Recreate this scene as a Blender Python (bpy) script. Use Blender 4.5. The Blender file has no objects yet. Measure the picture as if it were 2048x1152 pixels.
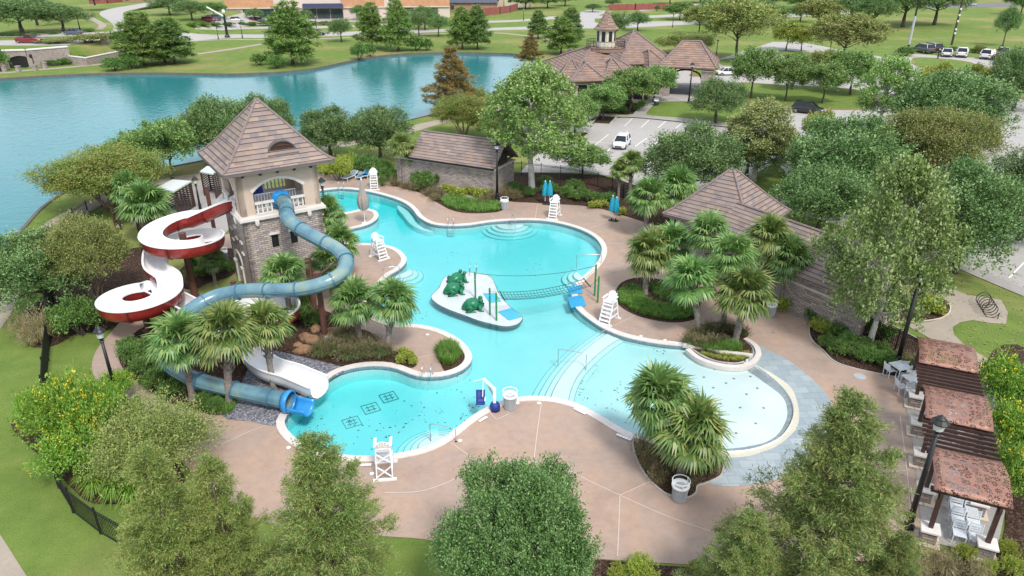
import bpy, bmesh, math, random
import numpy as np
from mathutils import Vector, Matrix, geometry
random.seed(7)
SC = bpy.context.scene
COL = SC.collection
PI = math.pi
# ---------------------------------------------------------------- camera model (photo is 2048 x 1152)
FPX = 1440.0; TILT = math.atan(FPX / 3064.0); CAMH = 23.0
_s, _c = math.sin(TILT), math.cos(TILT)
def G(px, py, z=0.0):
    """world point at height z seen at photo pixel (px, py)"""
    u = px - 1024; v = py - 576
    t = (z - CAMH) / -(FPX * _s + v * _c)
    return Vector((u * t, (FPX * _c - v * _s) * t, z))
def hgt(b, ty):
    y, z = b[1], b[2] - CAMH; k = (576 - ty) / FPX
    return (k * y * _c - y * _s) / (_c + k * _s) - z
def ppm(b):
    return FPX / (b[1] * _c - (b[2] - CAMH) * _s)
def poly(pts, z=0.0):
    return [(G(x, y, z).x, G(x, y, z).y) for x, y in pts]

# ---------------------------------------------------------------- 2-D helpers
def spline(pts, n=6, closed=True):
    """Catmull-Rom through 2-D / 3-D points"""
    P = [np.array(p, float) for p in pts]; N = len(P); out = []
    rng = range(N) if closed else range(N - 1)
    for i in rng:
        if closed: a, b, c, d = P[i - 1], P[i], P[(i + 1) % N], P[(i + 2) % N]
        else: a, b, c, d = P[max(i - 1, 0)], P[i], P[i + 1], P[min(i + 2, N - 1)]
        for k in range(n):
            t = k / n
            out.append(tuple(.5 * (2 * b + (c - a) * t + (2 * a - 5 * b + 4 * c - d) * t * t + (3 * b - a - 3 * c + d) * t ** 3)))
    if not closed: out.append(tuple(P[-1]))
    return out
def resample(pts, step, closed=True):
    P = [np.array(p, float) for p in pts]
    if closed: P = P + [P[0]]
    seg = [np.linalg.norm(P[i + 1] - P[i]) for i in range(len(P) - 1)]
    tot = sum(seg); n = max(3, int(round(tot / step))); out = []; i = 0; acc = 0
    for k in range(n if closed else n + 1):
        d = tot * k / n
        while i < len(seg) - 1 and acc + seg[i] < d: acc += seg[i]; i += 1
        t = (d - acc) / seg[i] if seg[i] > 1e-9 else 0
        out.append(tuple(P[i] + (P[i + 1] - P[i]) * min(t, 1)))
    return out
def area2(p):
    return sum(p[i - 1][0] * p[i][1] - p[i][0] * p[i - 1][1] for i in range(len(p))) / 2
def ccw(p): return list(p) if area2(p) > 0 else list(p)[::-1]
def offset(p, d, closed=True):
    """grow a ccw polygon outwards by d (negative: inwards)"""
    n = len(p); out = []
    for i in range(n):
        a = np.array(p[i - 1] if (closed or i) else p[0]); b = np.array(p[i]); c = np.array(p[(i + 1) % n] if (closed or i < n - 1) else p[-1])
        t = (c - a); l = np.linalg.norm(t) or 1; t = t / l
        out.append((b[0] + t[1] * d, b[1] - t[0] * d))
    return out
def inside(pt, pl):
    x, y = pt; r = False; j = len(pl) - 1
    for i in range(len(pl)):
        xi, yi = pl[i]; xj, yj = pl[j]
        if (yi > y) != (yj > y) and x < (xj - xi) * (y - yi) / (yj - yi) + xi: r = not r
        j = i
    return r
def inside_np(pts, pl):
    x = pts[:, 0]; y = pts[:, 1]; r = np.zeros(len(pts), bool); j = len(pl) - 1
    for i in range(len(pl)):
        xi, yi = pl[i]; xj, yj = pl[j]
        if yi != yj:
            r ^= ((yi > y) != (yj > y)) & (x < (xj - xi) * (y - yi) / (yj - yi) + xi)
        j = i
    return r
def dist_np(pts, pl):
    d = np.full(len(pts), 1e9); P = np.array(pl)
    for i in range(len(P)):
        a = P[i - 1]; b = P[i]; ab = b - a; L = ab @ ab
        if L < 1e-12: continue
        t = np.clip(((pts - a) @ ab) / L, 0, 1)
        d = np.minimum(d, np.linalg.norm(pts - a - t[:, None] * ab, axis=1))
    return d

# ---------------------------------------------------------------- mesh builder
class MB:
    def __init__(s): s.v = []; s.f = []
    def add(s, vs, fs):
        o = len(s.v); s.v += [tuple(v) for v in vs]; s.f += [tuple(i + o for i in f) for f in fs]; return s
    def box(s, c, size, rz=0.0, rot=None):
        x, y, z = (k / 2 for k in size)
        vs = [Vector((a * x, b * y, d * z)) for d in (-1, 1) for b in (-1, 1) for a in (-1, 1)]
        M = rot if rot is not None else Matrix.Rotation(rz, 3, 'Z')
        vs = [M @ v + Vector(c) for v in vs]
        return s.add(vs, [(0, 2, 3, 1), (4, 5, 7, 6), (0, 1, 5, 4), (2, 6, 7, 3), (0, 4, 6, 2), (1, 3, 7, 5)])
    def beam(s, a, b, w, h, up=(0, 0, 1)):
        a = Vector(a); b = Vector(b); d = (b - a); L = d.length
        if L < 1e-6: return s
        d /= L; u = Vector(up)
        if abs(d.dot(u)) > .98: u = Vector((0, 1, 0))
        r = d.cross(u).normalized(); u = r.cross(d)
        M = Matrix((r, d, u)).transposed()
        return s.box((a + b) / 2, (w, L, h), rot=M)
    def prism(s, pl, z0, z1, top=True, bottom=True):
        pl = ccw([(p[0], p[1]) for p in pl]); n = len(pl)
        vs = [(x, y, z0) for x, y in pl] + [(x, y, z1) for x, y in pl]
        fs = [(i, (i + 1) % n, n + (i + 1) % n, n + i) for i in range(n)]
        if n <= 4:
            if top: fs.append(tuple(range(n, 2 * n)))
            if bottom: fs.append(tuple(range(n - 1, -1, -1)))
        else:
            tri = geometry.tessellate_polygon([[Vector((x, y, 0)) for x, y in pl]])
            for t in tri:
                a, b, c = t
                if (pl[b][0] - pl[a][0]) * (pl[c][1] - pl[a][1]) - (pl[b][1] - pl[a][1]) * (pl[c][0] - pl[a][0]) < 0: a, c = c, a
                if top: fs.append((n + a, n + b, n + c))
                if bottom: fs.append((c, b, a))
        return s.add(vs, fs)
    def tube(s, path, r, n=8, cap=True, closed=False):
        path = [Vector(p) for p in path]; N = len(path)
        rs = r if hasattr(r, '__len__') else [r] * N
        d0 = (path[1] - path[0]).normalized(); ref = Vector((0, 0, 1)) if abs(d0.z) < .9 else Vector((1, 0, 0))
        u = d0.cross(ref).normalized(); vs = []
        for i, p in enumerate(path):
            if closed: d = path[(i + 1) % N] - path[i - 1]
            else: d = path[min(i + 1, N - 1)] - path[max(i - 1, 0)]
            d.normalize(); u = (u - d * u.dot(d))
            if u.length < 1e-6: u = d.orthogonal()
            u.normalize(); w = d.cross(u)
            for k in range(n):
                a = 2 * PI * k / n; vs.append(p + (u * math.cos(a) + w * math.sin(a)) * rs[i])
        fs = []
        for i in range(N if closed else N - 1):
            j = (i + 1) % N
            for k in range(n):
                l = (k + 1) % n; fs.append((i * n + k, i * n + l, j * n + l, j * n + k))
        if cap and not closed:
            fs.append(tuple(range(n - 1, -1, -1))); fs.append(tuple(range((N - 1) * n, N * n)))
        return s.add(vs, fs)
    def lathe(s, prof, n=12, c=(0, 0, 0), capb=True, capt=True):
        vs = []; fs = []
        for r, z in prof:
            for k in range(n):
                a = 2 * PI * k / n; vs.append((c[0] + r * math.cos(a), c[1] + r * math.sin(a), c[2] + z))
        m = len(prof)
        for i in range(m - 1):
            for k in range(n):
                l = (k + 1) % n; fs.append((i * n + k, i * n + l, (i + 1) * n + l, (i + 1) * n + k))
        if capb: fs.append(tuple(range(n - 1, -1, -1)))
        if capt: fs.append(tuple(range((m - 1) * n, m * n)))
        return s.add(vs, fs)
    def grid(s, rows):
        """rows of equal-length point lists"""
        m = len(rows[0]); vs = [p for r in rows for p in r]
        return s.add(vs, [(i * m + k, i * m + k + 1, (i + 1) * m + k + 1, (i + 1) * m + k) for i in range(len(rows) - 1) for k in range(m - 1)])
    def ell(s, c, r, nu=12, nv=8, rot=None):
        vs = []; fs = []
        for i in range(nv + 1):
            t = PI * i / nv
            for k in range(nu):
                a = 2 * PI * k / nu
                v = Vector((r[0] * math.sin(t) * math.cos(a), r[1] * math.sin(t) * math.sin(a), r[2] * math.cos(t)))
                if rot is not None: v = rot @ v
                vs.append(v + Vector(c))
        for i in range(nv):
            for k in range(nu):
                l = (k + 1) % nu; fs.append((i * nu + k, (i + 1) * nu + k, (i + 1) * nu + l, i * nu + l))
        return s.add(vs, fs)
    def build(s, name, mat, parent=None, smooth=False, uv=True, off=None, thick=0, bevel=0, origin=None):
        me = bpy.data.meshes.new(name)
        vs = s.v
        if off is not None: vs = [(x - off[0], y - off[1], z - off[2]) for x, y, z in vs]
        me.from_pydata(vs, [], s.f); me.validate(); me.update()
        if uv and len(me.polygons): auto_uv(me)
        if smooth: me.polygons.foreach_set('use_smooth', [True] * len(me.polygons))
        o = link(name, me, mat, parent)
        if thick:
            m = o.modifiers.new('solid', 'SOLIDIFY'); m.thickness = thick; m.offset = 0
        if bevel:
            m = o.modifiers.new('bevel', 'BEVEL'); m.width = bevel; m.segments = 1; m.limit_method = 'ANGLE'
        return o
def link(name, me, mat, parent=None):
    o = bpy.data.objects.new(name, me); COL.objects.link(o)
    if mat is not None: me.materials.append(mat)
    if parent is not None: o.parent = parent
    return o
def auto_uv(me):
    n = len(me.polygons); nl = len(me.loops)
    N = np.empty(n * 3); me.polygons.foreach_get('normal', N); N = N.reshape(-1, 3)
    co = np.empty(len(me.vertices) * 3); me.vertices.foreach_get('co', co); co = co.reshape(-1, 3)
    vi = np.empty(nl, int); me.loops.foreach_get('vertex_index', vi)
    lt = np.empty(n, int); me.polygons.foreach_get('loop_total', lt)
    T = np.stack([-N[:, 1], N[:, 0], np.zeros(n)], 1); l = np.linalg.norm(T, axis=1)
    flat = l < .05; T[flat] = (1, 0, 0); l[flat] = 1; T /= l[:, None]
    B = np.cross(N, T); fi = np.repeat(np.arange(n), lt); p = co[vi]
    uv = np.stack([(p * T[fi]).sum(1), (p * B[fi]).sum(1)], 1)
    L = me.uv_layers.new(name='UVMap'); L.data.foreach_set('uv', uv.astype(np.float32).ravel())
def npmesh(name, V, F, mat, parent=None, smooth=False, mats=None, mi=None):
    """V (n,3), F (m,k) arrays -> object"""
    me = bpy.data.meshes.new(name); k = F.shape[1]
    me.vertices.add(len(V)); me.vertices.foreach_set('co', np.asarray(V, np.float32).ravel())
    me.loops.add(F.size); me.loops.foreach_set('vertex_index', F.astype(np.int32).ravel())
    me.polygons.add(len(F)); me.polygons.foreach_set('loop_start', np.arange(0, F.size, k, dtype=np.int32))
    me.update(calc_edges=True)
    if smooth: me.polygons.foreach_set('use_smooth', np.ones(len(F), bool))
    return link(name, me, mat, parent)

# ---------------------------------------------------------------- scene bookkeeping
def tag(o, label=None, cat=None, group=None, kind=None):
    if label: o['label'] = label
    if cat: o['category'] = cat
    if group: o['group'] = group
    if kind: o['kind'] = kind
    return o
def thing(name, label, cat, loc=(0, 0, 0), rz=0.0, group=None):
    o = bpy.data.objects.new(name, None); COL.objects.link(o); o.empty_display_size = .2
    o.location = loc; o.rotation_euler = (0, 0, rz)
    return tag(o, label, cat, group)
KIDS = {}
def dup(root, loc, rz=0.0, label=None, group=None, scale=None):
    r = root.copy(); COL.objects.link(r); r.location = loc; r.rotation_euler = (0, 0, rz)
    if label: r['label'] = label
    if group: r['group'] = group
    if scale is not None: r.scale = scale
    def kids(a, b):
        for ch in [x for x in bpy.data.objects if x.parent is a]:
            c = ch.copy(); COL.objects.link(c); c.parent = b; kids(ch, c)
    kids(root, r)
    return r
def region(name, outer, holes, z, mat, grid=None, zfun=None, kind='structure', label=None, cat=None, parent=None):
    """flat (or height-field) sheet from an outline with holes"""
    V = []; E = []
    for pl in [outer] + list(holes):
        o = len(V); n = len(pl); V += [Vector((p[0], p[1])) for p in pl]; E += [(o + i, o + (i + 1) % n) for i in range(n)]
    if grid:
        xs = [p[0] for p in outer]; ys = [p[1] for p in outer]
        gx = np.arange(min(xs), max(xs), grid); gy = np.arange(min(ys), max(ys), grid)
        X, Y = np.meshgrid(gx, gy); pts = np.stack([X.ravel(), Y.ravel()], 1)
        pts = pts[inside_np(pts, outer)]; pts = pts[dist_np(pts, outer) > grid * .4]
        for h in holes:
            pts = pts[~inside_np(pts, h)]; pts = pts[dist_np(pts, h) > grid * .4]
        V += [Vector(p) for p in pts]
    vs, es, fs, *_ = geometry.delaunay_2d_cdt(V, E, [], 0, 1e-5)
    A = np.array([(v.x, v.y) for v in vs]); T = [f for f in fs if len(f) == 3]
    C = np.array([A[list(f)].mean(0) for f in T]); ok = inside_np(C, outer)
    for h in holes: ok &= ~inside_np(C, h)
    tris = []
    for f, k in zip(T, ok):
        if not k: continue
        a, b, c = f
        if (A[b][0] - A[a][0]) * (A[c][1] - A[a][1]) - (A[b][1] - A[a][1]) * (A[c][0] - A[a][0]) < 0: b, c = c, b
        tris.append((a, b, c))
    Z = np.full(len(A), z) if zfun is None else zfun(A)
    o = npmesh(name, np.column_stack([A, Z]), np.array(tris), mat, parent, smooth=zfun is not None)
    if parent is None: tag(o, label, cat, kind=kind)
    return o
def strip_poly(pts, w):
    """a ribbon outline of width w (or list) along a polyline"""
    n = len(pts); ws = w if hasattr(w, '__len__') else [w] * n
    L = []; R = []
    for i in range(n):
        a = np.array(pts[max(i - 1, 0)]); b = np.array(pts[min(i + 1, n - 1)]); t = b - a; t = t / (np.linalg.norm(t) or 1)
        p = np.array(pts[i]); nrm = np.array((-t[1], t[0])) * ws[i] / 2
        L.append(tuple(p + nrm)); R.append(tuple(p - nrm))
    return ccw(L + R[::-1])

# ---------------------------------------------------------------- materials
def srgb(r, g, b):
    f = lambda c: (c / 255 / 12.92) if c / 255 <= .04045 else ((c / 255 + .055) / 1.055) ** 2.4
    return (f(r), f(g), f(b), 1)
class NT:
    def __init__(s, name):
        s.m = bpy.data.materials.new(name); s.m.use_nodes = True; s.t = s.m.node_tree; s.t.nodes.clear()
        s.out = s.n('ShaderNodeOutputMaterial')
    def n(s, typ, ins=None, **kw):
        x = s.t.nodes.new(typ)
        for k, v in kw.items(): setattr(x, k, v)
        for k, v in (ins or {}).items():
            if hasattr(v, 'is_output') or isinstance(v, bpy.types.NodeSocket): s.t.links.new(v, x.inputs[k])
            else: x.inputs[k].default_value = v
        return x
    def ramp(s, fac, stops, interp='LINEAR'):
        r = s.n('ShaderNodeValToRGB', {'Fac': fac}); r.color_ramp.interpolation = interp
        el = r.color_ramp.elements
        while len(el) < len(stops): el.new(.5)
        for e, (p, c) in zip(el, stops): e.position = p; e.color = c
        return r.outputs['Color']
    def mix(s, fac, a, b, mode='MIX'):
        x = s.n('ShaderNodeMix', data_type='RGBA', blend_type=mode)
        for k, v in ((0, fac), (6, a), (7, b)):
            if isinstance(v, bpy.types.NodeSocket): s.t.links.new(v, x.inputs[k])
            else: x.inputs[k].default_value = v
        return x.outputs[2]
    def noise(s, scale, detail=3, rough=.55, coord='Object', vec=None, dist=0):
        v = vec if vec is not None else s.coord(coord)
        return s.n('ShaderNodeTexNoise', {'Vector': v, 'Scale': scale, 'Detail': detail, 'Roughness': rough, 'Distortion': dist}).outputs['Fac']
    def coord(s, c='Object'): return s.n('ShaderNodeTexCoord').outputs[c]
    def bump(s, h, strength=.3, dist=.02):
        return s.n('ShaderNodeBump', {'Height': h, 'Strength': strength, 'Distance': dist}).outputs['Normal']
    def surf(s, color, rough=.7, metal=0, spec=.5, normal=None, **kw):
        ins = {'Base Color': color, 'Roughness': rough, 'Metallic': metal, 'Specular IOR Level': spec}
        if normal is not None: ins['Normal'] = normal
        ins.update(kw)
        b = s.n('ShaderNodeBsdfPrincipled', ins); s.t.links.new(b.outputs[0], s.out.inputs['Surface']); return s.m
def simple(name, col, rough=.6, metal=0, var=.12, scale=3.0, spec=.5, bump=0, bscale=40):
    t = NT(name); c = tuple(col[:3]) + (1,)
    d = tuple(k * (1 - var) for k in c[:3]) + (1,); e = tuple(min(k * (1 + var), 1) for k in c[:3]) + (1,)
    f = t.noise(scale, 4, .6)
    nrm = t.bump(t.noise(bscale, 3), bump, .02) if bump else None
    return t.surf(t.ramp(f, [(.3, d), (.7, e)]), rough, metal, spec, nrm)
# ================================================================ materials of the setting
def m_grass(name='grass', dry=.5):
    t = NT(name)
    big = t.noise(.045, 4, .6); mid = t.noise(.5, 4, .65); fine = t.noise(14, 3, .7)
    c1 = t.ramp(mid, [(.25, (.125, .20, .04, 1)), (.55, (.18, .26, .055, 1)), (.8, (.25, .30, .08, 1))])
    c2 = t.ramp(mid, [(.25, (.25, .26, .08, 1)), (.7, (.36, .315, .13, 1))])
    f = t.ramp(big, [(dry - .02, (0, 0, 0, 1)), (dry + .16, (1, 1, 1, 1))])
    c = t.mix(f, c1, c2)
    c = t.mix(.55, c, t.ramp(fine, [(.3, (.35, .35, .35, 1)), (.7, (1.0, 1.0, 1.0, 1))]), 'MULTIPLY')
    return t.surf(c, .95, spec=.15, normal=t.bump(fine, .8, .06))
def m_deck():
    t = NT('deck_concrete')
    a = t.noise(.22, 5, .62); b = t.noise(2.2, 5, .7); f = t.noise(60, 2)
    c = t.ramp(a, [(.3, (.36, .275, .225, 1)), (.46, (.42, .315, .255, 1)), (.58, (.46, .32, .24, 1)), (.75, (.48, .365, .295, 1))])
    c = t.mix(.35, c, t.ramp(b, [(.28, (.62, .62, .66, 1)), (.6, (1, 1, 1, 1))]), 'MULTIPLY')
    st = t.noise(.13, 6, .72, dist=1.5); c = t.mix(.5, c, t.ramp(st, [(.33, (.66, .66, .72, 1)), (.47, (1, 1, 1, 1))]), 'MULTIPLY')
    c = t.mix(.25, c, t.ramp(f, [(.35, (.6, .6, .6, 1)), (.65, (1, 1, 1, 1))]), 'MULTIPLY')
    return t.surf(c, .8, spec=.3, normal=t.bump(f, .25, .01))
def m_concrete(name, col, lo=.82, s=.3, line=None):
    t = NT(name); a = t.noise(s, 5, .65); b = t.noise(s * 9, 4, .7)
    dk = tuple(k * lo for k in col) + (1,)
    c = t.ramp(a, [(.3, dk), (.68, tuple(col) + (1,))])
    c = t.mix(.3, c, t.ramp(b, [(.3, (.6, .6, .6, 1)), (.6, (1, 1, 1, 1))]), 'MULTIPLY')
    if line:
        br = t.n('ShaderNodeTexBrick', {'Vector': t.coord('UV'), 'Scale': 1.0, 'Mortar Size': .03, 'Brick Width': line, 'Row Height': line, 'Color1': (1, 1, 1, 1), 'Color2': (.9, .9, .92, 1), 'Mortar': (.55, .55, .55, 1)}, offset=0)
        c = t.mix(1.0, c, br.outputs['Color'], 'MULTIPLY')
    return t.surf(c, .85, spec=.3)
def m_mulch():
    t = NT('mulch'); v = t.n('ShaderNodeTexVoronoi', {'Vector': t.coord(), 'Scale': 16.0}).outputs['Color']
    g = t.n('ShaderNodeRGBToBW', {'Color': v}).outputs[0]
    c = t.ramp(g, [(.1, (.018, .011, .008, 1)), (.6, (.065, .038, .026, 1)), (.95, (.15, .10, .07, 1))])
    return t.surf(c, .95, spec=.15, normal=t.bump(g, .9, .05))
def m_gravel():
    t = NT('gravel'); v = t.n('ShaderNodeTexVoronoi', {'Vector': t.coord(), 'Scale': 13.0}); g = t.n('ShaderNodeRGBToBW', {'Color': v.outputs['Color']}).outputs[0]
    c = t.ramp(g, [(.1, (.07, .07, .085, 1)), (.5, (.18, .18, .21, 1)), (.95, (.40, .40, .44, 1))])
    return t.surf(c, .9, spec=.3, normal=t.bump(v.outputs['Distance'], .8, .04))
def m_slate():
    t = NT('slate_tile')
    br = t.n('ShaderNodeTexBrick', {'Vector': t.coord('UV'), 'Scale': 1.0, 'Mortar Size': .012, 'Brick Width': .9, 'Row Height': .6, 'Color1': (.30, .36, .39, 1), 'Color2': (.40, .45, .47, 1), 'Mortar': (.22, .26, .29, 1), 'Bias': 0.0})
    c = t.mix(.35, br.outputs['Color'], t.ramp(t.noise(1.4, 5, .7), [(.3, (.6, .62, .66, 1)), (.65, (1, 1, .98, 1))]), 'MULTIPLY')
    return t.surf(c, .55, spec=.4)
def m_stone(name='ledge_stone', bw=.42, rh=.15, tint=1.0):
    t = NT(name); uv = t.coord('UV')
    dis = t.n('ShaderNodeVectorMath', {0: uv, 1: t.n('ShaderNodeVectorMath', {0: t.n('ShaderNodeTexNoise', {'Vector': uv, 'Scale': 3.0}).outputs['Color'], 3: .05}, operation='SCALE').outputs[0]}, operation='ADD').outputs[0]
    br = t.n('ShaderNodeTexBrick', {'Vector': dis, 'Scale': 1.0, 'Mortar Size': .014, 'Mortar Smooth': .3, 'Brick Width': bw, 'Row Height': rh, 'Color1': (0, 0, 0, 1), 'Color2': (1, 1, 1, 1), 'Mortar': (.5, .5, .5, 1)})
    k = tint
    c = t.ramp(br.outputs['Color'], [(.0, (.20 * k, .17 * k, .165 * k, 1)), (.25, (.33 * k, .27 * k, .235 * k, 1)), (.5, (.27 * k, .245 * k, .25 * k, 1)), (.75, (.40 * k, .33 * k, .27 * k, 1)), (1, (.24 * k, .20 * k, .19 * k, 1))])
    c = t.mix(.4, c, t.ramp(t.noise(7, 4, .7, vec=uv), [(.3, (.6, .6, .6, 1)), (.7, (1, 1, 1, 1))]), 'MULTIPLY')
    c = t.mix(br.outputs['Fac'], c, (.13, .115, .11, 1))
    h = t.mix(.5, t.mix(1.0, (1, 1, 1, 1), br.outputs['Fac'], 'SUBTRACT'), br.outputs['Color'], 'MULTIPLY')
    return t.surf(c, .9, spec=.25, normal=t.bump(h, .9, .05))
def m_roof(name='roof_tile', row=.36, wid=.62, cols=None):
    t = NT(name); uv = t.coord('UV')
    br = t.n('ShaderNodeTexBrick', {'Vector': uv, 'Scale': 1.0, 'Mortar Size': .0, 'Brick Width': wid, 'Row Height': row, 'Color1': (0, 0, 0, 1), 'Color2': (1, 1, 1, 1), 'Mortar': (.5, .5, .5, 1)})
    cols = cols or [(.235, .185, .17), (.345, .25, .20), (.27, .225, .215), (.37, .28, .225), (.225, .19, .19), (.31, .235, .20)]
    c = t.ramp(br.outputs['Color'], [(i / (len(cols) - 1), k + (1,)) for i, k in enumerate(cols)])
    v = t.n('ShaderNodeSeparateXYZ', {0: uv}).outputs[1]
    fr = t.n('ShaderNodeMath', {0: t.n('ShaderNodeMath', {0: v, 1: row}, operation='DIVIDE').outputs[0]}, operation='FRACT').outputs[0]
    ed = t.ramp(fr, [(0, (.10, .085, .08, 1)), (.15, (.2, .18, .17, 1)), (.20, (1, 1, 1, 1)), (1, (.9, .9, .9, 1))])
    c = t.mix(.9, c, ed, 'MULTIPLY')
    c = t.mix(.35, c, t.ramp(t.noise(.7, 4, .6), [(.3, (.65, .62, .62, 1)), (.65, (1, 1, 1, 1))]), 'MULTIPLY')
    return t.surf(c, .8, spec=.3, normal=t.bump(fr, .6, .04))
M = {}
M['grass'] = m_grass(); M['lawn'] = m_grass('lawn_grass', .62)
M['deck'] = m_deck(); M['mulch'] = m_mulch(); M['gravel'] = m_gravel(); M['slate'] = m_slate()
M['road'] = m_concrete('road_concrete', (.78, .735, .69), .9, .15, 4.6)
M['path'] = m_concrete('path_concrete', (.68, .58, .46), .88, .5, 1.6)
M['plaza'] = m_concrete('plaza_concrete', (.68, .64, .60), .88, .5, 1.5)
M['asphalt'] = m_concrete('asphalt', (.19, .185, .19), .8, .2)
M['kerb'] = m_concrete('kerb_concrete', (.55, .51, .47), .8, 1)
M['kerb_red'] = m_concrete('red_kerb_paint', (.46, .15, .11), .8, 1)
M['coping'] = m_concrete('coping_stone', (.72, .655, .61), .86, .8)
M['cream'] = m_concrete('cream_stone', (.66, .62, .50), .9, .8)
M['line'] = simple('line_paint', (.80, .80, .78), .7, var=.06)
M['joint'] = simple('joint_filler', (.56, .48, .44), .8, var=.08)
M['stone'] = m_stone(tint=1.55); M['stone_warm'] = m_stone('warm_ledge_stone', .45, .14, 1.15)
M['roof'] = m_roof(); M['roof_far'] = m_roof('clubhouse_roof_tile', .55, .75, [(.24, .155, .125), (.33, .21, .155), (.26, .19, .17), (.36, .24, .17), (.21, .165, .16)])
M['stucco'] = simple('stucco', (.54, .43, .345), .9, var=.06, scale=1.2, bump=.25, bscale=60)
M['cast'] = simple('cast_stone', (.66, .62, .58), .8, var=.06)
M['white'] = simple('white_plastic', (.82, .83, .84), .45, var=.03)
M['white_paint'] = simple('white_paint', (.78, .79, .80), .5, var=.04)
M['black'] = simple('black_metal', (.012, .012, .014), .45, var=.1)
M['brown'] = simple('brown_timber', (.055, .028, .022), .55, var=.25, scale=5)
M['steel'] = simple('steel', (.62, .63, .65), .28, 1.0, var=.05)
M['dark'] = simple('dark_opening', (.012, .012, .013), .5, var=.05)

# ================================================================ terrain
XW = [G(-260, 139), G(0, 137), G(60, 135), G(142, 127), G(270, 110)]
wx = [p.x for p in XW]; wy = [p.y for p in XW]
XA = G(142, 127).x; XB = G(330, 95).x
def terrain(x, y):
    x = np.asarray(x, float); y = np.asarray(y, float)
    yl = np.interp(x, wx, wy); t = y - yl
    hx = 3.2 * (1 - np.clip((x - XA) / (XB - XA), 0, 1) ** 1.0)
    wid = np.where(x < XA, 1.2, 1.2 + 14 * np.clip((x - XA) / 12, 0, 1))
    s = np.clip(t / wid, 0, 1); s = s * s * (3 - 2 * s)
    f = np.clip((420 - y) / 150, 0, 1)
    return hx * s * f
def GT(px, py, dz=0):
    z = 0.0
    for _ in range(30):
        p = G(px, py, z); z = .5 * z + .5 * float(terrain(p.x, p.y))
    p.z = float(terrain(p.x, p.y)) + dz
    return p

# lake outline -----------------------------------------------------------------
lake_px = [(-420, 175), (-200, 167), (0, 157), (100, 151), (200, 147), (300, 146), (390, 147), (460, 148), (520, 146), (560, 144), (600, 140), (640, 135), (700, 122), (760, 112), (820, 107), (900, 105),
           (980, 106), (1030, 108), (1070, 118), (1075, 135), (1050, 155), (990, 185), (930, 207), (866, 228), (810, 242), (740, 264), (640, 280), (560, 292), (450, 312), (330, 335), (240, 345), (160, 368), (89, 409), (38, 462), (0, 500), (-140, 640), (-420, 760)]
LAKE = ccw([(G(x, y, 0).x, G(x, y, 0).y) for x, y in lake_px])
LAKE = ccw(spline(LAKE, 4))
LW = -0.38
# pool outline -------------------------------------------------------------------
WL = -0.13
pool_a = [(640, 384), (680, 380), (720, 383), (760, 391), (795, 402), (815, 412), (828, 424), (836, 435), (850, 445), (868, 452), (900, 455), (940, 453), (980, 447), (1020, 444), (1060, 443), (1100, 446),
          (1140, 455), (1170, 466), (1192, 480), (1203, 496), (1203, 512), (1195, 528), (1180, 545), (1163, 560), (1150, 576), (1144, 596), (1147, 612), (1160, 628), (1180, 644), (1205, 660), (1240, 675), (1285, 686), (1330, 693), (1378, 697)]
pool_b = [(1386, 704), (1400, 714), (1420, 723), (1445, 729), (1470, 731), (1492, 727)]
A0px = [(1492, 737), (1516, 754), (1544, 778), (1563, 801), (1571, 825), (1566, 847), (1551, 868), (1528, 882), (1493, 892), (1453, 896)]
A1px = [(1492, 727), (1512, 735), (1536, 752), (1563, 776), (1581, 801), (1587, 825), (1580, 851), (1561, 877), (1528, 894), (1493, 903), (1455, 906)]
A2px = [(1497, 724), (1516, 732), (1547, 749), (1579, 772), (1592, 796), (1598, 825), (1596, 849), (1584, 868), (1556, 891), (1528, 903), (1493, 913), (1455, 916)]
A3px = [(1485, 677), (1508, 686), (1536, 700), (1571, 717), (1604, 741), (1633, 766), (1653, 789), (1669, 825), (1668, 865), (1648, 905), (1612, 935), (1570, 954), (1533, 964), (1505, 969), (1469, 973), (1434, 971), (1407, 967)]
pool_c = [(1392, 907), (1340, 897), (1295, 885), (1268, 875), (1240, 861), (1205, 840), (1170, 820), (1140, 808), (1100, 800), (1060, 798), (1020, 803), (985, 815), (955, 831), (930, 849), (905, 869), (880, 887), (845, 902), (800, 912), (760, 917), (720, 918), (680, 915), (640, 906), (605, 892), (582, 874), (570, 856), (572, 838),
          (606, 806), (643, 775), (663, 758), (685, 746), (725, 737), (764, 736), (793, 741), (823, 753), (848, 758), (881, 757), (911, 750), (933, 738), (944, 722), (939, 705), (925, 689), (905, 675), (880, 664), (850, 656), (820, 653), (795, 654), (768, 646), (748, 638), (738, 624), (742, 605), (756, 580), (776, 556), (793, 546), (806, 536), (813, 525), (810, 515), (797, 503), (776, 495), (745, 491), (712, 490), (690, 487),
          (678, 474), (688, 464), (712, 459), (737, 452), (753, 442), (757, 433), (751, 425), (737, 421), (721, 422), (700, 427), (668, 430), (640, 424), (622, 408), (622, 394)]
def crv(px, z, n=4): return spline([tuple(G(x, y, z)[:2]) for x, y in px], n, closed=False)
_pa = crv(pool_a, WL); _pb = crv(pool_b, WL); _pc = crv(pool_c, WL); A1 = crv(A1px, WL); A0 = crv(A0px, WL); A2 = crv(A2px, -.05); A3 = crv(A3px, .02)
POOL = ccw(resample(_pa + _pb + A1[1:] + _pc, .35))
WALLED = _pb[:2][::-1]
APR = ccw([tuple(p) for p in offset(ccw([tuple(q) for q in A3] + [tuple(q) for q in A0[::-1]]), -.02)])
# ground sheet --------------------------------------------------------------------
OUT = [(-900, -40), (900, -40), (900, 1500), (-900, 1500)]
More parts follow.
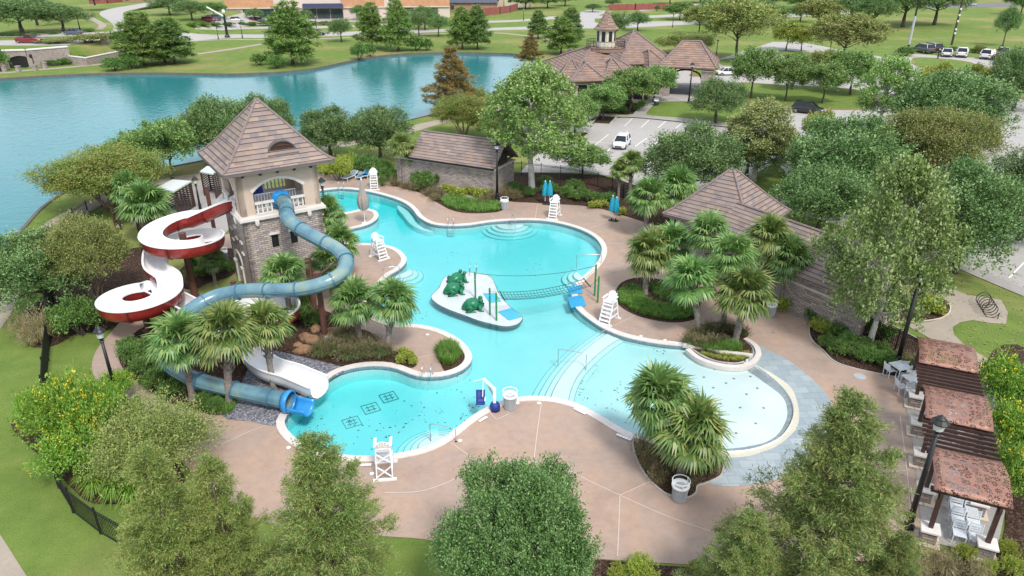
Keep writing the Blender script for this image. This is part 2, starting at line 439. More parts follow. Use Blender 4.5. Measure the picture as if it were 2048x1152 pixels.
# sub-divided terrain block on the far left bank, flat sheet elsewhere
TB = [(wx[0] - 2, 118.0), (XB + 8, 118.0), (XB + 8, 430.0), (wx[0] - 2, 430.0)]
def lake_clip():
    return [p for p in LAKE]
lake_h = LAKE; pool_h = ccw(offset(POOL, .03))
def split_ground():
    far = 148.0
    near_outer = [(-900, -40), (900, -40), (900, 1500), (-900, 1500)]
    return near_outer
blk = [(wx[0], 136.0), (XB + 6, 136.0), (XB + 6, 425.0), (wx[0], 425.0)]
# keep the block clear of the lake
ymax = max(p[1] for p in LAKE if p[0] < XB + 8)
blk[0] = (wx[0], ymax + 1.5); blk[1] = (XB + 6, ymax + 1.5)
region('ground', OUT, [lake_h, pool_h, blk, APR], 0.0, M['grass'])
bx0, bx1, by0, by1 = blk[0][0], blk[1][0], blk[0][1], blk[2][1]
nx, ny = 90, 140
gx = np.linspace(bx0, bx1, nx); gy = by0 + (by1 - by0) * np.linspace(0, 1, ny) ** 2.2
Xg, Yg = np.meshgrid(gx, gy); Zg = terrain(Xg, Yg); Zg[:, -1] = 0; Zg[-1] = 0
Fi = np.arange(nx * ny).reshape(ny, nx)
tag(npmesh('bank_ground', np.column_stack([Xg.ravel(), Yg.ravel(), Zg.ravel()]), np.stack([Fi[:-1, :-1].ravel(), Fi[:-1, 1:].ravel(), Fi[1:, 1:].ravel(), Fi[1:, :-1].ravel()], 1), M['grass'], smooth=True), kind='structure')
# lake ----------------------------------------------------------------------------
t = NT('lake_water')
w1 = t.noise(1.1, 4, .6, dist=.4); w2 = t.noise(.12, 3, .5)
hh = t.mix(.35, t.ramp(w1, [(0, (0, 0, 0, 1)), (1, (1, 1, 1, 1))]), t.ramp(w2, [(0, (0, 0, 0, 1)), (1, (1, 1, 1, 1))]))
lc = t.ramp(t.noise(.03, 3), [(.3, (.018, .175, .19, 1)), (.7, (.028, .215, .235, 1))])
M['lake'] = t.surf(lc, .06, spec=.5, normal=t.bump(hh, .42, .2), **{'IOR': 1.33})
region('lake_water', ccw(offset(LAKE, .3)), [], LW, M['lake'])
mb = MB(); n = len(LAKE); inn = offset(LAKE, -.12); ou = offset(LAKE, .35)
for i in range(n):
    j = (i + 1) % n
    mb.add([(*LAKE[i], LW - .3), (*LAKE[j], LW - .3), (*LAKE[j], .08), (*LAKE[i], .08)], [(3, 2, 1, 0)])
    mb.add([(*LAKE[i], .08), (*LAKE[j], .08), (*ou[j], .08), (*ou[i], .08)], [(3, 2, 1, 0)])
M['bulkhead'] = m_concrete('bulkhead', (.17, .155, .14), .7, 1)
tag(mb.build('lake_bulkhead_wall', M['bulkhead']), kind='structure')

# pool ----------------------------------------------------------------------------
t = NT('pool_plaster')
sp = t.noise(9, 3, .7); pc = t.ramp(t.noise(.4, 4, .6), [(.3, (.74, .83, .84, 1)), (.7, (.82, .89, .89, 1))])
fleck = t.ramp(t.noise(5.5, 2, .5), [(.735, (1, 1, 1, 1)), (.75, (.12, .13, .12, 1))])
patch = t.ramp(t.noise(.33, 2, .5), [(.52, (0, 0, 0, 1)), (.62, (1, 1, 1, 1))])
M['plaster'] = t.surf(t.mix(patch, pc, t.mix(1.0, pc, fleck, 'MULTIPLY')), .8, spec=.2)
depths = [((700, 400), 1.5), ((800, 430), 1.5), ((880, 480), 1.35), ((1000, 500), 1.25), ((1120, 500), 1.2), ((900, 560), 1.15), ((1080, 600), 1.1), ((850, 620), 1.1), ((1000, 720), 1.0), ((1100, 680), .95), ((1060, 770), .95), ((950, 780), 1.1), ((870, 800), 1.3), ((760, 830), 1.5), ((640, 830), 1.55), ((700, 890), 1.5), ((820, 870), 1.35),
          ((1180, 800), .42), ((1230, 720), .42), ((1300, 730), .36), ((1250, 820), .36), ((1380, 740), .2), ((1350, 860), .2), ((1450, 770), .1), ((1450, 860), .08), ((1520, 800), .05), ((1540, 850), .04), ((1500, 885), .03), ((1560, 820), .03), ((1400, 895), .1)]
dp = np.array([tuple(G(x, y, -1)[:2]) for (x, y), d in depths]); dv = np.array([d * (.62 if d > .6 else .8) for _, d in depths])
# bench band that divides the main pool from the wading area (outer / inner edge of its crest)
bench_o = crv([(1218, 668), (1195, 684), (1168, 706), (1142, 732), (1122, 758), (1108, 783), (1100, 803)], WL - .25)
bench_i = crv([(1246, 678), (1222, 692), (1195, 713), (1172, 735), (1154, 758), (1142, 784), (1136, 810)], WL - .25)
def pool_depth(A):
    d2 = ((A[:, None, :] - dp[None]) ** 2).sum(2) + .3; w = 1 / d2 ** 1.6
    return (w * dv).sum(1) / w.sum(1)
def pz(A): return WL - pool_depth(A)
FLOOR = ccw(resample(POOL, .5))
region('pool_floor', FLOOR, [], -1, M['plaster'], grid=.75, zfun=pz)
mb = MB(); fz = pz(np.array(FLOOR)); n = len(FLOOR)
for i in range(n):
    j = (i + 1) % n
    mb.add([(*FLOOR[i], fz[i] - .02), (*FLOOR[j], fz[j] - .02), (*FLOOR[j], -.0), (*FLOOR[i], -.0)], [(3, 2, 1, 0)])
tag(mb.build('pool_wall', M['plaster']), kind='structure')
# tile band under the coping + coping ring (left out along the zero-entry beach)
beach = np.array(A1)
fl = np.array(FLOOR); isb = dist_np(fl, list(map(tuple, A1)) + list(map(tuple, A1[::-1]))) < .3
isb &= (fl[:, 0] > G(1480, 800).x - 2.2)
t = NT('waterline_tile'); br = t.n('ShaderNodeTexBrick', {'Vector': t.coord('UV'), 'Scale': 1.0, 'Mortar Size': .01, 'Brick Width': .15, 'Row Height': .15, 'Color1': (.12, .19, .25, 1), 'Color2': (.20, .28, .33, 1), 'Mortar': (.3, .34, .36, 1)}, offset=0)
M['tileband'] = t.surf(br.outputs['Color'], .25)
tb = MB(); cp = MB(); bi = offset(FLOOR, -.015); c0 = offset(FLOOR, -.03); c1 = offset(FLOOR, .42)
for i in range(n):
    j = (i + 1) % n
    if isb[i] and isb[j]: continue
    tb.add([(*bi[i], WL - .12), (*bi[j], WL - .12), (*bi[j], .0), (*bi[i], .0)], [(3, 2, 1, 0)])
    q = [(*c0[i], .0), (*c0[j], .0), (*c0[j], .07), (*c0[i], .07), (*c1[j], .07), (*c1[i], .07), (*c1[j], .0), (*c1[i], .0)]
    cp.add(q, [(3, 2, 1, 0), (2, 3, 5, 4), (4, 5, 7, 6)])
tag(tb.build('pool_tile_band', M['tileband']), kind='structure'); tag(cp.build('pool_coping', M['coping']), kind='structure')
# water: a closed body with clear, slightly absorbing water
t = NT('pool_water')
fr = t.n('ShaderNodeFresnel', {'IOR': 1.38, 'Normal': t.bump(t.noise(1.6, 4, .6, dist=.8), .22, .05)}).outputs[0]
gl = t.n('ShaderNodeBsdfGlossy', {'Roughness': .015, 'Color': (1, 1, 1, 1), 'Normal': t.bump(t.noise(1.6, 4, .6, dist=.8), .26, .05)})
tr = t.n('ShaderNodeBsdfTransparent', {'Color': (1, 1, 1, 1)})
mx = t.n('ShaderNodeMixShader', {0: fr, 1: tr.outputs[0], 2: gl.outputs[0]})
t.t.links.new(mx.outputs[0], t.out.inputs['Surface'])
va = t.n('ShaderNodeVolumeAbsorption', {'Color': (.0, .90, .925, 1), 'Density': .66})
t.t.links.new(va.outputs[0], t.out.inputs['Volume'])
M['water'] = t.m
WP = ccw(resample(offset(POOL, .02), .6))
mb = MB(); mb.prism(WP, -2.2, WL)
tag(mb.build('pool_water', M['water'], uv=False), kind='structure')
# beach rings
def ring(name, a, b, za, zb, mat):
    n = 60; a = resample(a, 1, False) if False else a
    def samp(c):
        L = resample(c, sum(math.dist(c[i], c[i + 1]) for i in range(len(c) - 1)) / n, False); return L
    A = samp(a); B = samp(b); k = min(len(A), len(B))
    m = MB(); m.grid([[(*p, za) for p in A[:k]], [(*p, zb) for p in B[:k]]])
    for f in range(len(m.f)): m.f[f] = m.f[f][::-1]
    return tag(m.build(name, mat), kind='structure')
M['wet_slate'] = M['slate']
ring('beach_tile_ring', A0, A1, WL - .045, WL + .004, M['slate'])
ring('beach_cream_ring', A1, A2, WL + .004, -.04, M['cream'])
ring('beach_slate', A2, A3, -.04, .034, M['slate'])
# ---------------------------------------------------------------- deck and planting beds
deck_px = [(560, 345), (600, 340), (640, 346), (700, 352), (770, 352), (800, 360), (1003, 395), (1032, 402), (1090, 406), (1186, 412), (1261, 433), (1330, 455), (1400, 500), (1500, 560), (1580, 590), (1640, 603), (1720, 612), (1790, 700), (1850, 760), (1842, 900), (1870, 1090), (1800, 1118), (1500, 1134), (1378, 1129),
           (1186, 1117), (1000, 1097), (885, 1083), (827, 1076), (700, 1068), (600, 1060), (500, 1035), (400, 960), (340, 900), (290, 830), (275, 775), (440, 829), (545, 849), (620, 780), (690, 715), (640, 650), (600, 560), (690, 500), (600, 420)]
DECK = ccw(poly(deck_px, .02))
PH = ccw(offset(POOL, .30)); 
# the slate apron replaces the deck on the beach side
apron = ccw([tuple(p) for p in A3] + [tuple(p) for p in crv([(1392, 935), (1420, 800), (1450, 700)], .02)])
region("pool_deck", DECK, [PH, APR], .02, M["deck"])
def bed(name, px, mat, z=.05, n=4, kind='structure', edge=None):
    pl = ccw(spline(poly(px, z), n)); region(name, pl, [], z, mat)
    if edge:
        o = offset(pl, .07); m = MB(); k = len(pl)
        for i in range(k):
            j = (i + 1) % k
            m.add([(*pl[i], z + .03), (*pl[j], z + .03), (*o[j], z + .03), (*o[i], z + .03), (*o[j], 0), (*o[i], 0)], [(0, 3, 2, 1), (3, 5, 4, 2)])
        tag(m.build(name + '_edging', edge), kind='structure')
    return pl
# the slate apron has to lie on top of the deck
BED = {}
BED['sycamore'] = bed('planting_bed_soil', [(1621, 652), (1624, 678), (1647, 700), (1668, 721), (1702, 734), (1760, 747), (1800, 752), (1840, 735), (1850, 690), (1760, 640), (1700, 622), (1645, 630)], M['mulch'], edge=M['kerb'])
BED['palms'] = bed('planting_bed_soil', [(1232, 588), (1238, 607), (1260, 623), (1293, 635), (1342, 643), (1381, 639), (1394, 628), (1396, 600), (1370, 575), (1330, 562), (1280, 556), (1245, 566)], M['mulch'], edge=M['mulch'])
BED['planter'] = bed('planting_bed_soil', [(1366, 684), (1383, 695), (1403, 708), (1428, 719), (1455, 724), (1478, 724), (1495, 717), (1505, 706), (1502, 692), (1490, 680), (1498, 666), (1480, 654), (1450, 645), (1415, 646), (1388, 656), (1370, 670)], M['mulch'], z=.09)
BED['front'] = bed('planting_bed_soil', [(1268, 881), (1273, 912), (1287, 941), (1305, 964), (1331, 985), (1350, 991), (1373, 994), (1390, 985), (1394, 970), (1410, 965), (1437, 953), (1445, 938), (1442, 916), (1392, 912), (1340, 903), (1295, 890)], M['mulch'], edge=M['kerb'])
BED['pump'] = bed('planting_bed_soil', [(782, 366), (800, 374), (825, 380), (845, 387), (884, 409), (903, 419), (932, 425), (971, 425), (1003, 420), (1008, 402), (1032, 403), (1090, 406), (1186, 413), (1261, 434), (1330, 450), (1330, 400), (1250, 365), (1180, 350), (1000, 345), (880, 345), (790, 340)], M['mulch'], edge=M['mulch'])
BED['nose'] = bed('planting_bed_soil', [(901, 683), (920, 697), (929, 712), (922, 728), (906, 738), (890, 742), (880, 725), (872, 705), (880, 690)], M['mulch'])
BED['slide'] = bed('planting_bed_soil', [(825, 735), (835, 725), (832, 712), (815, 703), (785, 701), (762, 690), (742, 665), (705, 652), (660, 625), (570, 596), (500, 610), (470, 650), (520, 690), (600, 712), (650, 724), (692, 734), (725, 728), (765, 728), (798, 732)], M['mulch'], z=.055)
BED['gravel'] = bed('gravel_bed', [(440, 828), (500, 842), (548, 851), (572, 834), (604, 806), (643, 774), (663, 757), (690, 736), (640, 718), (570, 700), (500, 690), (440, 740)], M['gravel'], z=.04, n=3)
BED['left'] = bed('planting_bed_soil', [(238, 700), (262, 672), (300, 650), (400, 640), (480, 680), (500, 720), (470, 790), (442, 828), (400, 824), (340, 806), (290, 776), (245, 735)], M['mulch'], z=.05)
BED['oak'] = bed('planting_bed_soil', [(40, 640), (90, 590), (160, 540), (250, 500), (300, 500), (320, 560), (260, 625), (215, 660), (150, 668), (110, 690), (55, 690)], M['mulch'], z=.04)
BED['bell'] = bed('planting_bed_soil', [(22, 850), (45, 815), (110, 790), (230, 780), (280, 830), (330, 900), (370, 960), (320, 1005), (230, 1008), (170, 1000), (110, 940), (50, 885)], M['mulch'], z=.04)
BED['east'] = bed('planting_bed_soil', [(1975, 720), (2060, 700), (2200, 900), (2150, 1180), (1850, 1180), (1830, 1105), (1985, 1115), (2010, 960)], M['mulch'], z=.04)
BED['south'] = bed('planting_bed_soil', [(1180, 1122), (1300, 1129), (1500, 1138), (1800, 1122), (1850, 1180), (1500, 1200), (1180, 1190)], M['mulch'], z=.03)
BED['cab'] = bed('planting_bed_soil', [(370, 530), (400, 520), (440, 500), (470, 500), (470, 545), (420, 565), (380, 580), (350, 560)], M['mulch'], z=.04)
BED['door'] = bed('planting_bed_soil', [(1790, 640), (1830, 600), (1860, 592), (1890, 600), (1900, 618), (1885, 634), (1850, 641), (1815, 642)], M['mulch'], z=.05, edge=M['path'])
BED['club'] = bed('planting_bed_soil', [(1150, 232), (1200, 226), (1262, 228), (1280, 221), (1300, 205), (1290, 190), (1180, 190), (1140, 210)], M['mulch'], z=.05)
def path(name, px, w, mat, z=.03, n=6, gt=False):
    pts = [(GT(x, y) if gt else G(x, y, z)) for x, y in px]
    pl = spline([tuple(p[:2]) for p in pts], n, False)
    sp = strip_poly(pl, w)
    if gt: return region(name, sp, [], z, mat, zfun=lambda A: terrain(A[:, 0], A[:, 1]) + z)
    return region(name, sp, [], z, mat)
path('slide_walk', [(278, 790), (225, 745), (222, 705), (250, 665), (285, 628), (340, 588), (400, 562), (450, 540), (462, 505), (445, 470)], 1.9, M['deck'], .028)
path('side_walk', [(285, 530), (320, 560), (350, 585)], 1.8, M['deck'], .024)
region('cabana_plaza', ccw(poly([(280, 470), (330, 395), (430, 345), (500, 350), (480, 430), (440, 480), (360, 490)], .02)), [], .02, M['plaza'])
path('lake_path', [(560, 330), (450, 345), (330, 362), (240, 384), (170, 415), (110, 450), (60, 500), (15, 570), (-20, 640), (-110, 760), (-130, 950), (-40, 1130), (20, 1230)], 2.2, M['path'], .015)
path('shore_path', [(1010, 215), (940, 232), (860, 248), (790, 268), (700, 286), (600, 305), (540, 335)], 2.6, M['path'], .016)
path('far_shore_path', [(-150, 150), (0, 146), (60, 140), (95, 138), (205, 128), (300, 118), (400, 107), (470, 97), (555, 83), (612, 77)], 2.3, M['path'], .02)
path('far_sidewalk', [(340, 84), (440, 79.5), (520, 79), (612, 78), (700, 75), (800, 71), (900, 67), (990, 66), (1040, 70), (1090, 77), (1120, 88)], 2.2, M['path'], .02)
region('bath_walk', ccw(spline(poly([(1870, 560), (1935, 590), (2003, 600), (2012, 648), (1945, 640), (1905, 655), (1930, 690), (2048, 760), (2100, 790), (2090, 810), (2000, 770), (1900, 700), (1830, 660), (1815, 648), (1850, 645), (1885, 636), (1903, 618), (1890, 598), (1850, 580)], .03), 2)), [], .03, M['path'])
region('pergola_slab', ccw(poly([(1800, 745), (1850, 735), (1990, 760), (2015, 1000), (1990, 1118), (1845, 1078), (1828, 900)], .045)), [], .045, M['plaza'])
region('pump_walk', ccw(spline(poly([(880, 388), (910, 378), (950, 390), (985, 405), (975, 412), (930, 398)], .07), 2)), [], .07, M['path'])
# deck joints
def joint(px, w=.04):
    sp = strip_poly(spline(poly(px, .027), 8, False), w); region('deck_joint_line', sp, [], .028, M['joint'])
joint([(1083, 805), (1075, 860), (1065, 945)]); joint([(903, 885), (930, 905), (966, 929)])
joint([(770, 985), (840, 982), (900, 962), (966, 929), (1010, 921), (1063, 924), (1110, 928), (1180, 962), (1240, 990), (1330, 1030), (1430, 1065)])
joint([(1240, 990), (1238, 1050), (1235, 1112)]); joint([(1240, 990), (1302, 962)]); joint([(444, 889), (500, 862), (552, 845)])
joint([(1203, 664), (1330, 600)], .04); joint([(1070, 440), (1075, 408)], .04); joint([(983, 430), (994, 440)], .04); joint([(1175, 458), (1225, 440)], .04); joint([(1213, 487), (1250, 487)], .04)
joint([(1185, 567), (1236, 577)], .04); joint([(1213, 521), (1240, 525)], .04); joint([(1172, 613), (1205, 607)], .04); joint([(1800, 830), (1815, 950), (1822, 1040)], .04); joint([(1660, 955), (1820, 940)], .04)
joint([(835, 715), (870, 708)], .04)
# ---------------------------------------------------------------- roads and car parks
lot = [(1040, 345), (1120, 262), (1170, 236), (1240, 236), (1300, 215), (1325, 175), (1300, 140), (1440, 118), (1545, 84), (1600, 84), (1700, 103), (1790, 118), (1830, 108), (1990, 118), (2030, 122), (2010, 150), (2011, 177), (2048, 194), (2120, 225), (2400, 500), (2300, 640), (2048, 585), (1940, 535), (1885, 510), (1590, 425), (1520, 390), (1400, 400), (1300, 390), (1230, 352), (1150, 345)]
region('parking_lot', ccw(poly(lot)), [], .012, M['road'])
def island(px, mat, kmat, n=3, h=.13):
    pl = ccw(spline(poly(px, .1), n)); o = offset(pl, .18); m = MB(); k = len(pl)
    for i in range(k):
        j = (i + 1) % k
        m.add([(*pl[i], h), (*pl[j], h), (*o[j], h), (*o[i], h), (*o[j], 0), (*o[i], 0)], [(0, 3, 2, 1), (3, 5, 4, 2)])
    tag(m.build('kerb', kmat), kind='structure')
    region('lawn_island', pl, [], h - .03, mat)
island([(1292, 229), (1310, 208), (1345, 203), (1440, 205), (1530, 212), (1520, 240), (1500, 252), (1440, 244), (1360, 236)], M['lawn'], M['kerb'])
island([(1470, 166), (1560, 170), (1700, 178), (1750, 192), (1735, 216), (1664, 218), (1590, 213), (1527, 208), (1480, 202), (1445, 190)], M['lawn'], M['kerb_red'])
island([(1200, 231), (1232, 233), (1218, 248), (1185, 246)], M['mulch'], M['kerb'], 1)
island([(1149, 264), (1177, 266), (1144, 294), (1109, 291)], M['mulch'], M['kerb'], 1)
island([(1828, 116), (1880, 117), (1941, 125), (1950, 135), (1941, 142), (1900, 140), (1855, 135), (1831, 129)], M['lawn'], M['kerb_red'])
island([(1560, 101), (1620, 105), (1660, 108), (1655, 114), (1600, 114), (1562, 110)], M['lawn'], M['kerb'])
island([(1440, 120), (1475, 116), (1490, 122), (1475, 132), (1442, 130)], M['lawn'], M['kerb'])
island([(2011, 179), (2060, 203), (2200, 270), (2200, 160), (2040, 150)], M['lawn'], M['kerb_red'])
island([(1500, 360), (1545, 330), (1575, 350), (1590, 400), (1530, 385)], M['lawn'], M['kerb'])
island([(1640, 300), (1800, 300), (1960, 330), (1960, 420), (1880, 470), (1740, 440), (1650, 380)], M['mulch'], M['kerb'])
island([(1430, 125), (1400, 137), (1380, 150), (1405, 152), (1440, 146)], M['lawn'], M['kerb_red'], 2)
region('lot_sidewalk', strip_poly(spline(poly([(1165, 226), (1215, 231), (1275, 233), (1350, 240), (1440, 250), (1560, 262)], .14), 5, False), 1.3), [], .14, M['plaza'])
region('club_walk', strip_poly(spline(poly([(1275, 232), (1290, 215), (1310, 195), (1325, 182)], .145), 5, False), 1.8), [], .145, M['plaza'])
region('lot_sidewalk', strip_poly(spline(poly([(1885, 512), (1945, 541), (2048, 584), (2150, 625)], .05), 5, False), 1.4), [], .05, M['plaza'])
def stall(a, b, w=.11):
    region('parking_line', strip_poly([tuple(G(*a, .02)[:2]), tuple(G(*b, .02)[:2])], w), [], .022, M['line'])
for a, b in (((1265, 237), (1249, 252)), ((1298, 240), (1282, 255)), ((1332, 242), (1316, 256)), ((1366, 244), (1350, 258)), ((1217, 269), (1180, 298)), ((1255, 263), (1212, 305)), ((1294, 276), (1270, 293)), ((1330, 270), (1305, 292)), ((1165, 282), (1225, 287)), ((2048, 525), (2018, 556)), ((2048, 440), (2000, 450)), ((1868, 116), (1850, 122))): stall(a, b)
def road(px_b, px_t, z=.012, mat='road'):
    a = [GT(*p) for p in px_b]; b = [GT(*p) for p in px_t]
    A = resample([tuple(p[:2]) for p in spline(a, 4, False)], 6, False); B = resample([tuple(p[:2]) for p in spline(b, 4, False)], 6, False)
    pl = ccw(A + B[::-1])
    region('road', pl, [], z, M[mat], grid=9, zfun=lambda Q: terrain(Q[:, 0], Q[:, 1]) + z)
road([(330, 81), (440, 77), (540, 76), (640, 73), (760, 69), (900, 63), (1060, 59), (1130, 57), (1220, 56), (1290, 54), (1360, 50), (1450, 45), (1560, 36), (1700, 27)], [(360, 64), (440, 69), (540, 69), (640, 66), (760, 61), (900, 58), (1060, 53), (1130, 47), (1220, 45), (1290, 43), (1360, 42), (1450, 37), (1560, 28), (1700, 20)])
road([(390, 58.5), (480, 58.5), (620, 57), (760, 52), (980, 45.5), (1060, 42), (1120, 38), (1290, 36), (1360, 33), (1560, 24)], [(390, 55), (480, 55), (620, 53), (760, 48), (980, 42), (1060, 38), (1120, 32), (1290, 31), (1360, 28), (1560, 19)])
road([(1115, 57), (1130, 40), (1150, 28), (1175, 20)], [(1210, 57), (1190, 44), (1195, 32), (1225, 22)], .016)
road([(-250, 91), (0, 91), (100, 91), (180, 90), (240, 88), (330, 86)], [(-250, 80), (0, 81), (100, 80), (180, 79), (240, 74), (360, 64)], .02)
road([(-250, 74), (0, 74), (100, 73.5), (180, 72), (235, 72)], [(-250, 67), (0, 67), (100, 66.5), (180, 65), (235, 62)], .02)
road([(212, 78), (228, 55), (218, 42), (200, 30), (205, 22), (240, 14), (320, 2)], [(380, 66), (290, 54), (262, 40), (246, 30), (255, 22), (300, 12), (350, 3)], .026)
road([(380, 47), (560, 47), (760, 43), (820, 40)], [(380, 33), (560, 31), (760, 28), (820, 27)], .02)
road([(1840, 16), (1940, 15), (2048, 12), (2200, 8)], [(1840, 8), (1940, 7), (2048, 4), (2200, 1)], .02, 'asphalt')
road([(1280, 22), (1350, 18), (1430, 14)], [(1280, 10), (1350, 8), (1430, 6)], .02)
path('verge_walk', [(170, 28), (185, 38), (205, 50), (195, 60)], 2, M['path'], .03, gt=True)
# dark sheet painting the shade on the drive under the entrance canopy
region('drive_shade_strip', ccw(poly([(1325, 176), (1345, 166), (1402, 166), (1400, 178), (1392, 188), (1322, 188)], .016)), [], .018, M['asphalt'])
# ================================================================ buildings
def panel(mb, org, ux, uz, outer, holes, th):
    """wall slab: outline and openings given in (u, z); th = thickness towards ux x uz x -1 (inside)"""
    org = Vector(org); ux = Vector(ux); uz = Vector(uz); nrm = ux.cross(uz)
    V = []; E = []
    for pl in [outer] + list(holes):
        o = len(V); n = len(pl); V += [Vector((p[0], p[1])) for p in pl]; E += [(o + i, o + (i + 1) % n) for i in range(n)]
    vs, es, fs, *_ = geometry.delaunay_2d_cdt(V, E, [], 0, 1e-6)
    A = np.array([(v.x, v.y) for v in vs]); tri = []
    for f in fs:
        if len(f) != 3: continue
        c = A[list(f)].mean(0)
        if not inside(c, outer) or any(inside(c, h) for h in holes): continue
        a, b, d = f
        if (A[b][0] - A[a][0]) * (A[d][1] - A[a][1]) - (A[b][1] - A[a][1]) * (A[d][0] - A[a][0]) < 0: b, d = d, b
        tri.append((a, b, d))
    F = [org + ux * x + uz * z for x, z in A]; B = [p - nrm * th for p in F]; n = len(F)
    mb.add(F + B, tri + [(n + c, n + b, n + a) for a, b, c in tri])
    for pl in [ccw(outer)] + [ccw(h)[::-1] for h in holes]:
        k = len(pl); P = [org + ux * x + uz * z for x, z in pl]; Q = [p - nrm * th for p in P]
        mb.add(P + Q, [(k + i, k + (i + 1) % k, (i + 1) % k, i) for i in range(k)])
def rect(x0, x1, z0, z1): return [(x0, z0), (x1, z0), (x1, z1), (x0, z1)]
def arch(x0, x1, z0, zs, rise, n=12):
    p = [(x0, z0), (x1, z0)]; c = (x0 + x1) / 2; w = (x1 - x0) / 2
    R = (w * w + rise * rise) / (2 * rise); a = math.asin(min(1, w / R))
    if rise > w: a = PI - a
    for i in range(n + 1):
        t = a - 2 * a * i / n; p.append((c + R * math.sin(t), zs + rise - R + R * math.cos(t)))
    return p
def archtrim(mb, org, ux, uz, x0, x1, zs, rise, wd, proud, n=14):
    ux = Vector(ux); uz = Vector(uz); nr = ux.cross(uz); org = Vector(org)
    a = arch(x0, x1, zs - .01, zs, rise, n)[2:]; c = (x0 + x1) / 2
    b = [(x + (x - c) / max(abs(x1 - x0) / 2, .1) * wd, z + wd * .95) for x, z in a]
    for i in range(len(a) - 1):
        q = [a[i], a[i + 1], b[i + 1], b[i]]
        P = [org + ux * x + uz * z + nr * proud for x, z in q]; Q = [p - nr * (proud + .08) for p in P]
        mb.add(P + Q, [(3, 2, 1, 0), (0, 1, 5, 4), (2, 3, 7, 6), (1, 2, 6, 5), (3, 0, 4, 7)])
def hip(mb, pl4, z, ridge, zr, th=.16):
    """hip roof over quad pl4 (ccw, front-left, front-right, back-right, back-left) with ridge points (left, right)"""
    a, b, c, d = [(p[0], p[1], z) for p in pl4]; l = (*ridge[0], zr); r = (*ridge[1], zr)
    mb.add([a, b, c, d, l, r], [(0, 1, 5, 4), (1, 2, 5), (2, 3, 4, 5), (3, 0, 4)])
    lo = [(x, y, z - th) for x, y, z in (a, b, c, d)]
    mb.add([a, b, c, d] + lo, [(0, 4, 5, 1), (1, 5, 6, 2), (2, 6, 7, 3), (3, 7, 4, 0), (4, 7, 6, 5)])
def caps(mb, lines, r=.09):
    for a, b in lines: mb.tube([a, b], r, 6)
M['louver'] = simple('louver_brown', (.085, .042, .03), .6, var=.2)
M['ridge'] = simple('ridge_tile', (.22, .17, .16), .8, var=.25, scale=4)
M['fascia'] = simple('fascia_grey', (.13, .115, .11), .6, var=.1)
M['blue_vinyl'] = simple('blue_vinyl', (.012, .03, .22), .5)
# ---------------------------------------------------------------- slide tower
TC0 = Vector((-18.5, 46.7, 0)); TRZ = math.atan2(.549, .836)
TW, TD = 5.6, 5.3
tw = thing('slide_tower', 'tall stone and stucco slide tower with a flared pyramid roof beside the pool', 'tower', TC0, TRZ)
Z = Vector((0, 0, 1))
faces = [((0, 0, 0), (1, 0, 0), TW), ((TW, 0, 0), (0, 1, 0), TD), ((TW, TD, 0), (-1, 0, 0), TW), ((0, TD, 0), (0, -1, 0), TD)]
mb = MB(); zl = 6.05
win_r = [rect(1.75, 2.25, 3.75, 4.75), rect(3.1, 3.6, 3.75, 4.75)]
door = arch(1.05, 2.75, 0.0, 1.7, .84)
win_l = [rect(1.1, 1.45, 3.6, 4.3), rect(2.4, 2.75, 4.1, 4.8), rect(3.7, 4.05, 3.3, 4.0)]
for (o, u, L), hl in zip(faces, [win_r, [], [], [door] + win_l]):
    if hl and hl[0] is door:
        # door reaches the ground: outline notched by the arch
        out = [(0, 0), (1.05, 0)] + [p for p in door[2:]][::-1] + [(2.75, 0), (L, 0), (L, zl), (0, zl)]
        panel(mb, o, u, Z, out, hl[1:], .35)
    else: panel(mb, o, u, Z, rect(0, L, 0, zl), hl, .35)
mb.build('stone_base', M['stone'], tw)
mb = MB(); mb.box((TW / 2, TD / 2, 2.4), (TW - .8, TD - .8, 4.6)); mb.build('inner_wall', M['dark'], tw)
for (x0, x1) in ((1.75, 2.25), (3.1, 3.6)):
    m = MB(); m.box(((x0 + x1) / 2, .16, 4.25), (x1 - x0 + .02, .04, 1.02)); w_ = m.build('window', M['dark'], tw)
    m = MB(); m.box(((x0 + x1) / 2, -.03, 4.84), (x1 - x0 + .25, .14, .16)); m.build('lintel', M['cast'], w_)
for (y0, z0, z1) in ((1.1, 3.6, 4.3), (2.4, 4.1, 4.8), (3.7, 3.3, 4.0)):
    yc = TD - (y0 + .175); m = MB(); m.box((.16, yc, (z0 + z1) / 2), (.04, .37, z1 - z0 + .02)); w_ = m.build('window', M['dark'], tw)
    m = MB(); m.box((-.03, yc, z1 + .09), (.14, .6, .15)); m.build('lintel', M['cast'], w_); m = MB(); m.box((-.03, yc, z0 - .08), (.14, .6, .12)); m.build('sill', M['cast'], w_)
m = MB(); archtrim(m, faces[3][0], faces[3][1], Z, 1.05, 2.75, 1.7, .84, .3, .07)
m.box((-.03, TD - .93, .85), (.16, .24, 1.7)); m.box((-.03, TD - 2.87, .85), (.16, .24, 1.7)); m.box((-.06, TD - .93, 1.76), (.24, .36, .16)); m.box((-.06, TD - 2.87, 1.76), (.24, .36, .16))
m.build('door_surround', M['cast'], tw)
m = MB(); m.box((TW / 2, TD / 2, zl + .1), (TW + .5, TD + .5, .2)); m.box((TW / 2, TD / 2, zl + .26), (TW + .32, TD + .32, .12)); m.build('ledge', M['cast'], tw)
for (x, y) in ((.9, -.18), (4.6, -.18), (-.18, 1.2), (-.18, 4.1)):
    m = MB(); m.box((x, y, zl - .14), (.26, .22, .28)); m.box((x, y, zl - .33), (.18, .14, .12)); m.build('bracket', M['cast'], tw)
zf = zl + .32; zt = 10.0
mb = MB()
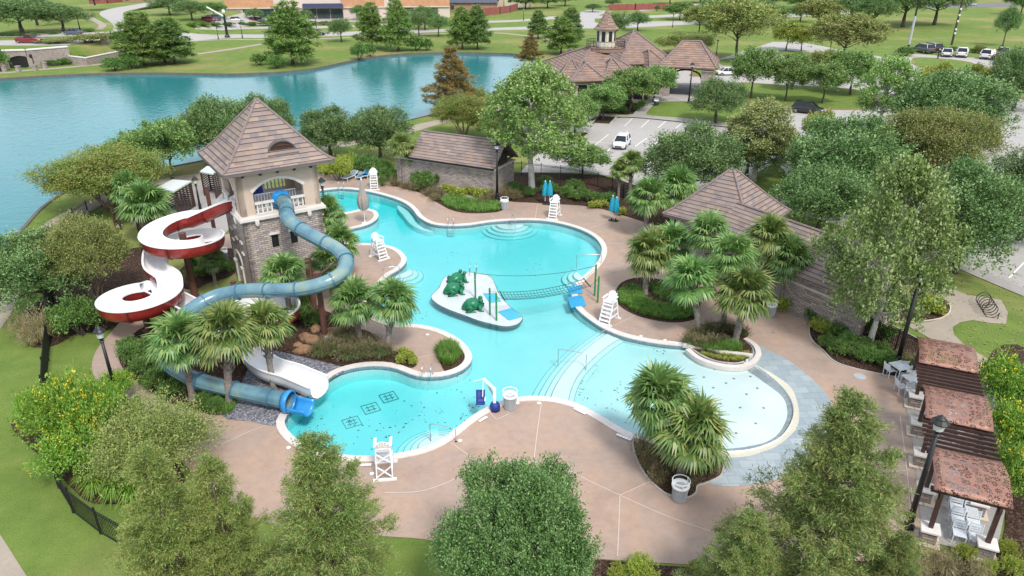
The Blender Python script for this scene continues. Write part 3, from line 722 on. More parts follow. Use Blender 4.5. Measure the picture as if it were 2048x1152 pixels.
for (o, u, L) in faces:
    a0, a1 = .95, L - 1.15
    out = [(0, zf), (a0, zf)] + arch(a0, a1, zf, 7.95, .75)[2:][::-1] + [(a1, zf), (L, zf), (L, zt), (0, zt)]
    panel(mb, o, u, Z, out, [], .38)
mb.build('stucco_wall', M['stucco'], tw)
for (o, u, L) in faces: mb = MB(); archtrim(mb, o, u, Z, .95, L - 1.15, 7.95, .75, .17, .05); mb.build('arch_trim', M['cast'], tw)
m = MB(); m.box((TW / 2, TD / 2, zt - .1), (TW - .7, TD - .7, .1)); m.build('ceiling', M['stucco'], tw)
# balustrades, with the openings for the two slides left free
def baluster_prof(): return [(.075, 0), (.075, .06), (.045, .09), (.085, .28), (.05, .5), (.075, .6), (.075, .66)]
def balustrade(o, u, a, b):
    o = Vector(o); u = Vector(u); nr = u.cross(Z); r = MB(); m = MB(); y = nr * .06
    p, q = o + u * a + y, o + u * b + y
    r.beam(p + Z * (zf + .06), q + Z * (zf + .06), .22, .12); r.build('balustrade_base', M['cast'], tw); r = MB(); r.beam(p + Z * (zf + .84), q + Z * (zf + .84), .24, .13)
    rail = r.build('balustrade_rail', M['cast'], tw)
    k = max(2, int((b - a) / .27))
    for i in range(k):
        c = p + (q - p) * ((i + .5) / k); m2 = MB(); m2.lathe(baluster_prof(), 8, (c.x, c.y, zf + .12)); m2.build('baluster', M['cast'], rail, smooth=True)
balustrade(*faces[0][:2], .96, 2.25); balustrade(*faces[0][:2], 3.45, 4.44)
balustrade(*faces[3][:2], .96, 2.1); balustrade(*faces[3][:2], 3.3, 4.14)
balustrade(*faces[1][:2], .96, 4.14); balustrade(*faces[2][:2], .96, 4.44)
# gate rails and curtain seen inside the arch
m = MB()
for i in range(15):
    x = 1.3 + i * .2; m.box((x, .9, zf + .62), (.035, .035, 1.05))
m.box((2.7, .9, zf + 1.16), (2.9, .05, .06)); m.box((2.7, .9, zf + .12), (2.9, .05, .06)); m.build('inner_gate', M['white_paint'], tw)
m = MB()
for i in range(12): m.box((.95, 1.2 + i * .25, zf + .6), (.035, .035, 1.05))
m.box((.95, 2.6, zf + 1.14), (.05, 3, .06)); m.build('inner_gate', M['white_paint'], tw)
m = MB(); rows = [[(1.15 + i * .1, 1.1 + .05 * math.sin(i * 1.9), zf + 1.15 + k * .6) for i in range(9)] for k in range(2)]; m.grid(rows); m.build('curtain', M['blue_vinyl'], tw, thick=.02)
# corbels
for (o, u, L) in faces:
    o = Vector(o); u = Vector(u); nr = u.cross(Z)
    for k in range(5):
        c = o + u * (.45 + k * (L - .9) / 4); m = MB()
        pr = [(0, 9.9), (.55, 9.9), (.55, 9.72), (.34, 9.6), (.16, 9.35), (.12, 9.1), (0, 9.1)]
        P = [c + nr * a + Z * b - u * .08 for a, b in pr]; Q = [p + u * .16 for p in P]; n = len(P)
        m.add(P + Q, [tuple(range(n)), tuple(range(2 * n - 1, n - 1, -1))] + [(i, n + i, n + (i + 1) % n, (i + 1) % n) for i in range(n)])
        m.build('corbel', M['brown'], tw)
# flared roof
cx, cy = TW / 2, TD / 2; prof = [(1.0, 9.72), (.93, 9.86), (.84, 10.12), (.74, 10.5), (.62, 11.0), (.48, 11.62), (.32, 12.33), (.16, 13.02), (.012, 13.68)]
HX, HY = TW / 2 + 1.0, TD / 2 + 1.0
mb = MB()
for s in range(4):
    rows = []
    for f, z in prof:
        hx, hy = HX * f, HY * f; q = [(-hx, -hy), (hx, -hy), (hx, hy), (-hx, hy)]; a, b = q[s], q[(s + 1) % 4]
        rows.append([(cx + a[0], cy + a[1], z), (cx + b[0], cy + b[1], z)])
    mb.grid(rows)
for k in range(len(mb.f)): pass
roof = mb.build('roof', M['roof'], tw)
mb = MB(); q = [(cx - HX, cy - HY), (cx + HX, cy - HY), (cx + HX, cy + HY), (cx - HX, cy + HY)]; mb.prism(q, 9.5, 9.7); mb.build('fascia', M['fascia'], tw)
mb = MB()
for sx, sy in ((-1, -1), (1, -1), (1, 1), (-1, 1)): mb.tube([(cx + sx * HX * f, cy + sy * HY * f, z + .02) for f, z in prof], .085, 6)
mb.build('ridge_cap', M['ridge'], roof)
# half-round louvred vent on the pool-side slope
vx, vy, vz, vr = TW / 2 + .55, cy - HY * .72, 10.42, .9
m = MB(); ring = [(vx + vr * math.cos(PI * i / 14), vy, vz + vr * .82 * math.sin(PI * i / 14)) for i in range(15)]
back = [(x, vy + 1.5, z) for x, y, z in ring]
m.grid([ring, back]); r2 = [(vx + (vr + .09) * math.cos(PI * i / 14), vy - .04, vz + (vr + .1) * .82 * math.sin(PI * i / 14)) for i in range(15)]
b2 = [(x, vy + 1.55, z) for x, y, z in r2]; m.grid([b2, r2]); m.grid([r2, ring]); dm = m.build('dormer_vent', M['fascia'], tw)
m = MB(); m.add([(x, vy + .12, z) for x, y, z in ring], [tuple(range(15))])
for k in range(6):
    z = vz + .05 + k * .09; hw = vr * math.sqrt(max(0, 1 - ((k * .09 + .05) / (.82 * vr)) ** 2)) - .03
    if hw > .05: m.box((vx, vy + .05, z), (2 * hw, .1, .035))
m.build('louver', M['louver'], dm)
m = MB(); m.box((vx, vy - .1, vz - .05), (2.15, .3, .07)); m.build('sill', M['fascia'], dm)
m = MB()
for p, q in (((1.2, .03), (1.2, .03)),): pass
# ---------------------------------------------------------------- pump house
A = G(795, 364); B = G(987, 395); d = (B - A); L = d.length; rz = math.atan2(d.y, d.x)
ph = thing('pump_house', 'low stone building with a long gabled tile roof behind the pool planting', 'building', A, rz)
D = 4.6; hw = 2.75
m = MB(); m.box((L / 2, D / 2, hw / 2), (L, D, hw)); m.build('wall', M['stone'], ph)
m = MB(); m.box((L / 2, D / 2, hw + .07), (L + .3, D + .3, .14)); m.build('wall_cap', M['cast'], ph)
m = MB(); x0, x1 = 2.0, L + .35; e = .45; zr = 5.35; z0 = 3.15
m.grid([[(x0, -e, z0), (x1, -e, z0)], [(x0, D / 2, zr), (x1, D / 2, zr)], [(x0, D + e, z0), (x1, D + e, z0)]])
o = m.build('roof', M['roof'], ph); md = o.modifiers.new('solid', 'SOLIDIFY'); md.thickness = .14; md.offset = -1
m = MB(); m.tube([(x0, D / 2, zr + .03), (x1, D / 2, zr + .03)], .09, 6); m.build('ridge_cap', M['ridge'], o)
m = MB(); m.box(((x0 + x1) / 2, -e - .05, z0 - .12), (x1 - x0, .12, .14)); m.build('gutter', M['black'], ph)
m = MB()
for k in range(7): m.box((x0 + .5 + k * (x1 - x0 - 1) / 6, D / 2, z0 + .05), (.14, D + .5, .16))
m.build('rafter', M['brown'], ph)
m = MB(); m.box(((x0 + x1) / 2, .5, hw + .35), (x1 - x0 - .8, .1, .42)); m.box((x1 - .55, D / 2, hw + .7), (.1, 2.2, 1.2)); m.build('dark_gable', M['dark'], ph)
# ---------------------------------------------------------------- bath house
E1 = G(1325, 427, 3.4); E2 = G(1582, 421, 3.4); C = (E1 + E2) / 2; h = (E2 - E1) / 2; pr = Vector((h.y, -h.x, 0))
bc = Vector((C.x, C.y, 0)); ang = math.atan2(h.y, h.x) - PI / 4 + PI / 2
s = h.length / math.sqrt(2)
bh = thing('bath_house', 'stone bath house with a pyramid tile roof and a long tiled wing', 'building', bc, math.atan2((pr + h).y, (pr + h).x))
# local axes: +x to the right-front corner direction
m = MB(); q = [(-s, -s), (s, -s), (s, s), (-s, s)]
prof2 = [(1, 3.4), (.86, 3.78), (.6, 4.75), (.3, 5.95), (.04, 7.0)]
for k in range(4):
    m.grid([[(q[k][0] * f, q[k][1] * f, z), (q[(k + 1) % 4][0] * f, q[(k + 1) % 4][1] * f, z)] for f, z in prof2])
rf = m.build('roof', M['roof'], bh)
m = MB()
for k in range(4): m.tube([(q[k][0] * f, q[k][1] * f, z + .03) for f, z in prof2], .09, 6)
m.build('ridge_cap', M['ridge'], rf)
m = MB(); m.prism([(a * .99, b * .99) for a, b in q], 3.18, 3.39); m.build('fascia', M['fascia'], bh)
m = MB(); m.box((0, 0, 1.6), (2 * s - 1.8, 2 * s - 1.8, 3.2)); m.build('wall', M['stone'], bh)
iv = Matrix.Rotation(-bh.rotation_euler.z, 3, 'Z')
def bl(px, py, z): return iv @ (G(px, py, z) - bc)
W1 = bl(1495, 412, 5.3); W2 = bl(1782, 510, 5.3); d = (W2 - W1); d.z = 0; L = d.length; d.normalize(); nr = Vector((d.y, -d.x, 0)); w_ = 3.3
m = MB(); P = lambda t, o, z: (W1.x + d.x * t + nr.x * o, W1.y + d.y * t + nr.y * o, z)
m.grid([[P(-1, w_, 3.1), P(L + .6, w_, 3.1)], [P(-1, 0, 5.25), P(L + .6, 0, 5.25)], [P(-1, -w_, 3.1), P(L + .6, -w_, 3.1)]])
o = m.build('wing_roof', M['roof'], bh); md = o.modifiers.new('solid', 'SOLIDIFY'); md.thickness = .16; md.offset = -1
m = MB(); m.tube([P(-1, 0, 5.29), P(L + .6, 0, 5.29)], .09, 6); m.build('ridge_cap', M['ridge'], o)
m = MB(); ww = w_ - .7; m.prism([P(0, ww, 0)[:2], P(L + .2, ww, 0)[:2], P(L + .2, -ww, 0)[:2], P(0, -ww, 0)[:2]], 0, 3.0); m.build('wing_wall', M['stone'], bh)
m = MB(); g0, g1, g2 = P(L + .2, ww, 3.0), P(L + .2, -ww, 3.0), P(L + .2, 0, 4.8); m.add([g0, g1, g2], [(0, 1, 2)]); m.build('gable', M['stucco'], bh)
m = MB(); m.beam(P(0, ww + .04, 2.2), P(L, ww + .04, 2.2), .1, .14); m.build('wall_band', M['cast'], bh)
m = MB(); m.beam(P(L + .24, ww, 1.9), P(L + .24, -ww, 1.9), .12, .2); m.build('wall_band', M['cast'], bh)
# ---------------------------------------------------------------- clubhouse
cl0 = G(1215, 165); ch = thing('clubhouse', 'rambling clubhouse of hipped brown tile roofs around an octagonal cupola', 'building', (cl0.x, cl0.y, 0), 0)
def cl(px, py, z): p = G(px, py, z); return (p.x - cl0.x, p.y - cl0.y)
def block(fl, fr, dep, ze, yr, name='roof', inset=None, wall='stucco', ridge_px=None):
    a = Vector((*cl(*fl, ze), 0)); b = Vector((*cl(*fr, ze), 0)); u = (b - a); Lx = u.length; u.normalize(); v = Vector((-u.y, u.x, 0))
    c, d_ = b + v * dep, a + v * dep; ins = inset if inset is not None else dep / 2
    ml = a + u * min(ins, Lx / 2 - .1) + v * dep / 2; mr = b - u * min(ins, Lx / 2 - .1) + v * dep / 2
    wm = (ml + mr) / 2; zr = hgt((wm.x + cl0.x, wm.y + cl0.y, 0), yr)
    m = MB(); hip(m, [a, b, c, d_], ze, [tuple(ml[:2]), tuple(mr[:2])], zr); rf = m.build(name, M['roof_far'], ch)
    m = MB(); L3 = lambda p, z: (p.x, p.y, z)
    for p in (a, d_): m.tube([L3(p, ze + .05), L3(ml, zr + .08)], .16, 5)
    for p in (b, c): m.tube([L3(p, ze + .05), L3(mr, zr + .08)], .16, 5)
    m.tube([L3(ml, zr + .08), L3(mr, zr + .08)], .16, 5); m.build('ridge_cap', M['ridge'], rf)
    k = 1.0; q = [a + (u + v) * k, b + (v - u) * k, c - (u + v) * k, d_ + (u - v) * k]
    if wall: m = MB(); m.prism([p[:2] for p in q], 0, ze - .1); m.build('wall', M[wall], ch)
    return a, b, u, v, zr, q
blk1 = block((1142, 163), (1302, 158), 22, 4.0, 91)
block((1106, 120), (1140, 162), 6, 3.9, 112, 'side_roof')
block((1113, 162), (1168, 163), 6.5, 3.7, 118, 'porch_roof')
block((1205, 164), (1262, 163), 8, 3.7, 117, 'porch_roof')
block((1238, 128), (1352, 126), 20, 4.4, 62, 'rear_roof')
block((1300, 136), (1340, 134), 9, 4.0, 100, 'link_roof')
# windows along the front wall
a, b, u, v, zr, q = blk1
for k in range(6):
    c = q[0] + (q[1] - q[0]) * ((k + .5) / 6); m = MB(); m.box((c.x, c.y - .03, 2.0), (2.1, .12, 2.6)); w2 = m.build('window', M['dark'], ch)
    m = MB(); m.box((c.x - 1.12, c.y - .08, 2.0), (.14, .1, 2.8)); m.box((c.x + 1.12, c.y - .08, 2.0), (.14, .1, 2.8)); m.box((c.x, c.y - .08, 3.36), (2.4, .1, .14)); m.build('window_frame', M['cream'], w2)
# cupola
a, b, u, v, zr, q = blk1; cu = (a + b) / 2 + v * 11 + u * 2.2; ZC = zr - 6.9; print('club ridge', zr)
ob = MB(); ob.lathe([(3.5, zr - .9), (3.5, zr - .15), (3.3, zr - .15), (3.3, zr - .3)], 8, (cu.x, cu.y, 0), False, True); ob.build('cupola_deck', M['roof_far'], ch)
m = MB(); m.lathe([(1.65, zr - .5), (1.65, zr + 2.7)], 8, (cu.x, cu.y, 0)); cw = m.build('cupola_wall', M['cream'], ch)
for k in range(8):
    an = 2 * PI * (k + .5) / 8; m = MB(); r_ = 1.65 * math.cos(PI / 8) + .02
    m.box((cu.x + r_ * math.cos(an), cu.y + r_ * math.sin(an), zr + 1.55), (.08, .62, 1.6), rz=an); m.build('cupola_window', M['dark'], cw)
m = MB(); m.lathe([(2.15, zr + 2.6), (2.15, zr + 2.75), (1.7, zr + 3.2), (1.1, zr + 4.1), (.5, zr + 5.1), (.04, zr + 6.0)], 8, (cu.x, cu.y, 0)); m.build('cupola_roof', M['roof_far'], ch)
m = MB()
for k in range(32):
    an = 2 * PI * k / 32; m.box((cu.x + 3.3 * math.cos(an), cu.y + 3.3 * math.sin(an), zr + .35), (.05, .05, 1.1))
for zz in (.05, .85): m.tube([(cu.x + 3.3 * math.cos(2 * PI * k / 32), cu.y + 3.3 * math.sin(2 * PI * k / 32), zr + zz) for k in range(32)], .045, 4, closed=True)
m.build('deck_railing', M['black'], ch)
# porte-cochere
p0 = G(1334, 172); pc = thing('entrance_canopy', 'stone piered drive-through canopy with a steep hipped tile roof beside the clubhouse', 'canopy', (p0.x, p0.y, 0), 0)
def pl(px, py, z): p = G(px, py, z); return Vector((p.x - p0.x, p.y - p0.y, 0))
ze = 5.0; a = pl(1316, 133, ze); b = pl(1434, 138, ze); u = (b - a); Lx = u.length; u.normalize(); v = Vector((-u.y, u.x, 0)); dep = 11
c, d_ = b + v * dep, a + v * dep; ml = a + u * (Lx / 2 - 1.5) + v * dep / 2; mr = a + u * (Lx / 2 + 1.5) + v * dep / 2
zr = hgt((ml.x + p0.x, ml.y + p0.y, 0), 82)
m = MB(); hip(m, [a, b, c, d_], ze, [tuple(ml[:2]), tuple(mr[:2])], zr); rf = m.build('roof', M['roof_far'], pc)
m = MB()
for p, e in ((a, ml), (d_, ml), (b, mr), (c, mr), (ml, mr)):
    m.tube([(p.x, p.y, (zr if p is ml else ze) + .06), (e.x, e.y, zr + .08)], .15, 5)
m.build('ridge_cap', M['ridge'], rf)
for (i, j) in ((1.3, 1.3), (Lx - 1.6, 1.3), (1.3, dep - 1.3), (Lx - 1.6, dep - 1.3)):
    c2 = a + u * i + v * j; m = MB(); m.box((c2.x, c2.y, 2.2), (1.7, 1.5, 4.4), rz=math.atan2(u.y, u.x)); pr_ = m.build('pier', M['stone'], pc)
    m = MB(); m.box((c2.x, c2.y, 4.5), (1.95, 1.75, .2), rz=math.atan2(u.y, u.x)); m.build('pier_cap', M['cast'], pr_)
m = MB()
for j in (1.3, dep - 1.3):
    s0 = a + u * 2.0 + v * j; s1 = a + u * (Lx - 2.3) + v * j
    m.tube([tuple(s0 + (s1 - s0) * (k / 10) + Z * (3.0 + 1.5 * (1 - (2 * k / 10 - 1) ** 2) ** .5)) for k in range(11)], .16, 5)
    m.beam(a + u * .5 + v * j + Z * 4.72, b - u * .5 + v * j + Z * 4.72, .35, .3)
m.build('arched_beam', M['brown'], pc)
# ---------------------------------------------------------------- shops at the far road
def text(body, size, loc, parent, mat, rx=PI / 2, rz=0, ext=.03, name='sign_letters'):
    cu_ = bpy.data.curves.new(name, 'FONT'); cu_.body = body; cu_.size = size; cu_.align_x = 'CENTER'; cu_.align_y = 'CENTER'; cu_.extrude = ext; cu_.resolution_u = 2
    o = bpy.data.objects.new(name, cu_); COL.objects.link(o); dg = bpy.context.evaluated_depsgraph_get()
    me = bpy.data.meshes.new_from_object(o.evaluated_get(dg)); bpy.data.objects.remove(o); me.name = name; me.materials.clear()
    o = link(name, me, mat, parent); o.location = loc; o.rotation_euler = (rx, 0, rz); return o
M['brick_orange'] = simple('orange_brick', (.52, .275, .155), .9, var=.14, scale=.6); M['shop_cream'] = simple('shop_stucco', (.60, .50, .45), .9, var=.06)
M['navy'] = simple('navy_awning', (.02, .03, .075), .6); M['glass'] = simple('shop_glass', (.035, .055, .06), .08, var=.3, scale=.8)
s0 = G(455, 40); s1 = G(900, 35); d = s1 - s0; L = d.length
sh = thing('shop_building', 'long tan and cream shopping strip with navy awning across the far road', 'building', s0, math.atan2(d.y, d.x))
k = L / 445.0   # metres per photo pixel along the front
m = MB(); m.box((L / 2, 10, 5), (L, 20, 10)); m.build('wall', M['shop_cream'], sh)
for (x0, x1, mt, zt_, nm) in ((0, 93, 'brick_orange', 10.6, 'facade_brick'), (226, 312, 'brick_orange', 11.0, 'facade_brick'), (330, 445, 'brick_orange', 10.2, 'facade_brick')):
    m = MB(); m.box(((x0 + x1) / 2 * k, -.1, zt_ / 2 + 2.0), ((x1 - x0) * k, .5, zt_ - 4.0)); m.build(nm, M[mt], sh)
m = MB(); m.box((L / 2, -.3, 3.9), (L, .5, .3)); m.build('cornice', M['cream'], sh)
m = MB(); m.add([(150 * k, -.2, 5.3), (229 * k, -.2, 5.3), (231 * k, -2.0, 3.9), (150 * k, -2.0, 3.9)], [(0, 3, 2, 1)]); m.add([(229 * k, -.2, 5.3), (229 * k, -.2, 3.9), (231 * k, -2.0, 3.9)], [(0, 1, 2)]); m.build('awning', M['navy'], sh)
for i, (x0, x1) in enumerate(((33, 58), (60, 92), (96, 120), (150, 175), (177, 202), (204, 228), (255, 280), (340, 370), (390, 420))):
    m = MB(); m.box(((x0 + x1) / 2 * k, -.05, 1.85), ((x1 - x0) * k, .3, 3.3)); g = m.build('shop_window', M['glass'], sh)
    m = MB()
    for j in range(5): m.box(((x0 + (x1 - x0) * j / 4) * k, -.24, 1.85), (.12, .1, 3.3))
    m.build('mullion', M['black'], g)
M['sign'] = simple('sign_black', (.015, .014, .016), .5); M['sign_brown'] = simple('sign_brown', (.12, .05, .045), .5)
yz = 7.6
text('CODE NINJAS', 1.55, (34 * k, -.42, yz), sh, M['sign']); text('THE WATER FORUM', 1.2, (71 * k, -.42, yz), sh, M['sign_brown'])
text('TUTOR', .9, (105 * k, -.1, yz + .3), sh, M['sign_brown']); text('DENTAL ARTS', 1.1, (157 * k, -.1, 7.3), sh, M['sign_brown']); text('TUTOR JACC', 1.3, (196 * k, -.1, 7.6), sh, M['sign'])
# ---------------------------------------------------------------- houses beyond the road
M['slate_roof'] = simple('slate_shingle', (.085, .095, .125), .85, var=.2, scale=2); M['house_brick'] = simple('house_brick', (.34, .20, .15), .9, var=.15, scale=1.5); M['beige'] = simple('beige_render', (.56, .42, .31), .9, var=.06)
def house(px, py, wpx, hw, hr, wall, roof, label, depth=12, rz=0.0):
    b = G(px, py); w = wpx / ppm(b); t = thing('house', label, 'house', b, rz, None)
    m = MB(); m.box((0, depth / 2, hw / 2), (w, depth, hw)); m.build('wall', M[wall], t)
    m = MB(); e = .7; q = [(-w / 2 - e, -e), (w / 2 + e, -e), (w / 2 + e, depth + e), (-w / 2 - e, depth + e)]; ins = min(depth / 2, w / 2 - .3)
    hip(m, q, hw, [(-w / 2 + ins * .8, depth / 2), (w / 2 - ins * .8, depth / 2)], hw + hr); m.build('roof', M[roof], t)
    for i in range(3):
        x = (-.3 + .3 * i) * w; m = MB(); m.box((x, -.04, hw * .5), (1.4, .12, 1.7)); wn = m.build('window', M['glass'], t)
        m = MB(); m.box((x, -.08, hw * .5 + .95), (1.7, .12, .18)); m.build('lintel', M['cream'], wn)
    return t
house(905, 24, 175, 3.6, 7.5, 'house_brick', 'slate_roof', 'wide brick house with a large dark slate roof behind the far trees')
house(978, 21, 55, 9.0, 3.0, 'beige', 'slate_roof', 'tall beige rendered house next to the red fence', 10)
house(1035, 15, 52, 6, 4.0, 'cream', 'slate_roof', 'pale cream house with a white garage beyond the beige house', 10)
house(255, 4, 120, 3.2, 4.5, 'house_brick', 'slate_roof', 'brick house with a dark roof behind the road bend', 10)
# ---------------------------------------------------------------- lakeside culvert wall
cw0 = GT(70, 136); cv = thing('culvert_wall', 'stone retaining wall pierced by a dark arched culvert below the road', 'retaining wall', (cw0.x, cw0.y, 0), 0)
wl = [(x - cw0.x, y - cw0.y) for x, y in zip(wx[:4], wy[:4])]
wl[3] = (wl[3][0] + .2, wl[3][1])
for i in range(3):
    a = Vector((*wl[i], 0)); b = Vector((*wl[i + 1], 0)); u = (b - a); Lw = u.length; u.normalize(); m = MB()
    if i == 1:
        t0 = (Vector((G(22, 136).x - cw0.x, 0, 0)) - a).dot(u) / (u.x * u.x + u.y * u.y); t1 = t0 + 4.6
        out = [(0, -.2), (t0, -.2)] + arch(t0, t1, -.2, 1.75, .75)[2:][::-1] + [(t1, -.2), (Lw, -.2), (Lw, 3.5), (0, 3.5)]
        panel(m, a - Vector((-u.y, u.x, 0)) * .3, u, Z, out, [], 1.4)
        tm = MB(); tm.box(tuple(a + u * (t0 + 2.3) + Vector((-u.y, u.x, 0)) * -.02 + Z * 1.2), (4.8, .1, 3.0), rz=math.atan2(u.y, u.x)); tm.build('tunnel_dark_panel', M['dark'], cv)  # black panel just behind the arch stands in for the tunnel's darkness
    else: panel(m, a - Vector((-u.y, u.x, 0)) * .3, u, Z, rect(0, Lw, -.2, 3.5), [], 1.4)
    m.build('wall', M['stone'], cv)
    m = MB(); nn = Vector((-u.y, u.x, 0)) * .35; m.beam(a + nn + Z * 3.6, b + nn + Z * 3.6, 1.6, .2); m.build('coping', M['cast'], cv)
t1 = G(142, 127.5); t2 = G(275, 109)
rw = thing('terrace_wall', 'low stepped stone terrace wall beside the culvert planting', 'retaining wall', t1, 0)
for (a, b, hh) in ((Vector((0, .0, 0)), G(172, 131) - t1, 1.6), (G(172, 131) - t1, t2 - t1, 1.5)):
    m = MB(); m.beam(a + Z * hh / 2, b + Z * hh / 2, .6, hh); m.build('wall', M['stone'], rw)
    m = MB(); m.beam(a + Z * (hh + .07), b + Z * (hh + .07), .75, .14); m.build('coping', M['cast'], rw)
u0 = GT(205, 97); u1 = GT(268, 93)
rw2 = thing('parapet_wall', 'upper stone parapet wall along the road above the terrace', 'wall', u0, 0)
m = MB(); m.beam(Z * .5, u1 - u0 + Z * .5, .5, 2.0); m.build('wall', M['stone'], rw2); m = MB(); m.beam(Z * 1.56, u1 - u0 + Z * 1.56, .65, .12); m.build('coping', M['cast'], rw2)
for i, (px, py) in enumerate(((10, 143), (38, 144), (72, 142), (91, 137))):
    b = G(px, py); m = MB(); m.box((0, 0, .55), (.7, .7, 1.1)); m.box((0, 0, 1.16), (.9, .9, .14)); o = m.build('stone_bollard', M['stone'], None)
    o.location = b; tag(o, ['square stone pillar at the left edge of the culvert path', 'square stone pillar nearest the lake below the culvert', 'square stone pillar right of the culvert mouth', 'square stone pillar at the end of the curved culvert path'][i], 'pillar', 'stone pillars before the culvert')
# ================================================================ slides
M['tube_blue'] = None
t = NT('tube_fibreglass'); n1 = t.noise(.55, 3, .6); n2 = t.noise(2.5, 4, .6)
c = t.ramp(n1, [(.36, (.09, .19, .25, 1)), (.52, (.14, .27, .325, 1)), (.66, (.24, .33, .29, 1))]); c = t.mix(.25, c, t.ramp(n2, [(.3, (.55, .6, .62, 1)), (.7, (1, 1, 1, 1))]), 'MULTIPLY')
M['tube_blue'] = t.surf(c, .22, spec=.5)
M['flange_blue'] = simple('flange_blue', (.06, .17, .25), .35); M['bright_blue'] = simple('bright_blue', (.03, .26, .62), .3)
M['flume_white'] = simple('flume_white', (.83, .83, .83), .25, var=.02); M['flume_red'] = None
t = NT('flume_red'); M['flume_red'] = t.surf(t.ramp(t.noise(.9, 4, .6), [(.3, (.17, .018, .016, 1)), (.55, (.27, .026, .022, 1)), (.75, (.36, .06, .05, 1))]), .25)
M['post_brown'] = simple('post_brown', (.13, .06, .045), .5, var=.2)
def loc_tower(x, y, z):
    ca, sa = math.cos(TRZ), math.sin(TRZ); return Vector((TC0.x + x * ca - y * sa, TC0.y + x * sa + y * ca, z))
st0 = G(540, 620); bs = thing('tube_slide', 'enclosed blue tube water slide winding from the tower down to the pool', 'water slide', st0, 0)
tp = [tuple(loc_tower(2.85, .5, 7.0)), tuple(loc_tower(2.95, -.5, 6.9))]
for px, py, z in ((577, 437, 6.6), (606, 461, 6.15), (648, 484, 5.7), (680, 503, 5.3), (693, 524, 4.95), (682, 548, 4.6), (650, 566, 4.3), (603, 578, 4.0), (550, 581, 3.7), (500, 581, 3.4), (450, 588, 3.1), (412, 602, 2.85), (380, 622, 2.55), (349, 647, 2.25), (328, 680, 1.95), (330, 713, 1.65), (354, 740, 1.38), (400, 762, 1.12), (470, 780, .9), (530, 793, .76), (578, 803, .66)):
    tp.append(tuple(G(px, py, z)))
cp_ = [Vector(p) - st0 for p in resample(spline(tp, 8, False), .22, False)]
TR = .47
m = MB(); m.tube(cp_, TR, 16, cap=False); m.build('tube', M['tube_blue'], bs, smooth=True, uv=False)
acc = 0; ln = 0
for i in range(2, len(cp_) - 2):
    ln += (cp_[i] - cp_[i - 1]).length
    if ln > 2.0:
        ln = 0; d = (cp_[i + 1] - cp_[i - 1]).normalized(); m = MB(); m.tube([cp_[i] - d * .045, cp_[i] + d * .045], TR + .07, 16); m.build('flange', M['flange_blue'], bs, smooth=False, uv=False)
for sgn in (-1, 1):
    m = MB(); pts = []
    for i in range(len(cp_)):
        d = (cp_[min(i + 1, len(cp_) - 1)] - cp_[max(i - 1, 0)]).normalized(); sd_ = d.cross(Z).normalized(); pts.append(cp_[i] + sd_ * sgn * (TR + .01))
    m.tube(pts, .028, 5); m.build('seam', M['flange_blue'] if sgn < 0 else M['tube_blue'], bs, uv=False)
e = cp_[-1]; d = (cp_[-1] - cp_[-3]).normalized(); m = MB(); m.tube([e - d * .3, e - d * .05, e + d * .1], [TR + .05, TR + .16, TR + .12], 18, cap=False)
lo_ = [e + d * .1 + Vector((0, 0, -.45))]; m.build('outlet', M['bright_blue'], bs, smooth=True, uv=False, thick=.05)
m = MB(); sd_ = d.cross(Z).normalized(); rows = []
for k in range(6):
    rows.append([e + d * (.1 + .22 * k) + sd_ * (TR + .12) * math.cos(a) + Z * ((TR + .12) * math.sin(a) * (1 if math.sin(a) < 0 else 0)) for a in [PI + PI * j / 10 for j in range(11)]])
m.grid(rows); m.build('outlet_tray', M['bright_blue'], bs, smooth=True, uv=False, thick=.04)
s_ = cp_[2]; d = (cp_[4] - cp_[2]).normalized(); m = MB(); m.tube([s_ - d * .5, s_ - d * .1], [TR + .25, TR + .08], 8, cap=False); m.build('entry_hood', M['bright_blue'], bs, uv=False, thick=.05)
def post(parent, off, px, py, top, r=.19, arm=None):
    b = G(px, py) - off; m = MB(); m.lathe([(r, 0), (r, top)], 12, tuple(b)); p = m.build('support_post', M['post_brown'], parent, smooth=False)
    m = MB(); m.lathe([(r + .16, 0), (r + .16, .06), (r + .05, .08), (r + .05, .16)], 12, tuple(b)); m.build('base_plate', M['post_brown'], p)
    m = MB(); m.lathe([(r + .02, 0), (r + .02, .05)], 12, (b.x, b.y, top)); m.build('post_cap', M['post_brown'], p)
    if arm:
        for a in arm:
            q = a - off; m = MB(); m.beam(Vector((b.x, b.y, min(top - .2, q.z))), q, .1, .1); m.build('arm', M['post_brown'], p)
post(bs, st0, 650, 672, 4.55, .2, [G(688, 512, 4.6), G(668, 560, 4.0)])
post(bs, st0, 628, 616, 3.7, .24); post(bs, st0, 612, 560, 5.3, .2); post(bs, st0, 408, 664, 2.3, .18); post(bs, st0, 480, 640, 2.9, .18); post(bs, st0, 322, 745, 1.25, .16)
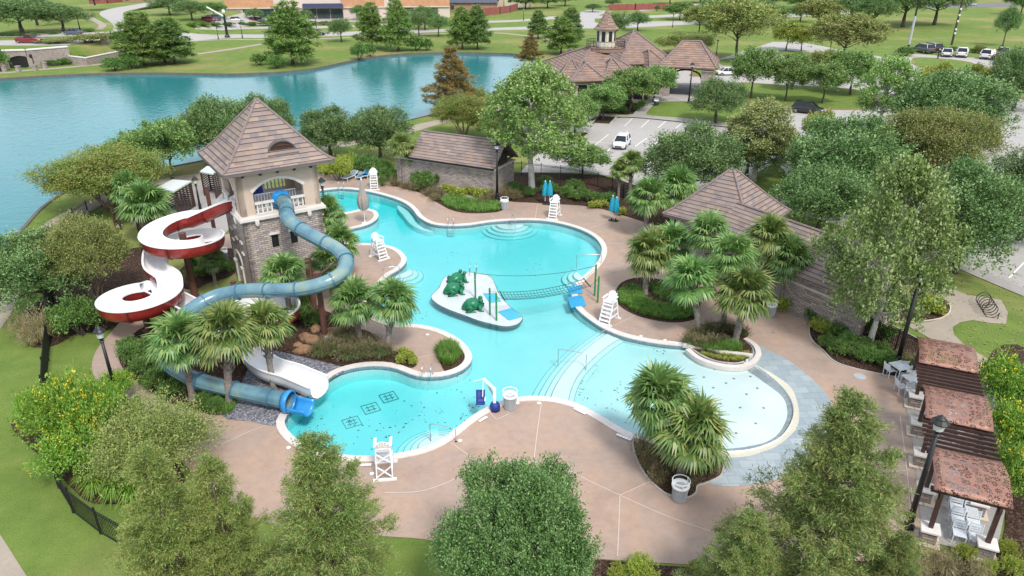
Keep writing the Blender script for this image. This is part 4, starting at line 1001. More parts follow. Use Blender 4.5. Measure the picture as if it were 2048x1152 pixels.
# open flume -----------------------------------------------------------------------
c1 = G(390, 592); c2 = G(298, 662); c3 = G(527, 664)
fp = [tuple(loc_tower(.9, 2.7, 7.15)), tuple(loc_tower(0, 2.7, 7.05))]
def arc(c, r, a0, a1, z0, z1, n):
    return [(c.x + r * math.cos(math.radians(a0 + (a1 - a0) * i / n)), c.y + r * math.sin(math.radians(a0 + (a1 - a0) * i / n)), z0 + (z1 - z0) * i / n) for i in range(n + 1)]
fp += arc(c1, 2.0, 79, 180, 5.75, 5.2, 5) + arc(c1, 2.0, 200, 360, 5.1, 4.6, 8) + arc(c1, 2.0, 380, 560, 4.55, 3.75, 9)
fp += [(-24.45, 45.35, 3.4), (-23.2, 44.3, 3.15)]
fp += arc(c2, 1.85, 25, -270, 2.95, 2.4, 14) + [tuple(G(402, 622, 2.0)), tuple(G(445, 662, 1.9))]
fp += arc(c3, 1.8, 255, 585, 2.0, 1.45, 16) + [tuple(G(520, 716, 1.35)), tuple(G(585, 742, 1.2)), tuple(G(638, 764, 1.08))]
fo = G(400, 640); fl_ = thing('flume_slide', 'open white water slide with red underside spiralling down in two bowls', 'water slide', fo, 0)
FP = [Vector(p) - fo for p in resample(spline(fp, 8, False), .22, False)]
prf = [(-.68, 0), (-.68, -.42), (-.58, -.72), (-.3, -.9), (0, -.94), (.3, -.9), (.58, -.72), (.68, -.42), (.68, 0)]
def sweep(P, prof):
    rows = []
    for i, p in enumerate(P):
        d = P[min(i + 1, len(P) - 1)] - P[max(i - 1, 0)]; d.z = 0; d.normalize(); s2 = Vector((d.y, -d.x, 0)); rows.append([p + s2 * a + Z * b for a, b in prof])
    return rows
lens = [0]
for i in range(1, len(FP)): lens.append(lens[-1] + (FP[i] - FP[i - 1]).length)
cut = len(FP) - int(6.2 / .22)
m = MB(); m.grid(sweep(FP, prf)); m.build('channel', M['flume_white'], fl_, smooth=True, uv=False)
outp = [(a * 1.075, b - .05 if abs(a) < .66 else b) for a, b in prf]; outp[0] = (-.73, .0); outp[-1] = (.73, .0)
m = MB(); m.grid([r[::-1] for r in sweep(FP[:cut + 1], outp)]); m.build('shell', M['flume_red'], fl_, smooth=True, uv=False)
m = MB(); m.grid([r[::-1] for r in sweep(FP[cut:], outp)]); m.build('runout_shell', M['flume_white'], fl_, smooth=True, uv=False)
for sg in (-1, 1):
    m = MB(); m.grid(sweep(FP, [(sg * .67, -.01), (sg * .67, .02), (sg * .79, .02), (sg * .79, -.05)])); m.build('rim', M['flume_white'], fl_, uv=False)
ln = 0; M['dark_red'] = simple('dark_red', (.10, .014, .014), .4)
for i in range(3, cut):
    ln += (FP[i] - FP[i - 1]).length
    if ln > 2.6:
        ln = 0; a, b = FP[i - 1], FP[i]; o2 = [(x * 1.11, y - .04) for x, y in outp]; m = MB(); dd = (b - a).normalized() * .05
        m.grid([r[::-1] for r in sweep([b - dd, b + dd], o2)]); m.build('joint_band', M['dark_red'], fl_, uv=False, thick=.03)
post(fl_, fo, 390, 592, 4.9, .24, [Vector((c1.x + 2 * math.cos(a), c1.y + 2 * math.sin(a), 3.9)) for a in (-2.2, -.9, .5)])
post(fl_, fo, 298, 662, 2.15, .22, [Vector((c2.x + 1.8 * math.cos(a), c2.y + 1.8 * math.sin(a), 1.85)) for a in (-2.2, -.9, .5)])
post(fl_, fo, 437, 505, 5.7, .16); post(fl_, fo, 527, 664, 1.1, .18)
# ================================================================ things in the pool
ISL = ccw(spline(poly([(863, 595), (866, 587), (879, 574), (884, 561), (893, 552), (912, 546), (940, 544), (970, 548), (985, 557), (991, 572), (1003, 595), (1024, 616), (1043, 631), (1043, 640), (1033, 648), (1013, 652), (988, 648), (957, 640), (927, 629), (895, 617), (874, 606)], WL), 4))
io = G(950, 600); im = MB(); loc_i = [(x - io.x, y - io.y) for x, y in ISL]; im.prism(loc_i, -.32, WL - .03)
M['island'] = simple('island_coating', (.80, .83, .87), .6, var=.05)
isl = thing('frog_island', 'pale flat lily-pad island just under the pool water below three frogs', 'platform', io, 0); im.build('slab', M['island'], isl)
mm = MB(); ot = offset(loc_i, .03); k = len(ot)
for i in range(k):
    j = (i + 1) % k; mm.add([(*ot[i], WL - .18), (*ot[j], WL - .18), (*ot[j], WL - .02), (*ot[i], WL - .02), (*loc_i[j], WL - .02), (*loc_i[i], WL - .02)], [(0, 1, 2, 3), (3, 2, 4, 5)])
mm.build('edge_band', simple('island_edge', (.06, .16, .17), .5), isl)
M['frog'] = simple('frog_green', (.008, .17, .075), .35, var=.35, scale=6)
M['frog_dark'] = simple('frog_dark', (.006, .07, .03), .4)
def frog(px, py, rz, label):
    b = G(px, py, WL - .03); f = thing('frog_figure', label, 'frog statue', b, rz, 'green frogs on the island'); f.scale = (1.12,) * 3; m = MB()
    # body: back hump with spine ridges, head to +x
    N, K = 26, 16; rows = []
    for i in range(N + 1):
        t_ = i / N; x = -.72 + 1.44 * t_; w = .47 * (math.sin(PI * min(1, t_ * 1.02 + .0)) ** .55) * (1 - .28 * t_); h = .80 * (math.sin(PI * min(.98, .04 + t_ * .92)) ** .6) * (1 - .22 * t_) ; up = .0 + .16 * t_ ** 2
        rows.append([(x, w * math.cos(a) * (1 + .05 * math.sin(3 * a)), max(-.02, up + h * (.46 + .54 * math.sin(a)) + .03 * math.sin(6 * a) * math.sin(PI * t_))) for a in [2 * PI * j / K for j in range(K + 1)]])
    m.grid(rows)
    m.build('body', M['frog'], f, smooth=True)
    for s in (-1, 1):
        m = MB(); m.ell((.50, s * .22, .66), (.15, .12, .14)); ey = m.build('eye', M['frog'], f, smooth=True); m = MB(); m.ell((.56, s * .28, .68), (.06, .05, .06), 8, 6); m.build('pupil', M['dark'], ey)
        m = MB(); m.tube([(-.35, s * .38, .34), (-.05, s * .48, .26), (-.40, s * .50, .08), (.02, s * .50, .03), (.16, s * .53, .03)], [.2, .17, .12, .07, .05], 8); m.build('hind_leg', M['frog'], f, smooth=True)
        m = MB(); m.tube([(.38, s * .30, .36), (.44, s * .42, .16), (.52, s * .44, .02), (.66, s * .46, .02)], [.13, .1, .07, .05], 8); m.build('front_leg', M['frog'], f, smooth=True)
    m = MB(); m.tube([(.72 - .1 * abs(j) / 4, .065 * j, .36) for j in range(-4, 5)], .022, 5); m.build('mouth', M['frog_dark'], f)
frog(914, 566, .75, 'green frog statue sitting farthest back on the pale island'); frog(908, 586, .25, 'green frog statue between the other two frogs on the island'); frog(946, 618, .12, 'green frog statue closest to the two posts of the island')
M['post_green'] = simple('post_green', (.03, .22, .055), .4, var=.1)
def green_post(px, py, ty, label, base):
    b = G(px, py, base); h = hgt(b, ty); g = thing('rope_post', label, 'post', b, 0, 'green posts for the rope crossing'); m = MB(); m.lathe([(.065, 0), (.065, h - .03), (.045, h)], 10); m.build('shaft', M['post_green'], g, smooth=False)
    m = MB(); m.lathe([(.075, 0), (.075, .04)], 10, (0, 0, h * .72)); m.build('clamp', M['steel'], g); return b + Z * h
i1 = green_post(951, 596, 544, 'green rope post beside the ladder on the island', WL - .03); i2 = green_post(980, 630, 576, 'green rope post left of the net bridge, farther from the blue mat', WL - .03); i3 = green_post(993, 641, 586, 'green rope post nearest the blue mat on the island', WL - .03)
s1 = green_post(1189, 592, 529, 'tall green rope post on the deck behind the blue mats', .02); s2 = green_post(1195, 605, 552, 'shorter green rope post on the deck next to the lifeguard chair', .02)
M['rope'] = simple('black_rope', (.02, .02, .022), .8)
def cable(a, b, sag, r=.014, n=16): return [tuple(a + (b - a) * (k / n) - Z * sag * 4 * (k / n) * (1 - k / n)) for k in range(n + 1)]
def one(name, label, cat, mb, mat, origin, group=None, smooth=False):
    o = mb.build(name, mat, None, off=tuple(origin), smooth=smooth); o.location = origin; return tag(o, label, cat, group)
m = MB(); m.tube(cable(i1 - Z * .1, s1 - Z * .1, .45), .016, 5); one('guide_rope', 'long sagging dark rope strung from the island to the tall deck post', 'rope', m, M['rope'], i1 - Z * .1)
nb = G(1004, 591, 1.5); nr_ = thing('net_bridge', 'black rope cargo net bridge sagging across the pool', 'net bridge', nb, 0)
la, lb = G(1000, 584, 1.62), G(1009, 599, 1.46); ra, rb = G(1168, 558, 1.62), G(1180, 572, 1.46)
m = MB(); NS, NW = 26, 4
def npt(i, j):
    a = la + (ra - la) * (i / NS); b = lb + (rb - lb) * (i / NS); p = a + (b - a) * (j / NW); t_ = i / NS; return p - Z * (.30 * 4 * t_ * (1 - t_)) - Z * .10 * math.sin(PI * j / NW) - nb
for j in range(NW + 1): m.tube([npt(i, j) for i in range(NS + 1)], .02 if j in (0, NW) else .015, 4)
for i in range(NS + 1): m.tube([npt(i, j) for j in range(NW + 1)], .014, 4)
m.build('net', M['rope'], nr_, uv=False)
for a, b in ((la, lb), (ra, rb)):
    m = MB(); m.tube([a - nb + (a - b) * .12, b - nb + (b - a) * .12], .035, 6); m.build('spreader_bar', M['black'], nr_, uv=False)
for a, b in ((la, i2 - Z * .3), (lb, i3 - Z * .3), (ra, s1 - Z * .35), (rb, s2 - Z * .2)):
    m = MB(); m.tube([a - nb, b - nb], .014, 4); m.build('stay_rope', M['rope'], nr_, uv=False)
M['mat_blue'] = simple('blue_foam_mat', (.02, .32, .58), .6, var=.08); M['mat_light'] = simple('pale_blue_mat', (.06, .42, .60), .6, var=.06)
def matpad(px, z, label, mat, parent=None, th=.07):
    P_ = [G(x, y, z) for x, y in px]; c = sum(P_, Vector()) / 4; m = MB(); m.prism([tuple(p[:2]) for p in P_], z - th, z); o = m.build('foam_mat', mat, None, off=(c.x, c.y, z), bevel=.02); o.location = (c.x, c.y, z); tag(o, label, 'mat', 'blue foam mats at the net bridge')
matpad([(966, 586), (991, 586), (1003, 602), (979, 605)], WL + .02, 'pale blue mat set in the island under the start of the net bridge', M['mat_light'], th=.08)
matpad([(996, 623), (1023, 615), (1044, 633), (1018, 640)], WL + .02, 'pale blue mat at the pointed end of the island', M['mat_light'], th=.08)
matpad([(1134, 574), (1163, 569), (1165, 585), (1140, 588)], .12, 'bright blue mat on the pool edge under the net bridge end', M['mat_blue'], th=.1)
matpad([(1134, 594), (1164, 590), (1172, 610), (1142, 614)], .12, 'bright blue mat hanging over the pool edge next to the green posts', M['mat_blue'], th=.1)
# underwater steps
def steps(cx_, cy_, radii, a0, a1, dirdeg, label=None):
    c = G(cx_, cy_, WL)
    for k, r in enumerate(radii):
        z = WL - .15 - .17 * k; pts = [(c.x + r * math.cos(math.radians(dirdeg + a0 + (a1 - a0) * i / 20)), c.y + r * math.sin(math.radians(dirdeg + a0 + (a1 - a0) * i / 20))) for i in range(21)]
        m = MB(); m.prism(pts, z - .5, z); tag(m.build('pool_step', M['plaster']), kind='structure')
        m = MB(); m.tube([(x, y, z + .003) for x, y in pts], .018, 4); tag(m.build('pool_step_edge', M['tileband'], uv=False), kind='structure')
steps(1020, 446, (1.3, 1.75, 2.2, 2.65), -180, 0, 0); steps(878, 891, (1.1, 1.5, 1.9, 2.3), 0, 150, 30); steps(1180, 548, (1.3, 1.75, 2.2), 120, 240, 20); steps(798, 542, (1.1, 1.5, 1.9), -90, 60, -20)
# bench crest between the pools: a raised white band with two steps to each side
bm = lambda off_o, off_i, z: ccw([tuple(p) for p in offset(bench_o, -off_o, False)] + [tuple(p) for p in offset(bench_i, -off_i, False)][::-1])
for k, (a, b, z) in enumerate(((0, 0, WL - .10), (.4, -.3, WL - .24), (.8, -.6, WL - .36), (1.2, -.6, WL - .50))):
    pl_ = ccw([tuple(p) for p in offset(bench_o, a, False)] + [tuple(p) for p in offset(bench_i, b, False)][::-1]); pl_2 = ccw([tuple(p) for p in offset(bench_o, -a, False)] + [tuple(p) for p in offset(bench_i, -b, False)][::-1])
    pl_ = pl_ if abs(area2(pl_)) > abs(area2(pl_2)) else pl_2
    m = MB(); m.prism(pl_, z - .6, z); tag(m.build('pool_bench', M['plaster']), kind='structure')
    m = MB(); m.tube([(*p, z + .002) for p in pl_], .016, 4, closed=True); tag(m.build('pool_bench_edge', M['tileband'], uv=False), kind='structure')
# ledge step along the curved upper arm
up = ccw(spline([tuple(G(x, y, WL)[:2]) for x, y in [(795, 404), (812, 413), (824, 426), (832, 438), (846, 449), (866, 456), (852, 455), (828, 446), (814, 434), (806, 423), (796, 412)]], 3)); m = MB(); m.prism(up, -1.0, WL - .35); tag(m.build('pool_step', M['plaster']), kind='structure')
# floor drains and spray heads
M['drain'] = simple('drain_grate', (.16, .26, .27), .6)
for i, (px, py) in enumerate(((703, 838), (741, 810), (777, 788))):
    b = G(px, py, -1.5); m = MB(); zz = float(pz(np.array([[b.x, b.y]]))[0]) + .02
    b = G(px, py, zz * .78); b.z = zz
    for k in range(2): m.box((0, -.15 + .3 * k, .01), (.6, .03, .02)); m.box((-.15 + .3 * k, 0, .012), (.03, .6, .02))
    for s in (-1, 1): m.box((s * .45, 0, .01), (.03, .93, .02)); m.box((0, s * .45, .01), (.93, .03, .02))
    o = m.build('floor_drain', M['drain']); o.location = b; o.rotation_euler = (0, 0, .5); tag(o, ['dark floor drain nearest the camera on the splash pool bottom', 'middle dark floor drain on the splash pool bottom', 'dark floor drain nearest the planted point on the splash pool bottom'][i], 'drain', 'drains on the splash pool floor')
M['jet'] = simple('jet_cap', (.22, .23, .23), .5)
noz = [(1360 + x / 5.12, 600 + y / 5.12) for x, y in ((355, 713), (245, 790), (470, 855), (340, 900), (720, 790), (790, 913), (680, 973), (415, 1068), (615, 1110), (855, 1117), (550, 810))] + [(1511, 849), (1472, 868), (1437, 822)]
for px, py in noz:
    b = G(px, py, WL - .1); b.z = float(pz(np.array([[b.x, b.y]]))[0]) + .004; m = MB(); m.lathe([(.075, 0), (.075, .012), (.04, .016)], 10); o = m.build('spray_jet', M['jet']); o.location = b; tag(o, 'small dark spray jet set in the white wading pool floor', 'spray jet', 'spray jets in the wading pool')
# leaf litter on the pool bottom
rng = np.random.default_rng(5); P_ = []; 
for (px, py, sx, sy, n_) in ((1180, 745, 14, 8, 90), (1160, 790, 6, 18, 70), (1255, 688, 12, 2, 40), (1320, 708, 12, 3, 25), (1240, 795, 16, 14, 60), (960, 810, 22, 10, 60), (930, 835, 25, 12, 70), (850, 820, 40, 20, 90), (740, 850, 60, 30, 80), (760, 870, 20, 14, 40), (620, 830, 14, 16, 60), (1000, 470, 30, 6, 30), (900, 510, 8, 10, 25), (1060, 530, 30, 10, 35), (900, 770, 30, 10, 40), (840, 630, 30, 10, 30), (1230, 830, 20, 14, 50)):
    for _ in range(int(n_ * .32)):
        x, y = px + rng.normal() * sx, py + rng.normal() * sy; p = G(x, y, WL - .5)
        if inside((p.x, p.y), POOL): p.z = float(pz(np.array([[p.x, p.y]]))[0]) + .012; P_.append(p)
P_ = np.array(P_); n_ = len(P_); a = rng.random(n_) * 6.28; L_ = rng.uniform(.03, .10, n_); W_ = L_ * rng.uniform(.3, .6, n_)
D_ = np.stack([np.cos(a), np.sin(a), np.zeros(n_)], 1); S_ = np.stack([-np.sin(a), np.cos(a), np.zeros(n_)], 1)
V = np.stack([P_ - D_ * L_[:, None], P_ - S_ * W_[:, None], P_ + D_ * L_[:, None], P_ + S_ * W_[:, None]], 1).reshape(-1, 3)
tag(npmesh('sunken_leaf_litter', V, np.arange(4 * n_).reshape(-1, 4), simple('wet_leaves', (.035, .04, .02), .7, var=.4)), 'dark wet leaves scattered over the pool bottom', 'leaves', kind='stuff')
# ================================================================ deck furniture and fittings
def rail(path, r=.022): m = MB(); m.tube(path, r, 6); return m
def ladder(px, py, ang, label, z=.05):
    b = G(px, py, z); t = thing('pool_ladder', label, 'pool ladder', b, ang, 'steel pool ladders')
    for s in (-1, 1):
        m = rail([(s * .26, .45, 0), (s * .26, .42, .55), (s * .26, .25, .8), (s * .26, 0, .82), (s * .26, -.18, .6), (s * .26, -.2, -.9)], .026); m.build('rail', M['steel'], t, smooth=True, uv=False)
    for k in range(3): m = MB(); m.box((0, -.2, -.25 - .28 * k), (.5, .12, .03)); m.build('rung', M['white'], t)
ladder(902, 452, 0, 'steel pool ladder on the far curved edge of the main pool'); ladder(683, 378, 0, 'steel pool ladder behind the tower near the loungers'); ladder(856, 752, PI * .97, 'steel pool ladder with a white step beside the planted point'); ladder(946, 548, 0, 'steel pool ladder standing on the frog island', WL)
def handrail(a, b, h, label, z=.0):
    A_, B_ = G(*a, z), G(*b, z); d = (B_ - A_); t = thing('handrail', label, 'handrail', A_, 0, 'steel handrails over the pool steps'); u = d.normalized()
    m = rail([Vector((0, 0, -.45)), Vector((0, 0, h)), u * .12 + Z * (h + .08), d * .5 + Z * (h + .1), d - u * .12 + Z * (h + .08), d + Z * h, d + Z * -.4], .024); m.build('rail', M['steel'], t, smooth=True, uv=False)
    for p in (Vector((0, 0, .0)), d): m = MB(); m.lathe([(.06, 0), (.06, .02)], 10, tuple(p)); m.build('flange', M['steel'], t)
handrail((861, 873), (912, 884), .75, 'steel handrail over the curved steps beside the pool lift'); handrail((1116, 722), (1172, 733), .8, 'long steel handrail crossing the white bench band', WL); handrail((1153, 527), (1202, 527), .7, 'steel handrail over the steps under the rope end'); handrail((768, 557), (800, 553), .8, 'steel handrail at the steps below the pale lifeguard chair'); handrail((1024, 445), (1030, 458), .8, 'steel handrail in the round steps on the far edge')
# lifeguard chairs -----------------------------------------------------------------
def lifeguard(px, py, rz, label):
    b = G(px, py, .02); t = thing('lifeguard_chair', label, 'lifeguard chair', b, rz, 'white lifeguard chairs'); W = .34
    for y in (-.72, .62): m = MB(); m.box((0, y, .05), (1.12, .11, .1)); m.build('skid', M['white'], t)
    for s in (-1, 1):
        m = MB(); m.beam((s * W * 1.1, -.72, .08), (s * W, -.22, 1.5), .05, .14); m.build('leg', M['white'], t)
        m = MB(); m.beam((s * W * 1.1, .62, .08), (s * W, .28, 1.55), .05, .13); m.build('leg', M['white'], t)
        for z in (.45, .95): m = MB(); ya = -.72 + .5 * z / 1.42; yb = .62 - .34 * z / 1.42; m.beam((s * (W + .03), ya, z), (s * (W + .03), yb, z), .04, .1); m.build('side_brace', M['white'], t)
        m = MB(); m.box((s * (W + .03), -.02, 1.78), (.13, .7, .05)); m.box((s * (W + .02), -.3, 1.64), (.06, .07, .26)); m.build('armrest', M['white'], t)
    for k in range(5): z = .28 + .26 * k; m = MB(); m.box((0, -.72 + .5 * z / 1.42 - .04, z), (2 * W, .2, .045)); m.build('step', M['white'], t)
    m = MB(); m.box((0, 0, 1.5), (2 * W + .06, .62, .06)); m.build('seat', M['white'], t)
    m = MB()
    for i in range(5):
        x = (i - 2) * .125; hh = .62 - .035 * (i - 2) ** 2; m.beam((x, .27, 1.5), (x, .42, 1.5 + hh), .105, .035)
    m.box((0, .33, 1.62), (.6, .04, .09)); m.build('backrest', M['white'], t)
    m = MB()
    for s in (-1, 1): m.beam((s * W, .60, .2), (-s * W, .50, .72), .03, .08, (0, 1, 0)); m.beam((s * W, .44, .9), (-s * W, .36, 1.35), .03, .08, (0, 1, 0))
    m.build('cross_brace', M['white'], t)
lifeguard(749, 376, .15, 'white lifeguard chair by the blue loungers on the far deck'); lifeguard(1109, 434, -.35, 'white lifeguard chair between the teal folded umbrellas'); lifeguard(758, 515, .75, 'white lifeguard chair on the curved point next to the blue tube slide'); lifeguard(1218, 641, -.6, 'white lifeguard chair near the green posts and palm bed'); lifeguard(771, 944, PI + .12, 'white lifeguard chair seen from behind at the near pool edge')
# litter bins ----------------------------------------------------------------------
M['bin_grey'] = simple('bin_grey', (.42, .45, .48), .5, var=.06)
def bin_(px, py, label, k=1.0, mat='bin_grey'):
    b = G(px, py, .02); t = thing('litter_bin', label, 'litter bin', b, 0, 'slatted litter bins')
    m = MB(); m.lathe([(.29 * k, 0), (.30 * k, .05), (.33 * k, .82)], 24); m.build('drum', M['bin_grey'], t)
    m = MB()
    for i in range(30):
        a = 2 * PI * i / 30; m.beam((.315 * k * math.cos(a), .315 * k * math.sin(a), .06), (.355 * k * math.cos(a), .355 * k * math.sin(a), .80), .035, .03)
    o = m.build('slats', M[mat], t); tag(o, kind='stuff')
    m = MB(); m.lathe([(.40 * k, .78), (.42 * k, .84), (.41 * k, .90), (.30 * k, .88), (.26 * k, .80)], 24, capb=False); m.build('lid', M['white'], t)
    m = MB(); m.tube([(.40 * k * math.cos(2 * PI * i / 24), .40 * k * math.sin(2 * PI * i / 24), 1.12) for i in range(24)], .025, 6, closed=True); m.build('rain_hoop', M['white'], t, smooth=True)
    for i in range(3): a = 2 * PI * i / 3 + .5; m = MB(); m.box((.40 * k * math.cos(a), .40 * k * math.sin(a), 1.0), (.04, .04, .24)); m.build('hoop_strut', M['white'], t)
bin_(1358, 999, 'grey slatted litter bin below the two nearest palms'); bin_(1020, 816, 'grey slatted litter bin beside the blue pool lift'); bin_(1009, 418, 'pale litter bin at the tip of the green ground cover bed'); bin_(1539, 631, 'pale litter bin beside the trunk of the right palm cluster'); bin_(448, 524, 'pale litter bin at the foot of the tower'); bin_(1312, 212, 'black litter bin beside the clubhouse walk', 1.0, 'black')
# umbrellas -----------------------------------------------------------------------
M['teal'] = simple('teal_canvas', (.015, .33, .47), .8, var=.18, scale=4); M['taupe'] = simple('taupe_canvas', (.36, .31, .28), .85, var=.12)
def brolly(px, py, h, rad, mat, label, group, rag=False):
    b = G(px, py, .02); t = thing('folded_umbrella', label, 'umbrella', b, 0, group); m = MB(); m.lathe([(.028, 0), (.028, h)], 8); m.build('pole', M['white_paint'], t)
    m = MB(); m.lathe([(.3, 0), (.3, .05), (.06, .09), (.05, .3)], 12); m.build('foot', M['white_paint'] if not rag else M['black'], t)
    m = MB(); N = 28; rows = []; z0, z1 = h * (.40 if rag else .32), h * .985
    for i in range(13):
        q = i / 12; z = z0 + (z1 - z0) * q; rr = rad * (.30 + .70 * (1 - q ** 2.5) if rag else (.62 + .38 * math.sin(PI * min(1, q * 1.6))) * (1 - q ** 3 * .93))
        rows.append([(max(rr, .03) * (1 + .33 * math.sin(a * 8) * (1 - q * .7)) * math.cos(a), max(rr, .03) * (1 + .33 * math.sin(a * 8) * (1 - q * .7)) * math.sin(a), z + (.09 * math.sin(a * 11 + px) * (1 - q) if rag else .05 * math.sin(a * 8) * (1 - q))) for a in [2 * PI * j / N for j in range(N + 1)]])
    m.grid(rows); m.build('canopy', mat, t, smooth=True)
    m = MB(); m.lathe([(.05, h * .98), (.07, h * 1.0), (.02, h * 1.04)], 8); m.build('finial', M['white_paint'], t)
    return t
g_ = 'teal folded umbrellas'
brolly(1090, 408, 2.35, .25, M['teal'], 'left teal folded umbrella of the pair below the pale sycamore trunk', g_, True); brolly(1099, 409, 2.4, .25, M['teal'], 'right teal folded umbrella of the pair below the pale sycamore trunk', g_, True)
brolly(1223, 441, 2.4, .25, M['teal'], 'left teal folded umbrella of the pair near the right palms', g_, True); brolly(1231, 442, 2.3, .25, M['teal'], 'right teal folded umbrella of the pair near the right palms', g_, True)
brolly(730, 447, 4.2, .46, M['taupe'], 'tall taupe folded umbrella on the small paved point behind the tower', 'taupe folded umbrella')
# loungers ------------------------------------------------------------------------
M['sling'] = simple('blue_sling', (.015, .17, .34), .7, var=.1); M['sling_grey'] = simple('grey_sling', (.20, .27, .33), .7, var=.1)
def lounger(px, py, rz, mat, label):
    b = G(px, py, .02); t = thing('sun_lounger', label, 'sun lounger', b, rz, 'sun loungers by the far pool edge')
    m = MB()
    for s in (-1, 1): m.beam((s * .34, -1, .36), (s * .34, .45, .36), .05, .06); m.beam((s * .34, .45, .36), (s * .34, 1.0, .72), .05, .06)
    m.box((0, -1, .36), (.7, .05, .06)); m.box((0, 1.0, .72), (.7, .05, .06)); m.build('frame', M['white_paint'], t)
    for x in (-.34, .34):
        for y in (-.8, .5): m = MB(); m.box((x, y, .17), (.05, .05, .34)); m.build('leg', M['white_paint'], t)
    m = MB(); m.box((0, -.28, .38), (.6, 1.4, .025)); m.build('seat', mat, t); m = MB(); m.beam((0, .45, .39), (0, .98, .73), .6, .025); m.build('backrest', mat, t)
lounger(700, 358, -.5, M['sling_grey'], 'grey sling lounger nearest the ladder on the far deck'); lounger(727, 356, -.45, M['sling'], 'blue sling lounger beside the grey one on the far deck'); lounger(739, 353, -.45, M['sling'], 'blue sling lounger closest to the far lifeguard chair'); lounger(712, 349, .9, M['sling_grey'], 'grey sling lounger set crossways behind the others')
# pool lift ------------------------------------------------------------------------
b = G(990, 820, .02); pl_ = thing('pool_lift', 'white pool lift arm with a blue sling seat and blue base cover', 'pool lift', b, 0)
M['lift_blue'] = simple('lift_blue', (.008, .035, .22), .55)
m = MB(); m.lathe([(.28, 0), (.29, .3), (.22, .46), (.1, .5)], 14); m.build('base_cover', M['lift_blue'], pl_, smooth=True)
m = MB(); m.box((-.02, 0, .95), (.17, .17, 1.0)); m.build('mast', M['white'], pl_, bevel=.02)
m = MB(); m.beam((-.02, 0, 1.35), (-.62, .28, 1.85), .12, .12); m.build('arm', M['white'], pl_); m = MB(); m.beam((.0, 0, .7), (-.4, .18, 1.6), .07, .07); m.build('actuator', M['steel'], pl_)
m = MB(); m.beam((-.62, .28, 1.85), (-.68, .2, .75), .05, .05); m.beam((-.62, .28, 1.85), (-1.15, .5, 1.55), .05, .05); m.build('hanger', M['white'], pl_)
m = MB(); m.grid([[(-1.05 + .38 * i / 4 * 1.3, .05 + .5 * j / 4, z) for i in range(5)] for j, z in enumerate((.34, .30, .33, .5, .95))]); m.build('seat', M['lift_blue'], pl_, smooth=True, thick=.09)
m = MB(); m.box((-.55, .28, .55), (.06, .42, .06)); m.build('armrest', M['white'], pl_)
sq = poly([(978, 823), (1003, 812), (1019, 827), (993, 839)], .03)
for i in range(4): region('deck_joint_line', strip_poly([sq[i], sq[(i + 1) % 4]], .045), [], .031, M['joint'])
# covers in the deck ---------------------------------------------------------------
b = G(1720, 753, .03); m = MB(); m.lathe([(.36, 0), (.36, .012), (.08, .014), (.05, .03)], 24); o = m.build('manhole_cover', M['bin_grey']); o.location = b; tag(o, 'round pale grey access cover in the brown deck', 'cover')
for px, py in ((1546, 665), (1595, 633), (1604, 651), (1516, 636), (1228, 544)):
    b = G(px, py, .022); m = MB(); m.lathe([(.11, 0), (.11, .012), (.06, .016)], 12); o = m.build('deck_drain', M['drain']); o.location = b; tag(o, 'small round dark drain in the brown deck', 'drain', 'deck drains')
# white skimmer lids and depth plaques along the coping
for i, (px, py) in enumerate(((700, 722), (744, 947), (878, 886), (920, 881), (1035, 806), (1078, 806), (855, 669), (1282, 672), (1330, 680), (776, 513), (577, 895))):
    b = G(px, py, .03); m = MB(); m.lathe([(.11, 0), (.11, .012), (.09, .016)], 14); o = m.build('skimmer_lid', M['white']); o.location = b; tag(o, 'small round white skimmer lid in the paving at the pool edge', 'lid', 'skimmer lids')
def plaque(pts, label):
    P_ = [G(x, y, .074) for x, y in pts]; d = (P_[1] - P_[0]); t = thing('depth_plaque', label, 'depth marker', P_[0], math.atan2(d.y, d.x), 'depth tiles along the coping'); n_ = 5; L = d.length
    for k in range(n_): m = MB(); m.box(((k + .5) * L / n_, 0, .004), (L / n_ - .02, .17, .008)); m.build('tile', M['white'], t)
for pts, l in ((([(1337, 683), (1364, 687)]), 'white depth tiles on the coping beside the palm planter'), ([(719, 930), (743, 929)], 'white depth tiles behind the nearest lifeguard chair'), ([(958, 843), (974, 833)], 'white depth tiles beside the pool lift square'), ([(1148, 816), (1172, 828)], 'white depth tiles on the near rim of the wading pool'), ([(1233, 868), (1262, 880)], 'white depth tiles next to the nearest planting bed')): plaque(pts, l)
# lamps ------------------------------------------------------------------------------
M['lamp_glass'] = simple('lamp_glass', (.62, .66, .66), .25, var=.05)
def lamp(px, py, ty, label, group, big=True, gt=False):
    b = GT(px, py) if gt else G(px, py, .0); h = hgt(b, ty); k = h / 5.6; t = thing('street_lamp', label, 'street lamp', b, 0, group); lz = h - 1.0 * (k if k < 1.3 else 1.1)
    s = min(max(k, .9), 1.25)
    m = MB(); m.lathe([(.24 * s, 0), (.24 * s, .15), (.16 * s, .25), (.15 * s, .8), (.11 * s, .95)], 10); m.build('base', M['black'], t, smooth=False)
    m = MB(); m.lathe([(.115 * s, .8), (.085 * s, lz)], 10); m.build('pole', M['black'], t, smooth=True)
    m = MB(); m.lathe([(.085 * s, lz), (.15 * s, lz + .06), (.08 * s, lz + .12), (.17 * s, lz + .3)], 10); m.build('collar', M['black'], t)
    m = MB(); m.lathe([(.17 * s, lz + .3), (.245 * s, lz + .66)], 8); la_ = m.build('lantern', M['lamp_glass'], t)
    m = MB(); m.lathe([(.33 * s, lz + .64), (.34 * s, lz + .69), (.2 * s, lz + .82), (.19 * s, lz + .86), (.09 * s, lz + .95), (.03 * s, lz + 1.02)], 10); m.build('cap', M['black'], t)
    return t
g1 = 'black lantern posts around the pool'
